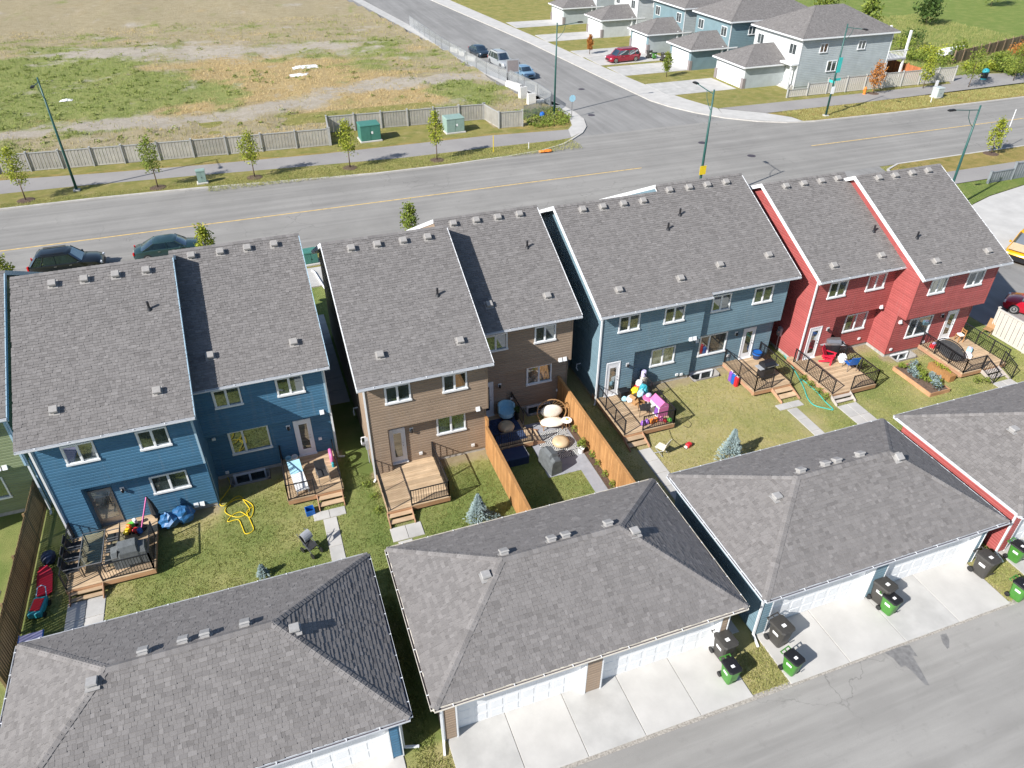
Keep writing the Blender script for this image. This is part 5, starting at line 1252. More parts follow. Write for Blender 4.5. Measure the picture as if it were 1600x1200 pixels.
lumpy('plastic_bag', 'white plastic bag beside the door on the slate deck', 'bag', 17.15, 28.35, D_, (.2, .18, .25), 'p_white', .12); lumpy('plastic_bag', 'small pale bag beside the dark bin on the slate deck', 'bag', 16.9, 28.55, D_, (.16, .15, .16), 'p_sky', .12)
lumpy('inflatable_toy', 'teal inflatable toy heaped on the slate deck', 'toy', 18.05, 28.6, D_, (.28, .25, .42), 'p_teal', .14); lumpy('inflatable_toy', 'pale blue inflatable toy against the teal one on the slate deck', 'toy', 17.78, 28.35, D_, (.2, .2, .36), 'p_sky', .14); lumpy('plush_toy', 'yellow plush toy heaped on the slate deck', 'toy', 17.75, 28.95, D_, (.25, .2, .24), 'p_yellow', .12)
lumpy('toy_ball', 'green ball at the slate deck railing', 'ball', 18.35, 26.12, D_, (.13, .13, .13), 'p_lime', 0); lumpy('toy_ball', 'red ball at the slate deck railing', 'ball', 18.1, 26.15, D_, (.1, .1, .1), 'p_red', 0)
bi = T('storage_bin', 'dark storage bin beside the slate house door', 'bin', (17.05, 29.0, D_)); MB().loft([[(x * k, y * k, z) for x, y in ((-.26, -.2), (.26, -.2), (.26, .2), (-.26, .2))] for k, z in ((.85, 0), (1, .4))]).build('tub', 'p_dark', bi, False); MB().bev(-.28, .28, -.22, .22, .401, .45, .02).build('lid', 'p_dark', bi, False)
rc = T('ride_on_toy', 'red and white ride on toy car by the slate house wall', 'toy', (18.2, 29.3, D_), R(40)); MB().bev(-.32, .32, -.2, .2, .1, .35, .06).build('body', 'p_red', rc, False); MB().bev(-.2, .12, -.17, .17, .351, .6, .05).build('cabin', 'p_white', rc, False)
for i in (-.2, .2):
    for j in (-.21, .21): MB().loft([[(i + .1 * math.cos(a * .63), j + d, .1 + .1 * math.sin(a * .63)) for a in range(10)] for d in (-.03, .03)]).build('wheel', 'p_rubber', rc, False)
wt = T('water_jug_stack', 'white water cooler jug on a stand by the slate house wall', 'water jug', (18.55, 29.55, D_)); MB().box(-.16, .16, -.16, .16, 0, .6).build('stand', 'p_cream', wt, False); MB().lathe([(.05, .6), (.15, .68), (.15, .98), (.12, 1.02)], 14).build('jug', 'p_lilac', wt, False)
dh = T('dollhouse', 'pink and white toy dollhouse on the slate deck corner', 'dollhouse', (18.15, 27.0, D_), R(5)); MB().box(-.28, .28, -.42, .42, 0, .75).build('wall', 'p_white', dh, False); MB().loft([[(-.32, y, .75), (0, y, 1.02), (.32, y, .75)] for y in (-.45, .45)]).build('roof', 'p_pink', dh, False); MB().box(-.3, -.285, -.35, -.05, .1, .6).build('shutter', 'p_purple', dh, False); MB().box(-.3, .3, -.44, -.421, .05, .68).build('front_panel', 'p_pink', dh, False)
tt = T('toy_table', 'round pink toy table among toys on the slate deck', 'toy', (18.0, 27.85, D_)); MB().lathe([(.32, .42), (.34, .44), (.32, .47)], 16).build('table_top', 'p_pink', tt, False); MB().lathe([(.2, 0), (.05, .04), (.05, .419)], 10).build('pedestal', 'p_white', tt, False); MB().ball((0, .05, .6), (.18, .14, .13), 10, 6).build('plush', 'p_lilac', tt, False)
pm = T('toy_shelf', 'row of purple and orange toys behind the slate deck front railing', 'toy', (17.45, 26.3, D_))
for k, m_ in enumerate(('p_purple', 'p_purple', 'p_orange', 'p_orange', 'p_pink')): MB().ball((-.6 + .27 * k, .05 * (k % 2), .16), (.13, .13, .17), 9, 6, jit=.1).build('toy', m_, pm, False)
chair('black wire frame chair on the slate deck', 17.35, 27.15, D_, R(160), 'black_cloth', 'black_metal', .5, 'sling'); chair('pale grey folding chair on the lawn beside the walk', 16.95, 24.45, 0, R(-150), 'p_cream', 'p_grey', .46, 'fold')
mw = T('toy_mower', 'small red toy car on the straw lawn', 'toy', (18.55, 24.4, 0), R(20)); MB().bev(-.16, .16, -.12, .12, .05, .25, .04).build('body', 'p_red', mw, False); MB().bev(-.26, -.16, -.08, .08, .05, .15, .02).build('hitch', 'p_white', mw, False)
hose('thin dark cable on the straw lawn beside the deck', [tuple(G(*n_, .02)) for n_ in ((1046, 672), (1050, 684), (1058, 692), (1066, 698), (1073, 702))], 'p_dark', .012)
hose('thin dark cable loop beside the slate deck corner', [tuple(G(*n_, .02)) for n_ in ((1068, 665), (1076, 668), (1080, 662), (1074, 656))], 'p_dark', .012)
# slate duplex, right deck
grill('black closed grill on the slate deck with blue basket', 25.55, 27.9, D_, R(4), False, 1.3, 'black')
bs = T('laundry_basket', 'blue round basket beside the slate house door', 'basket', (26.3, 29.75, D_)); MB().lathe([(.2, 0), (.28, .42), (.3, .42), (.3, .46), (.27, .46), (.19, .03)], 16).build('tub', 'p_navy', bs, False); MB().lathe([(.27, .3), (.28, .42)], 16).build('band', 'p_blue', bs, False)
for k, (m_, lb) in enumerate((('p_red', 'red jerry can outside the slate deck railing'), ('p_blue', 'blue jerry can outside the slate deck railing'), ('p_purple', 'purple jerry can outside the slate deck railing'))):
    j = T('jerry_can', lb, 'jerry can', (23.92, 28.5 + k * .28 - .3, 0)); MB().bev(-.1, .1, -.12, .12, 0, .62, .04).build('can', m_, j, False); MB().tube([(0, -.08, .6), (0, -.05, .68), (0, .05, .68), (0, .08, .6)], .015, 5).build('handle', 'p_white', j, False)
hose('teal garden hose along the red duplex deck', [tuple(G(*q, .03)) for q in ((1225, 555), (1236, 570), (1248, 590), (1256, 606), (1262, 622), (1272, 633), (1290, 638), (1302, 640), (1290, 628), (1276, 612), (1262, 600), (1252, 592))], 'p_hose_teal', .03)
# red duplex
chair('red plastic deck chair beside the red house door', 30.05, 28.05, D_, R(35), 'p_redplastic', w=.58, style='adirondack', s=.9); chair('blue folding chair on the red duplex deck', 30.75, 26.95, D_, R(170), 'p_blue', 'steel', .55, 'sling')
grill('steel grill with side shelf on the red duplex deck', 31.0 - .35, 28.6, D_, R(-22), False, 1.5, 'steel'); lumpy('towel', 'white towel heaped beside the blue folding chair', 'towel', 30.75, 27.6, D_, (.22, .3, .32), 'p_white', .1)
gb = T('raised_garden_bed', 'raised wooden vegetable bed on the red duplex lawn', 'garden bed', (34.35, 25.0, 0))
for q in ((-.72, .72, -1.45, -1.4, 0, .25), (-.72, .72, 1.4, 1.45, 0, .25), (-.72, -.67, -1.4, 1.4, 0, .25), (.67, .72, -1.4, 1.4, 0, .25)): MB().box(*q).build('side_board', 'deck_rim', gb, False)
MB().box(-.67, .67, -1.4, 1.4, 0, .19).build('earth', 'soil', gb, False)
for k in range(16): plant('leafy vegetable plant in the raised bed' if k % 2 else 'pale leafy vegetable plant in the raised bed', 34.35 + RND.uniform(-.5, .5), 23.8 + k * .16, .19, RND.uniform(.2, .34), RND.uniform(.3, .55), 90, 'leaf_green' if k % 2 else 'spruce_blue', 'vegetable_plant', .08, 'vegetables in the raised bed')
pb = T('planter_box', 'long wooden planter box below the red duplex deck', 'planter', (35.95, 25.1, 0), R(2)); MB().loft([[(x * k, y, z) for x, y in ((-.24, -.8), (.24, -.8), (.24, .8), (-.24, .8))] for k, z in ((.8, 0), (1, .42))]).build('trough', 'fence_wood', pb, False); mb = MB(); leafy(mb, (.05, .1, .5), (.2, .65, .14), 120, .07); mb.build('foliage', 'leaf_yellow', pb, False, tone=True)
for k, (x, y) in enumerate(((27.85, 27.3), (27.85, 26.6), (27.85, 25.9), (27.9, 25.3), (37.2, 23.7), (37.7, 23.5), (32.4, 26.4), (32.0, 27.2))): plant('leafy green plant between the teal hose and the red duplex deck' if k < 4 else ('leafy green plant beside the grey stairs of the red duplex' if k < 6 else 'leafy green plant at the red wall beside the deck railing'), x, y, 0, .25, .45, 90, group='plants beside the red duplex decks')
tp = T('trampoline', 'round black mini trampoline leaning on the red duplex deck railing', 'trampoline', (37.15, 26.0, D_), 0)
MB().loft([[(.08 + .35 * k + .55 * r * math.cos(a) * .35, r * 1.0 * math.sin(a), .5 + r * .45 * math.cos(a)) for a in [i * .2618 for i in range(24)]] for r, k in ((.92, 0), (.92, .06))]).build('mat', 'black_cloth', tp, False); MB().tube([(.1 + .55 * math.cos(a) * .35, math.sin(a), .5 + .47 * math.cos(a)) for a in [i * .2618 for i in range(25)]], .03, 6).build('frame', 'black_metal', tp, False)
hc = T('high_chair', 'small wooden chair with white cushion by the red house wall', 'chair', (39.25, 27.15, D_), R(-100))
for i in (-.18, .18):
    for j in (-.16, .16): MB().box(i - .018, i + .018, j - .018, j + .018, 0, .42 if j < 0 else .85).build('leg', 'fence_wood', hc, False)
MB().box(-.2, .2, -.18, .18, .42, .45).build('seat', 'fence_wood', hc, False); MB().bev(-.18, .18, -.16, .14, .451, .52, .03).build('cushion', 'p_white', hc, False)
for z_ in (.6, .75): MB().box(-.162, .162, .15, .17, z_, z_ + .07).build('back_slat', 'fence_wood', hc, False)
for x, y, m_, lb in ((38.9, 26.0, 'p_sky', 'pale toy bin on the red duplex deck'), (38.4, 25.6, 'p_white', 'white toy bin on the red duplex deck'), (37.25, 27.15, 'p_red', 'red toy bin behind the red duplex deck railing')):
    b = T('toy_bin', lb, 'toy', (x, y, D_), RND.uniform(0, 1)); MB().bev(-.22, .22, -.15, .15, 0, .24, .03).build('tub', m_, b, False); MB().ball((0, 0, .26), (.15, .1, .08), 8, 5, jit=.15).build('toys', 'p_lilac', b, False)
chair('dark wooden chair on the grass by the vinyl fence', 42.2, 27.6, 0, R(-70), 'p_brown', 'p_brown', .45, 'fold'); bc = T('dark_bench', 'black slatted bench in the shade of the red duplex', 'bench', (41.2, 29.2, 0), R(90))
for k in range(4): MB().box(-.7, .7, -.2 + k * .1, -.12 + k * .1, .42, .45).build('seat_slat', 'black_metal', bc, False)
for k in range(5): MB().box(-.7 + k * .33, -.62 + k * .33, .2, .24, .45, .9).build('back_slat', 'black_metal', bc, False)
for i in (-.6, .6): MB().box(i - .03, i + .03, -.18, .22, 0, .42).build('leg', 'black_metal', bc, False)


# ------------------------------------------------------------------ blue spruces
def spruce(label, x, y, h, r, n, seed):
    rnd = random.Random(seed); t = T('spruce_tree', label, 'tree', (x, y, 0)); MB().tube([(0, 0, 0), (0, 0, h * .95)], [.05, .01], 7).build('trunk', 'bark', t, False); mb = MB()
    for _ in range(n):
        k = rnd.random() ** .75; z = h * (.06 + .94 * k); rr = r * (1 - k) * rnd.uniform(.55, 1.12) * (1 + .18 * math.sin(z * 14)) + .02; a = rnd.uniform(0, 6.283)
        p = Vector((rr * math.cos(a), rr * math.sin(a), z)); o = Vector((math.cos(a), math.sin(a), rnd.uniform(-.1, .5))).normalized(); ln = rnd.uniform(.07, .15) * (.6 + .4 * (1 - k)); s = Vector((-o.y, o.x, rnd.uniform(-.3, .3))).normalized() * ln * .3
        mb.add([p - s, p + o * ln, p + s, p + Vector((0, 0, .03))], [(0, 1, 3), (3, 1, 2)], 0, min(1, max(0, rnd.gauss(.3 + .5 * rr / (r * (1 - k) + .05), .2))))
    mb.build('crown', 'spruce_blue', t, False, tone=True)
spruce('young blue spruce on the lawn beside the light wood deck', 6.7, 23.0, 1.75, .5, 2200, 1); spruce('young blue spruce on the straw lawn beside the slate garage', 19.85, 22.7, 2.1, .6, 2600, 2); spruce('tiny dark spruce seedling on the lawn beside the navy garage', -2.85, 23.1, .7, .2, 500, 3)
plant('low shrub beside the young blue spruce', 7.35, 22.9, 0, .35, .4, 160, 'spruce_blue', 'shrub')
# ------------------------------------------------------------------ young street trees
def tree(label, x, y, h, r, leaf, seed, z=.1, n=900, s=.11, group='young trees along the streets', ring=True, stem=.34, name='young_tree'):
    rnd = random.Random(seed); t = T(name, label, 'tree', (x, y, z), rnd.uniform(0, 6), group); tp = h * stem
    MB().tube([(0, 0, -.02), (.02, .01, tp), (0, .03, h * .6), (.03, 0, h * .92)], [.06, .045, .03, .008], 7).build('trunk', 'bark', t, False, smooth=True)
    mb = MB(); bm = MB(); cl = []
    for k in range(22):
        f = k / 21; zz = tp + (h - tp) * (.08 + .9 * f); rr = r * (.35 + .95 * math.sin(math.pi * (.12 + .76 * f) ** .9)) * rnd.uniform(.5, 1.0) * (1 if f < .75 else .6); a = k * 2.4 + rnd.uniform(-.5, .5)
        c = (rr * .75 * math.cos(a), rr * .75 * math.sin(a), zz); cl.append(c); bm.tube([(0, 0, zz - .35 * rr - .15), (c[0] * .6, c[1] * .6, zz - .08), c], [.016, .01, .004], 4)
    bm.build('branches', 'bark', t, False)
    for _ in range(n):
        c = rnd.choice(cl); g = r * .26; p = Vector((rnd.gauss(c[0], g), rnd.gauss(c[1], g), rnd.gauss(c[2], g * 1.1)))
        u = Vector((rnd.gauss(0, 1), rnd.gauss(0, 1), rnd.gauss(0, .7))).normalized() * s * rnd.uniform(.6, 1.3); w = u.cross(Vector((rnd.gauss(0, 1), rnd.gauss(0, 1), rnd.gauss(0, 1)))).normalized() * s * rnd.uniform(.4, .7)
        mb.add([p - u, p + w, p + u, p - w], [(0, 1, 2, 3)], 0, min(1, max(0, rnd.gauss(.5, .25))))
    mb.build('crown', leaf, t, False, tone=True)
    if ring: MB().lathe([(.75, 0), (.6, .05), (.1, .07)], 14).build('mulch_ring', 'mulch', t, False)
    return t


BT = [((40.6, 313), 4.7, 'leaf_yellow', 'yellowing young tree with mulch ring beside the tall green lamp post'), ((247, 293), 4.6, 'leaf_green', 'green young tree with mulch ring beside the lamp post shadow'), ((398, 277), 4.3, 'leaf_yellow', 'yellow green young tree beside the pale cabinet on the boulevard'), ((547, 262), 4.6, 'leaf_yellow', 'round yellow young tree in front of the darker green transformer box'), ((683, 250), 4.9, 'leaf_yellow', 'slim yellow young tree in front of the paler transformer box')]
for k, (px, h, lf, lb) in enumerate(BT): p = G(*px, .1); tree(lb, p.x, p.y, h * .95, .82 if k != 4 else .62, lf, 20 + k, n=1150, s=.1)
for k, (px, r_, lb) in enumerate((((639, 338), .9, 'green young tree showing above the brown duplex ridge'), ((320, 368), .8, 'young tree showing above the navy duplex ridge behind the dark sedan'), ((8, 412), 1.0, 'yellow green young tree showing above the green house ridge'))):
    p = G(*px, 2.2); p.z = 0; tree(lb, p.x, 53.2, (3.0, 3.5, 3.3)[k], r_ * .72, 'leaf_green' if k == 0 else 'leaf_yellow', 40 + k, n=1100, ring=False, stem=.2)
NET = [((1364, 146), 3.6, .8, 'leaf_orange', 'small orange leaved tree on the far boulevard by the pale fence'), ((1442, 138), 3.9, .8, 'leaf_yellow', 'yellow young tree on the far boulevard beside the grey cabinet'), ((1513, 136), 4.6, 1.1, 'leaf_green', 'green young tree beside the teal litter bin on the far path'), ((1583, 126), 4.4, 1.0, 'leaf_green', 'green young tree at the far end of the boulevard path'), ((1548, 240), 3.3, .7, 'leaf_yellow', 'yellow young tree on the grass beside the concrete apron'), ((1041, 120), 3.0, .55, 'leaf_green', 'slender young tree between the driveways of the pale houses'), ((921, 85), 2.6, .4, 'leaf_orange', 'thin young tree on the lawn strip beyond the red van')]
for k, (px, h, r_, lf, lb) in enumerate(NET): p = G(*px, .1); tree(lb, p.x, p.y, h, r_, lf, 60 + k, n=900, s=.12, ring=k in (0, 4), stem=.25)


def bush(label, px, r, h, leaf, n, s=.2, name='shrub', group='shrubs behind the pale fence'):
    p = G(*px, .1); t = T(name, label, 'shrub', (p.x, p.y, .08), 0, group); mb = MB()
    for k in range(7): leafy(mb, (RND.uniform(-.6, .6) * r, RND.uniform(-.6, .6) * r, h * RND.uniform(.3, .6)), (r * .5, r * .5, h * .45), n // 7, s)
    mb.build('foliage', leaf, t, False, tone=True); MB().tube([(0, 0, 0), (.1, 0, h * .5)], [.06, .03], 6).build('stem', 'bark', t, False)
BU = [((1405, 82), 2.5, 2.6), ((1425, 72), 2, 3), ((1450, 88), 2, 1.6), ((1470, 100), 2.2, 1.5), ((1497, 92), 1.6, 3.2), ((1520, 112), 2, 1.4), ((1565, 110), 2.4, 2), ((1560, 98), 2, 1.6), ((1595, 108), 2, 2.2), ((1595, 90), 2.4, 2.6), ((1545, 110), 1.5, 1.2), ((1480, 88), 2.5, 1.5), ((1430, 95), 2, 1.4), ((1582, 118), 1.4, 1.2)]
SH = ('leafy green shrub', 'tall green shrub', 'low dry shrub', 'low green shrub', 'round green tree like shrub', 'dry yellow shrub', 'broad green shrub', 'pale green shrub', 'bushy green shrub', 'orange leaved shrub', 'small dry shrub', 'wide dry shrub', 'dull green shrub', 'small green shrub')
SP = ('by the white deck post', 'before the red far fence', 'beside the red brown fence end', 'below the white boat', 'before the white boat', 'left of the weathered fence end', 'in front of the weathered fence', 'against the weathered fence middle', 'at the end of the weathered fence', 'beyond the weathered fence', 'behind the teal litter bin', 'between red fence and white boat', 'over the red brown fence', 'on the far path edge')
for k, (px, r_, h_) in enumerate(BU): bush(SH[k] + ' ' + SP[k], px, r_, h_, ('leaf_green', 'leaf_dark', 'leaf_yellow', 'leaf_green', 'leaf_green', 'leaf_yellow', 'leaf_green', 'leaf_green', 'leaf_green', 'leaf_orange', 'leaf_yellow', 'leaf_yellow', 'leaf_green', 'leaf_green')[k], 420)


# ------------------------------------------------------------------ lamp posts
def lamp(label, px, h, arm, z=.1, al=2.5):
    p = G(*px, z) if len(px) == 2 else Vector(px); t = T('street_lamp', label, 'lamp post', (p.x, p.y, z), 0, 'green street lamps'); a = Vector((math.cos(R(arm)), math.sin(R(arm)), 0))
    MB().bev(-.28, .28, -.28, .28, -.05, .12, .03).build('base', 'concrete', t, False)
    MB().tube([(0, 0, .1), (0, 0, h * .5), (0, 0, h)], [.12, .1, .065], 10).build('pole', 'lamp_green', t, False, smooth=True)
    MB().tube([Vector((0, 0, h - .35)), a * al * .5 + Vector((0, 0, h - .25)), a * al + Vector((0, 0, h - .12))], .035, 6).build('arm', 'lamp_green', t, False)
    MB().tube([Vector((0, 0, h - 1.7)), a * .45 + Vector((0, 0, h - 1.35)), a * .85 + Vector((0, 0, h - .85)), a * 1.0 + Vector((0, 0, h - .28))], .025, 6).build('brace', 'lamp_green', t, False)
    e = a * (al + .25) + Vector((0, 0, h - .12)); M3 = Matrix.Rotation(R(arm), 3, 'Z'); hd = MB().obox(e, (.62, .26, .1), M3).obox(e + Vector((0, 0, .06)), (.45, .18, .05), M3).build('lamp_head', 'p_dark', t, False)
    return t
lamp('tall green street lamp on the boulevard in front of the panel fence', (120.3, 297.5), 9.7, -90); lamp('tall green street lamp among weeds at the street corner', (865.8, 178.5), 9.8, 0)
l3 = lamp('green street lamp carrying a yellow sign behind the slate duplex', (36.0, 52.37, 0), 9.6, 90); lamp('green street lamp beside the concrete apron', (54.67, 43.67, 0), 9.0, 180, .02, 2.6); l5 = lamp('green street lamp with street name signs on the far boulevard', (1290, 181), 9.8, -90)
def plate(par, c, d, m_, name='sign_plate', rz=0): return MB().obox(c, d, Matrix.Rotation(R(rz), 3, 'Z')).build(name, m_, par, False)
plate(l3, (0, -.14, 3.1), (.6, .03, .75), 'p_yellow'); plate(l5, (.1, -.16, 5.6), (.5, .03, 1.6), 'p_signteal'); plate(l5, (.42, 0, 4.0), (.9, .03, .28), 'p_signteal'); plate(l5, (0, .3, 3.75), (.03, .9, .28), 'p_signteal'); plate(l5, (0, -.16, 2.9), (.45, .03, .8), 'p_white')


# ------------------------------------------------------------------ cabinets, signs, street furniture
def cabinet(label, px, w, d, h, mat, base=True, z=.1, name='utility_cabinet', sticker=True):
    p = G(*px, z); t = T(name, label, 'utility box', (p.x, p.y, z), R(2)); b0 = .14 if base else 0
    if base: MB().bev(-w / 2 - .12, w / 2 + .12, -d / 2 - .12, d / 2 + .12, -.03, .14, .03).build('plinth', 'concrete', t, False)
    MB().box(-w / 2, w / 2, -d / 2, d / 2, b0, h).build('cabinet', mat, t, False)
    MB().loft([[(x * (w / 2 + .04) * k, y * (d / 2 + .04) * k, zz) for x, y in ((-1, -1), (1, -1), (1, 1), (-1, 1))] for k, zz in ((1, h + .001), (1, h + .06), (.94, h + .12))]).build('lid', mat, t, False)
    for i in (-1, 1): MB().box(i * w / 4 - w * .23, i * w / 4 + w * .23, -d / 2 - .02, -d / 2 - .001, b0 + .06, h - .06).build('door_leaf', mat, t, False)
    MB().box(-.03, .03, -d / 2 - .05, -d / 2 - .021, h * .5, h * .56).build('handle', 'p_dark', t, False)
    if sticker: MB().box(.05, .25, -d / 2 - .026, -d / 2 - .0205, h * .5, h * .66).build('warning_sticker', 'p_white', t, False)
    return t
cabinet('large dark green transformer box in the fence recess', (578, 218), 2.1, 1.7, 1.65, 'box_green'); cabinet('large pale green transformer box in the fence recess', (709, 205), 2.0, 1.6, 1.5, 'box_pale')
cabinet('narrow pale green cabinet on the boulevard grass', (317, 286), .75, .5, 1.15, 'box_pale', sticker=False); cabinet('grey cabinet on the far boulevard among dry grass', (1463, 152), 1.0, .9, 1.1, 'box_grey', sticker=False)
cabinet('bright green utility box between the navy and brown duplexes', (487, 411), .95, .8, .95, 'box_green', sticker=False)
def post_sign(label, px, h, mats, shape, z=.1, name='post_sign', face=0, r=.38):
    p = G(*px, z); t = T(name, label, 'sign', (p.x, p.y, z), R(face)); MB().bar((0, 0, 0), (0, 0, h), .06).build('post', mats[0], t, False)
    if shape == 'oct': MB().loft([[(r * math.cos(R(22.5 + 45 * k)), d, h - r + r * math.sin(R(22.5 + 45 * k))) for k in range(8)] for d in (-.035, -.05)]).build('sign_plate', mats[1], t, False)
    elif shape == 'rect': MB().box(-.25, .25, -.05, -.035, h - .7, h - .02).build('sign_plate', mats[1], t, False)
    return t
post_sign('stop sign seen from behind on the corner pavement', (893, 183), 2.5, ('steel', 'p_sky'), 'oct', r=.4); post_sign('yellow lower post with thin rod on the boulevard', (771, 238), 1.7, ('p_yellow', 'p_yellow'), 'none', name='marker_post')
t = post_sign('thin tall pale post beside the concrete apron', (1564, 233), 4.0, ('p_white', 'p_white'), 'none', name='pale_post')
post_sign('bent white hydrant marker on the boulevard corner', (826, 233), .7, ('p_white', 'p_sky'), 'none', name='marker_post'); post_sign('thin white post beside the grey cabinet', (1454, 160), 2.6, ('p_white', 'p_white'), 'rect', name='post_sign')
on = T('orange_mat', 'crumpled orange barrier mesh on the kerb', 'barrier mesh', (*G(857, 236, .1)[:2], .1)); mb = MB()
for k in range(7): mb.ball((RND.uniform(-.8, .8), RND.uniform(-.25, .25), .06), (.4, .2, .1), 8, 4, jit=.3)
mb.build('mesh_roll', 'p_orange', on, False)
bs = T('portable_sign', 'grey portable message board behind the chain link fence', 'sign', (*G(801, 129, .1)[:2], .1), R(-5)); MB().box(-.85, .85, -.06, .06, 1.3, 2.9).build('sign_board', 'p_grey', bs, False); MB().box(-.72, .72, -.075, -.061, 1.42, 2.78).build('message_panel', 'p_stone', bs, False)
for i in (-.75, .75): MB().bar((i, 0, 0), (i, 0, 1.3), .09).build('leg', 'p_dark', bs, False); MB().bar((i, -.9, .05), (i, .9, .05), .08).bar((i, -.8, .08), (i, 0, .9), .06).build('foot', 'p_dark', bs, False)
for k, (px, rz_, w_, h_, lb) in enumerate((((712, 81), -65, 2.2, .6, 'long concrete block by the far chain link fence'), ((722, 86), -60, 1.4, .6, 'tilted concrete block in weeds by the street'), ((737, 94), -60, 2.0, .6, 'concrete block in weeds beside the parked cars'), ((803, 137), -70, 2.8, .7, 'long low concrete barrier beside the message board'), ((817, 156), 10, 1.0, 1.6, 'upright concrete block beside the tilted slab'), ((830, 164), 5, 1.0, 1.4, 'upright square concrete block by the dirt lot'), ((843, 160), 10, 1.0, .4, 'flat concrete slab by the dirt lot'), ((839, 148), 0, .4, 1.1, 'small white concrete post by the dirt lot'))):
    p = G(*px, .15); t = T('concrete_block', lb, 'concrete block', (p.x, p.y, .1), R(rz_), 'concrete blocks in the vacant lot'); b_ = MB(); b_.loft([[(-w_ / 2, -.3, 0), (w_ / 2, -.3, 0), (w_ / 2, .3, 0), (-w_ / 2, .3, 0)], [(-w_ / 2, -.28, h_ * .4), (w_ / 2, -.28, h_ * .4), (w_ / 2, .28, h_ * .4), (-w_ / 2, .28, h_ * .4)], [(-w_ / 2, -.18, h_), (w_ / 2, -.18, h_), (w_ / 2, .18, h_), (-w_ / 2, .18, h_)]]).build('block', 'p_barrier', t, False); MB().tube([(-.1, 0, h_ - .02), (0, 0, h_ + .08), (.1, 0, h_ - .02)], .015, 5).build('lifting_loop', 'p_dark', t, False)
# chain link fence round the lot
m, N, L, B = newmat('chainlink'); p = wpos(N, L); br = None
wv = []
for rot in (R(45), R(-45)):
    mp = N.new('ShaderNodeMapping'); mp.inputs['Rotation'].default_value = (rot, rot, 0); L.new(p, mp.inputs[0]); w_ = N.new('ShaderNodeTexWave'); w_.inputs['Scale'].default_value = 3.2; L.new(mp.outputs[0], w_.inputs['Vector'])
    g_ = N.new('ShaderNodeMath'); g_.operation = 'GREATER_THAN'; g_.inputs[1].default_value = .78; L.new(w_.outputs['Fac'], g_.inputs[0]); wv.append(g_.outputs[0])
mx = N.new('ShaderNodeMath'); mx.operation = 'MAXIMUM'; L.new(wv[0], mx.inputs[0]); L.new(wv[1], mx.inputs[1]); L.new(mx.outputs[0], B.inputs['Alpha']); B.inputs['Base Color'].default_value = (.5, .52, .54, 1); B.inputs['Metallic'].default_value = .5
CL = [G(*q, .1) for q in ((640, 40), (690, 76), (760, 116), (800, 131), (840, 151), (861, 166), (860, 173), (845, 181), (818, 189))]
cf = T('chain_link_fence', 'chain link fence curving round the vacant lot corner', 'fence', tuple(CL[1])); mb = MB()
for a, b in zip(CL, CL[1:]): mb.quad((a.x, a.y, .15), (b.x, b.y, .15), (b.x, b.y, 1.7), (a.x, a.y, 1.7))
mb.build('mesh', 'chainlink', cf); MB().tube([(a.x, a.y, 1.72) for a in CL], .03, 6).build('top_rail', 'steel', cf)
for a, b in zip(CL, CL[1:]):
    n_ = max(1, int((b - a).length / 3))
    for k in range(n_): q = a + (b - a) * (k / n_); MB().bar((q.x, q.y, 0), (q.x, q.y, 1.78), .06).build('fence_post', 'steel', cf)
bb = lumpy('plastic_bag', 'bright blue bag caught on the chain link fence', 'bag', *G(847, 184, .1)[:2], .1, (.3, .25, .35), 'p_blue', .1)
tl = T('litter_bin', 'teal litter bin beside the far path', 'bin', (*G(1536, 124, .1)[:2], .1)); MB().lathe([(.4, 0), (.42, 1.0), (.46, 1.02), (.4, 1.25), (.15, 1.4)], 14).build('body', 'p_teal', tl, False); MB().lathe([(.435, .2), (.435, .9)], 14).build('band', 'p_dark', tl, False)
hy = T('hydrant_post', 'small orange hydrant against the pale panel fence', 'hydrant', (*G(1350, 147, .1)[:2], .1)); MB().lathe([(.22, 0), (.16, .05), (.16, .65), (.2, .7), (.12, .85), (.03, .9)], 12).build('barrel', 'p_orange', hy, False); MB().bar((-.28, 0, .5), (.28, 0, .5), .12).build('outlet', 'p_orange', hy, False)
wb = T('small_boat', 'white covered boat on a trailer beyond the shrubs', 'boat', (*G(1485, 88, 0)[:2], .08), R(12)); MB().loft([[(x, -1.0 * k, .5), (x, -.8 * k, .35), (x, 0, .3), (x, .8 * k, .35), (x, 1.0 * k, .5), (x, 1.05 * k, 1.0), (x, 0, 1.15 + .1 * k), (x, -1.05 * k, 1.0)] for x, k in ((-2.6, .9), (-1, 1), (1.2, .95), (2.3, .6), (2.9, .1))]).build('hull', 'p_white', wb, False); MB().bar((-2.4, 0, .25), (3.6, 0, .25), .1).build('trailer', 'p_dark', wb, False)
for i in (-1, 1): MB().loft([[(-.8 + .3 * math.cos(a * .52), i * .95 + d, .3 + .3 * math.sin(a * .52)) for a in range(12)] for d in (-.1, .1)]).build('wheel', 'p_rubber', wb, False)


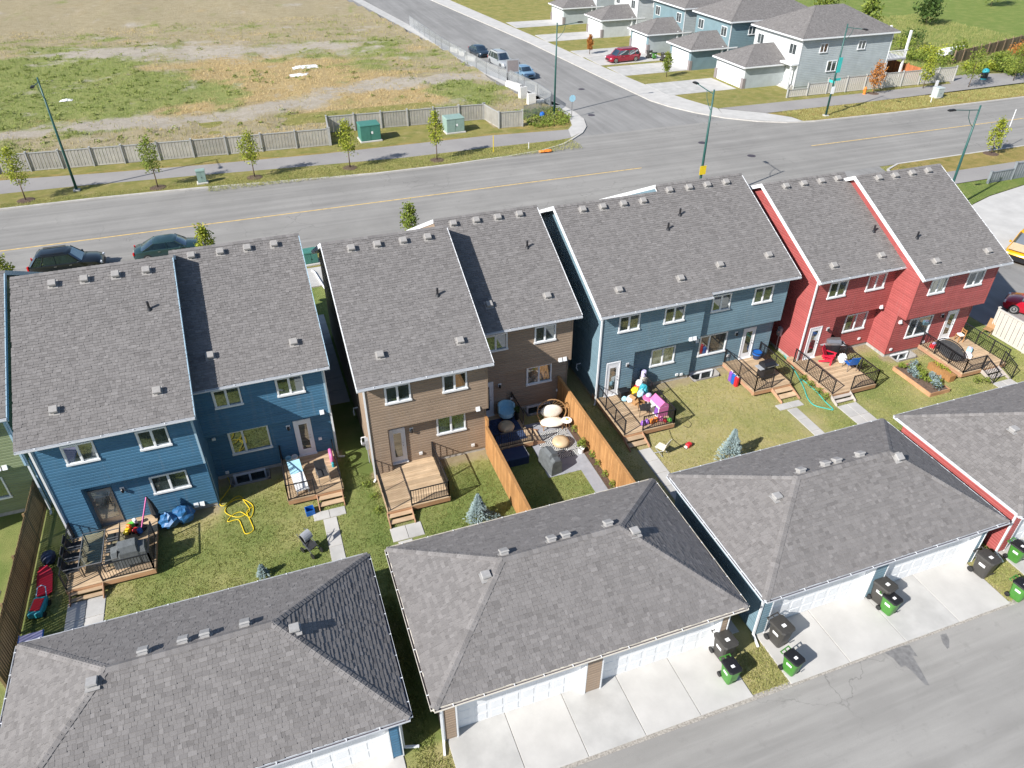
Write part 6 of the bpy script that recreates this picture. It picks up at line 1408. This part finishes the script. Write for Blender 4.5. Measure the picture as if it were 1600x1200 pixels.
# ------------------------------------------------------------------ cars
def car(name, label, x, y, rz, paint, L_=4.5, W_=1.82, H_=1.46, kind='sedan', z=.003, group=None):
    t = T(name, label, 'car' if name != 'minivan' else 'van', (x, y, z), rz, group); hw = W_ / 2; gc = .2
    P = {'sedan': dict(hood=.66, belt=.93, ws=(.2, .08), rf=(.36, .68), rw=.88, deck=.88, tail=.95), 'suv': dict(hood=.72, belt=1.02, ws=(.245, .1), rf=(.41, .84), rw=.965, deck=1.0, tail=1), 'van': dict(hood=.66, belt=1.0, ws=(.17, .1), rf=(.33, .92), rw=.985, deck=1.0, tail=1)}[kind]
    xf, xr = L_ / 2, -L_ / 2
    def X(f): return xf - f * L_
    st = []                                                       # lower body stations: f, width factor, top z
    for f, wk, zt, zb in ((0, .62, .55, .36), (.012, .78, .66, .26), (.04, .9, .75 if kind == 'sedan' else .82, gc), (.1, .97, .82 if kind == 'sedan' else .92, gc), (.2, 1, P['belt'] - .04, gc), (.27, 1, P['belt'], gc), (.5, 1, P['belt'] + .02, gc), (.75, 1, P['belt'] + .03, gc), (.88, .97, P['deck'] + .03, gc), (.95, .9, P['deck'], gc + .03), (.99, .78, P['deck'] - .1, .3), (1.0, .7, P['deck'] - .2, .36)):
        w = hw * wk; st.append([(X(f), -w * .9, zb), (X(f), -w, zb + .12), (X(f), -w, zt * .68), (X(f), -w * .97, zt - .06), (X(f), -w * .86, zt), (X(f), w * .86, zt), (X(f), w * .97, zt - .06), (X(f), w, zt * .68), (X(f), w, zb + .12), (X(f), w * .9, zb)])
    body = MB().loft(st).build('body', paint, t, False, smooth=True, sharp=38)
    b = P['belt'] - .02; a0, a1, r0, r1, rw = X(P['ws'][0] + .02), None, X(P['rf'][0]), X(P['rf'][1]), X(P['rw'])
    wb, wr = hw * .9, hw * .72
    def ring(x0, x1, z, w, k=.2): return [(x0, -w + k, z), (x0 - .2, -w, z), ((x0 + x1) / 2, -w * 1.02, z), (x1 + .2, -w, z), (x1, -w + k, z), (x1, w - k, z), (x1 + .2, w, z), ((x0 + x1) / 2, w * 1.02, z), (x0 - .2, w, z), (x0, w - k, z)]
    MB().loft([ring(a0, rw, b, wb), ring(a0 + (r0 - a0) * .85, rw + (r1 - rw) * .85, b + (H_ - b) * .85, wb + (wr - wb) * .85)]).build('glasshouse', 'car_glass', t, False, smooth=True, sharp=30)
    k0 = .8
    MB().loft([ring(a0 + (r0 - a0) * k0 - .01, rw + (r1 - rw) * k0 + .01, b + (H_ - b) * k0, wb + (wr - wb) * k0 + .012), ring(r0 - .02, r1 + .02, H_ - .04, wr + .01), ring(r0 - .2, r1 + .2, H_, wr - .14)]).build('roof', paint, t, False, smooth=True, sharp=40)
    pl = MB(); th_ = .05
    xm = (r0 + r1) / 2 + .1
    for s in (-1, 1):
        for xb, xt in ((a0 - .06, r0 - .05), (xm, xm - .03), (rw + .1, r1 + .06)) + (((xm + rw) / 2 - .1, (xm + r1) / 2 - .1),) * (kind != 'sedan'):
            pl.bar((xb, s * (wb + .005), b - .02), (xt, s * (wr + .02), H_ - .08), .03, .075)
    pl.build('pillars', paint, t, False)
    for fx in (.17, .8 if kind != 'van' else .82):
        for s in (-1, 1):
            r = .33 if kind == 'sedan' else .37; c = (X(fx), s * (hw - .1), r); w = T('wheel', '', ''); del w['label']; del w['category']; w.parent = t; w.location = c
            MB().loft([[(k * r * math.cos(a * .3927), d, k * r * math.sin(a * .3927)) for a in range(16)] for d, k in ((-.11, .82), (-.1, 1), (.1, 1), (.11, .82))]).build('tyre', 'p_rubber', w, False)
            MB().loft([[(k * r * math.cos(a * .3927), s * d, k * r * math.sin(a * .3927)) for a in range(16)] for d, k in ((.1, .68), (.118, .66), (.105, .3), (.125, .12))]).build('rim', 'alloy', w, False)
    for s in (-1, 1):
        zc = P['hood'] + (.0 if kind == 'sedan' else .02)
        MB().obox((X(.03), s * hw * .66, zc - .02), (.13, hw * .34, .12), Matrix.Rotation(R(-s * 22), 3, 'Z')).build('headlight', 'lens', t, False)
        MB().obox((X(.985), s * hw * .74, P['deck'] - .13), (.1, hw * .2, .2 if kind == 'sedan' else .32), Matrix.Rotation(R(s * 12), 3, 'Z')).build('tail_light', 'taillight', t, False)
        MB().bev(X(.3) - .1, X(.3) + .06, s * (hw + .08) - .09, s * (hw + .08) + .07, b - .02, b + .12, .03).build('mirror', paint, t, False)
        for fx in (.42, .62): MB().box(X(fx) - .09, X(fx) + .09, s * (hw + .012) - .012, s * (hw + .012) + .012, b - .14, b - .11).build('door_handle', 'alloy', t, False)
    MB().box(X(.0) - .06, X(.0) + .015, -hw * .42, hw * .42, .42, .6).build('grille', 'p_dark', t, False); MB().box(X(1) - .012, X(1) + .04, -.26, .26, .55, .68).build('licence_plate', 'p_white', t, False)
    if kind == 'suv' or kind == 'van':
        for s in (-1, 1): MB().bar((r0 - .3, s * (wr - .06), H_ + .03), (r1 + .3, s * (wr - .06), H_ + .03), .035).build('roof_rail', 'p_dark', t, False)
    return t
car('parked_suv', 'black sport utility car parked at the kerb behind the navy duplex', -13.85, 57.0, R(-1), 'paint_black', 4.9, 1.95, 1.72, 'suv', group='cars parked on the streets'); car('parked_sedan', 'dark teal sedan parked ahead of the black sport utility car', -7.0, 57.35, R(0), 'paint_teal', 4.85, 1.85, 1.45, 'sedan', group='cars parked on the streets')
car('parked_sedan', 'dark navy sedan parked farthest up the cross street', 36.1, 115.0, R(-84), 'paint_navy', 4.7, 1.8, 1.42, 'sedan', group='cars parked on the streets'); car('parked_suv', 'large silver sport utility car parked between the dark sedan and the pale blue car', 37.0, 107.4, R(-84), 'paint_silver', 5.6, 2.0, 1.95, 'suv', group='cars parked on the streets'); car('parked_sedan', 'pale blue sedan parked nearest the message board', 37.9, 100.5, R(-84), 'paint_blue', 4.6, 1.75, 1.42, 'sedan', group='cars parked on the streets')
car('minivan', 'dark red minivan standing on a pale driveway', 54.6, 103.6, R(184), 'paint_red', 5.1, 2.0, 1.78, 'van', .12); car('parked_sedan', 'bright red car beside the vinyl fence in the lane', 47.55, 28.2, R(120), 'paint_red2', 4.5, 1.8, 1.45, 'sedan')
yv = car('delivery_van', 'yellow van with black bumper entering the concrete apron', 54.75, 35.5, R(203), 'paint_yellow', 5.0, 2.05, 2.0, 'van', .016)
MB().obox((2.5, 0, .45), (.28, 1.9, .34), Matrix.Identity(3)).build('bumper', 'p_dark', yv, False)
MB().obox((2.0, 0, 1.1), (.9, 1.6, .06), Matrix.Rotation(R(12), 3, 'Y')).build('bonnet_cover', 'p_wicker', yv, False)


# ------------------------------------------------------------------ houses across the street
def far_house(label, gx, gy0, gy1, hx0, hx1, hy0, hy1, sid, front='siding_pale', hh=6.2, group='pale houses on the cross street'):
    t = T('suburban_house', label, 'house', (gx, gy0, .05), 0, group)
    # garage wing (door looks to -X)
    gz = 2.85; MB().box(gx + .5, hx0 + .6, gy0 + .4, gy1 - .4, 0, gz).build('garage_wall', sid, t)
    MB().box(gx + .46, gx + .498, gy0 + .4, gy1 - .4, 0, gz).build('front_wall', front, t)
    d = MB().box(gx + .42, gx + .455, gy0 + 1.0, gy1 - 1.0, .02, 2.3).build('garage_door', 'trim_white', t)
    for c in range(8):
        for r in range(4): w = (gy1 - gy0 - 2.1) / 8; MB().box(gx + .405, gx + .419, gy0 + 1.05 + c * w + .06, gy0 + 1.05 + (c + 1) * w - .06, .08 + r * .55, .5 + r * .55).build('door_panel', 'trim_white', d)
    for y in (gy0 + .36, gy1 - .86): MB().bev(gx + .3, gx + .75, y, y + .5, 0, 1.35, .02).build('stone_pier', 'p_stone', t)
    ym = (gy0 + gy1) / 2; hd = (gy1 - gy0) / 2; zr = gz + hd * .5; A = [(gx, gy0, gz), (gx, gy1, gz), (hx0 + 1.5, gy1, gz), (hx0 + 1.5, gy0, gz)]
    rf = MB().add(A + [(gx + hd, ym, zr), (hx0 + 1.5, ym, zr)] + [(q[0], q[1], q[2] - .18) for q in A], [(0, 4, 1), (1, 4, 5, 2), (3, 5, 4, 0), (0, 1, 7, 6), (1, 2, 8, 7), (3, 0, 6, 9), (6, 7, 8, 9)]).build('garage_roof', 'roof_deck', t)
    tb_ = Tabs(); k = math.sqrt(1.25); Ls = hd * k
    tb_.slope(rf, (gx, gy1, gz), (0, -1, 0), (1, 0, .5), Ls, lambda s: s / k, lambda s: gy1 - gy0 - s / k, True, .2); tb_.slope(rf, (gx, gy0, gz), (1, 0, 0), (0, 1, .5), Ls, lambda s: s / k, lambda s: hx0 + 1.5 - gx, True, .2); tb_.slope(rf, (hx0 + 1.5, gy1, gz), (-1, 0, 0), (0, -1, .5), Ls, lambda s: 0, lambda s: hx0 + 1.5 - gx - s / k, False, .25)
    MB().box(gx - .08, gx - .002, gy0 - .02, gy1 + .02, gz - .2, gz - .02).box(gx, hx0 + 1.5, gy0 - .08, gy0 - .002, gz - .2, gz - .02).build('gutter', 'trim_white', t)
    # main block
    MB().box(hx0, hx1, hy0, hy1, 0, hh).build('wall', sid, t); wl = MB().box(hx0 - .035, hx0 - .002, hy0 + .1, hy1 - .1, .3, hh - .02).build('front_cladding', front, t)
    boards(wl, 'S', hy0, .3, hh, lambda z: [(hx0, hx1)], sid, True, .22)
    o = .5; zt = hh + (hy1 - hy0 + 2 * o) / 2 * .5; yc = (hy0 + hy1) / 2; A = [(hx0 - o, hy0 - o, hh), (hx1 + o, hy0 - o, hh), (hx1 + o, hy1 + o, hh), (hx0 - o, hy1 + o, hh)]; q0, q1 = (hx0 - o + (zt - hh) * 2, yc, zt), (hx1 + o - (zt - hh) * 2, yc, zt)
    if q1[0] < q0[0] + 1: q0, q1 = ((hx0 + hx1) / 2 - .5, yc, zt), ((hx0 + hx1) / 2 + .5, yc, zt)
    r2 = MB().add(A + [q0, q1] + [(q[0], q[1], q[2] - .2) for q in A], [(0, 1, 5, 4), (1, 2, 5), (2, 3, 4, 5), (3, 0, 4), (0, 6, 7, 1), (1, 7, 8, 2), (2, 8, 9, 3), (3, 9, 6, 0), (6, 9, 8, 7)]).build('roof', 'roof_deck', t)
    Ls = math.hypot(yc - hy0 + o, zt - hh); tb_.slope(r2, A[0], (1, 0, 0), (0, 1, .5), Ls, lambda s: s * .89, lambda s: hx1 - hx0 + 2 * o - s * .89, True, .2); tb_.slope(r2, A[3], (0, -1, 0), (1, 0, .5), Ls, lambda s: s * .89, lambda s: hy1 - hy0 + 2 * o - s * .89, True, .2); tb_.emit()
    MB().box(hx0 - o - .08, hx1 + o + .08, hy0 - o - .08, hy0 - o - .002, hh - .2, hh - .02).box(hx0 - o - .08, hx0 - o - .002, hy0 - o, hy1 + o, hh - .2, hh - .02).build('gutter', 'trim_white', t)
    for x in (hx0, hx1): MB().box(x - .07, x + .07, hy0 - .06, hy0 - .002, .1, hh - .2).build('corner_trim', 'trim_white', t)
    for x0, z0, w_, h_ in ((hx0 + (hx1 - hx0) * .32, 1.9, 1.5, 1.3), (hx0 + (hx1 - hx0) * .62, 4.3, 1.2, 1.1), (hx0 + (hx1 - hx0) * .2, 4.3, 1.2, 1.1)): window(t, x0, x0 + w_, z0, z0 + h_, hy0 - .06)
    for y0 in (hy0 + .8, hy1 - 2.2):                                  # windows on the street front
        fw = MB().box(hx0 - .09, hx0 - .036, y0, y0 + 1.4, 4.0, 5.3).build('window', 'trim_white', t); MB().box(hx0 - .105, hx0 - .092, y0 + .08, y0 + .66, 4.08, 5.22).build('pane', 'glass', fw); MB().box(hx0 - .105, hx0 - .092, y0 + .74, y0 + 1.32, 4.08, 5.22).build('pane', 'glass', fw)
    # entry: steps, door, columns
    ex = hx0 + 1.6
    for k in range(4): MB().box(hx0 - .9 + k * .3, hx0 - .02, hy0 + .1, gy0 + .35, k * .18, (k + 1) * .18 - .002).build('entry_step', 'concrete', t) if gy0 - hy0 > 1 else None
    for y in (hy0 + .1,): MB().box(hx0 - .9, hx0 - .68, y, y + .22, .2, 3.0).build('porch_column', 'trim_white', t)
    if gy0 - hy0 > 1: MB().box(hx0 - .06, hx0 - .036, hy0 + .5, hy0 + 1.4, .72, 2.85).build('front_door', 'p_white', t); MB().box(hx0 - 1.1, hx0, hy0 - .1, gy0 + .39, 3.0, 3.2).build('porch_roof', 'trim_white', t)
    return t
far_house('pale grey corner house with hip roofed garage behind the pale panel fence', 61.8, 84.0, 91.4, 68.4, 82.6, 82.1, 92.0, 'siding_grey'); far_house('slate teal house with white garage door beside the corner house', 60.5, 95.0, 101.6, 66.5, 81, 95.0, 104, 'siding_teal', 'siding_teal'); far_house('grey house with brown garage beyond the red minivan', 60, 106.5, 113, 66, 80, 106.5, 116, 'siding_grey', 'siding_teal'); far_house('pale house farther up the cross street', 58.5, 119.5, 126, 65, 79, 119.5, 128, 'siding_pale'); far_house('grey house at the far end of the cross street', 57, 132, 138.5, 63.5, 78, 132, 141, 'siding_grey', 'siding_grey')
for y0, y1 in ((84.6, 90.6), (95.6, 101), (102.2, 107.6), (107.7, 112.4), (120, 125.6), (132.5, 138)): slabs('driveway', 51.5 - (y0 - 84) * .06, 61.5, y0, y1, 3, 2, .13)
dk = T('back_deck', 'pale raised deck with white post behind the corner house', 'deck', (84.5, 83, .05)); MB().box(-1.9, 1.3, -1, 3, 2.5, 2.7).build('platform', 'p_grey', dk, False)
for i, j in ((-1.7, -.8), (1.1, -.8), (1.1, 2.8)): MB().box(i - .12, i + .12, j - .12, j + .12, 0, 6.0 if i > 0 else 2.5).build('post', 'p_white', dk, False)
for k in range(14): MB().box(-1.85 + k * .23, -1.8 + k * .23, -.98, -.93, 2.7, 3.6).build('baluster', 'p_white', dk, False)
MB().box(-1.9, 1.3, -1.0, -.91, 3.6, 3.68).build('top_rail', 'p_white', dk, False)
for k, px in enumerate(((1022, 92), (1014, 91), (1036, 95))):
    p = G(*px, .1); dup(gn if k == 0 else bk, (p.x, p.y, .13), R(90), ('green wheelie bin beside the red minivan driveway', 'black wheelie bin beside the red minivan driveway', 'dark wheelie bin beside the slate teal garage')[k], group='wheelie bins across the street')

# ------------------------------------------------------------------ grass
def mid(x, y): return .5 + .35 * mn.fractal(Vector((x * .5, y * .5, 1)), 1, 2, 3)
def lt(x, y): d, b = lawn_masks(x, y); return d * .8 + .12
WALKS = [(.0, .62, 20.2, 26.1), (2.75, 4.2, 20, 24), (15.5, 16.65, 20.3, 25.0), (14.1, 14.6, 13, 25), (24.9, 26.5, 20, 25.9), (28.1, 29.4, 20, 24.7), (38, 39.5, 20, 23.5), (-10.5, -9, 20, 24.4), (33.6, 35.1, 23.5, 26.5)]; BLOCK += WALKS; BLOCK += [(w[0] - .05, w[1] + .05, w[2] - .05, w[3] + .05) for w in WELLS]
grow('lawn_grass', [(-12, -4.5, 20.3, 28)], 95, .04, lambda x, y: lt(x, y)); grow('lawn_grass', [(-4.4, 2.0, 20.3, 29.6)], 95, .04, lambda x, y: lt(x, y)); grow('lawn_grass', [(2.0, 8.5, 20.3, 28)], 115, .045, lambda x, y: lt(x, y))
grow('lawn_grass', [(8.6, 13.2, 20.3, 27)], 115, .045, lambda x, y: lt(x, y)); grow('lawn_grass', [(13.7, 24.9, 20.3, 29.4)], 95, .04, lambda x, y: lt(x, y)); grow('lawn_grass', [(24.9, 28, 20.3, 29.6)], 90, .04, lambda x, y: lt(x, y)); grow('lawn_grass', [(28, 42.5, 20.3, 28)], 80, .04, lambda x, y: lt(x, y))
grow('lawn_grass', [(13.55, 15.05, 11.4, 13.3), (25.9, 27.6, 11.4, 13.6), (1.0, 2.5, 11.4, 20.3), (13.9, 14.7, 13.3, 20.3)], 220, .06, lambda x, y: lt(x, y) - .1)
grow('boulevard_grass', [(-26, 33, 69.6, 73.2)], 40, .1, lambda x, y: mid(x, y) + .1, .1, 'blade', .09, 4, lambda x, y: y > 69.7 + (2.0 if x < -4 else 0) and y < 72.7)
grow('far_boulevard_grass', [(60.5, 105, 69.8, 73.7)], 22, .16, lambda x, y: mid(x, y) + .25, .1, 'blade', .1, 4)
def ftone(x, y): d, g, dr = field_masks(x, y); return .55 + .45 * dr - .6 * g
mb = MB(); cnt = 0
for _ in range(26000):
    y = 79.6 + 75 * RND.random() ** 1.5; x = RND.uniform(-48, 34)
    if not inside(x, y): continue
    d, g, dr = field_masks(x, y)
    if d > .45 and RND.random() < .85: continue
    if g < .3 and dr < .3 and RND.random() < .6: continue
    blades(mb, x, y, fz(x, y) - .02, 4, RND.uniform(.14, .34), .13, .55 + .5 * dr - .55 * g, .035)
stuff(mb.build('field_grass', 'blade_field', tone=True))
mb = MB()
for _ in range(520):
    x, y = RND.uniform(30.5, 36), RND.uniform(77.3, 84)
    if y > 77.2 + max(0, x - 34.3) * 1.5: leafy(mb, (x, y, .25), (.3, .3, .35), 5, .13)
stuff(mb.build('corner_weeds', 'leaf_green', tone=True))
sheet('corner_soil', [(30, 77.2), (34.2, 76.6), (35.2, 78), (36.0, 81), (35.8, 85), (34.5, 89), (33, 93), (26.9, 93), (26.9, 79.2)], .118, 'verge')

for k, (px, w_, lb) in enumerate((((476, 104), 2.2, 'crumpled white plastic sheet lying in the dry field grass'), ((468, 119), 1.6, 'smaller pale plastic sheet below the crumpled sheet in the field'), ((103, 156), .9, 'small white plastic scrap in the green field weeds'))):
    p = G(*px, .3); mb = MB(); n_ = 9
    V = [[(p.x + (i / n_ - .5) * w_ * 1.6 + RND.gauss(0, .05), p.y + (j / n_ - .5) * w_ + RND.gauss(0, .05), fz(p.x, p.y) + .06 + .22 * RND.random() * math.sin(math.pi * i / n_) * math.sin(math.pi * j / n_)) for i in range(n_ + 1)] for j in range(n_ + 1)]
    for j in range(n_):
        for i in range(n_):
            if (i in (0, n_ - 1) or j in (0, n_ - 1)) and RND.random() < .35: continue
            mb.quad(V[j][i], V[j][i + 1], V[j + 1][i + 1], V[j + 1][i])
    tag(mb.build('plastic_sheet', 'p_white'), lb, 'plastic sheet')
mb = MB()
for _ in range(900):
    x, y = RND.uniform(-45, 33), 80.5 + 60 * RND.random() ** 1.4
    if not inside(x, y): continue
    d, g, dr = field_masks(x, y)
    if mn.noise(Vector((x * .2, y * .2, 8))) + g * .5 - d * .6 < .1: continue
    r_ = RND.uniform(.2, .55); leafy(mb, (x, y, fz(x, y) + r_ * .3), (r_, r_, r_ * .6), 14, .16)
stuff(mb.build('field_weeds', 'weed', tone=True))

wp = T('white_pipe', 'white drain pipe lying on the walk between the navy and brown duplexes', 'pipe', (*G(501, 441, .1)[:2], .1), R(97)); MB().tube([(-1.9, 0, .06), (1.6, 0, .06), (2.0, .12, .06)], .06, 8).build('pipe', 'p_white', wp, False); MB().lathe([(.075, 0), (.075, .12)], 10, (-1.9, 0, 0)).build('collar', 'p_white', wp, False)
TL = ('yellow green', 'dull green', 'pale green', 'dark green', 'broad green', 'light green', 'slim green', 'bushy green', 'small green'); TP = ('beyond the boat', 'in the far meadow corner', 'behind the corner house roof', 'past the weathered fence', 'beside the far shrubs', 'on the meadow rise', 'behind the slate teal house', 'at the meadow edge', 'among the far meadow grass')
for k in range(9): tree(TL[k] + ' tree ' + TP[k], 92 + k * 9.5 + RND.uniform(-4, 4), 100 + (k * 37 % 50), RND.uniform(4.5, 7.5), RND.uniform(1.3, 2.2), ('leaf_green', 'leaf_dark')[k % 2], 90 + k, n=900, s=.28, group='trees in the far meadow', ring=False, stem=.2, name='meadow_tree')
grow('meadow_grass', [(87, 125, 81, 120)], 7, .35, lambda x, y: mid(x, y) + .1, .09, 'blade', .2, 4)
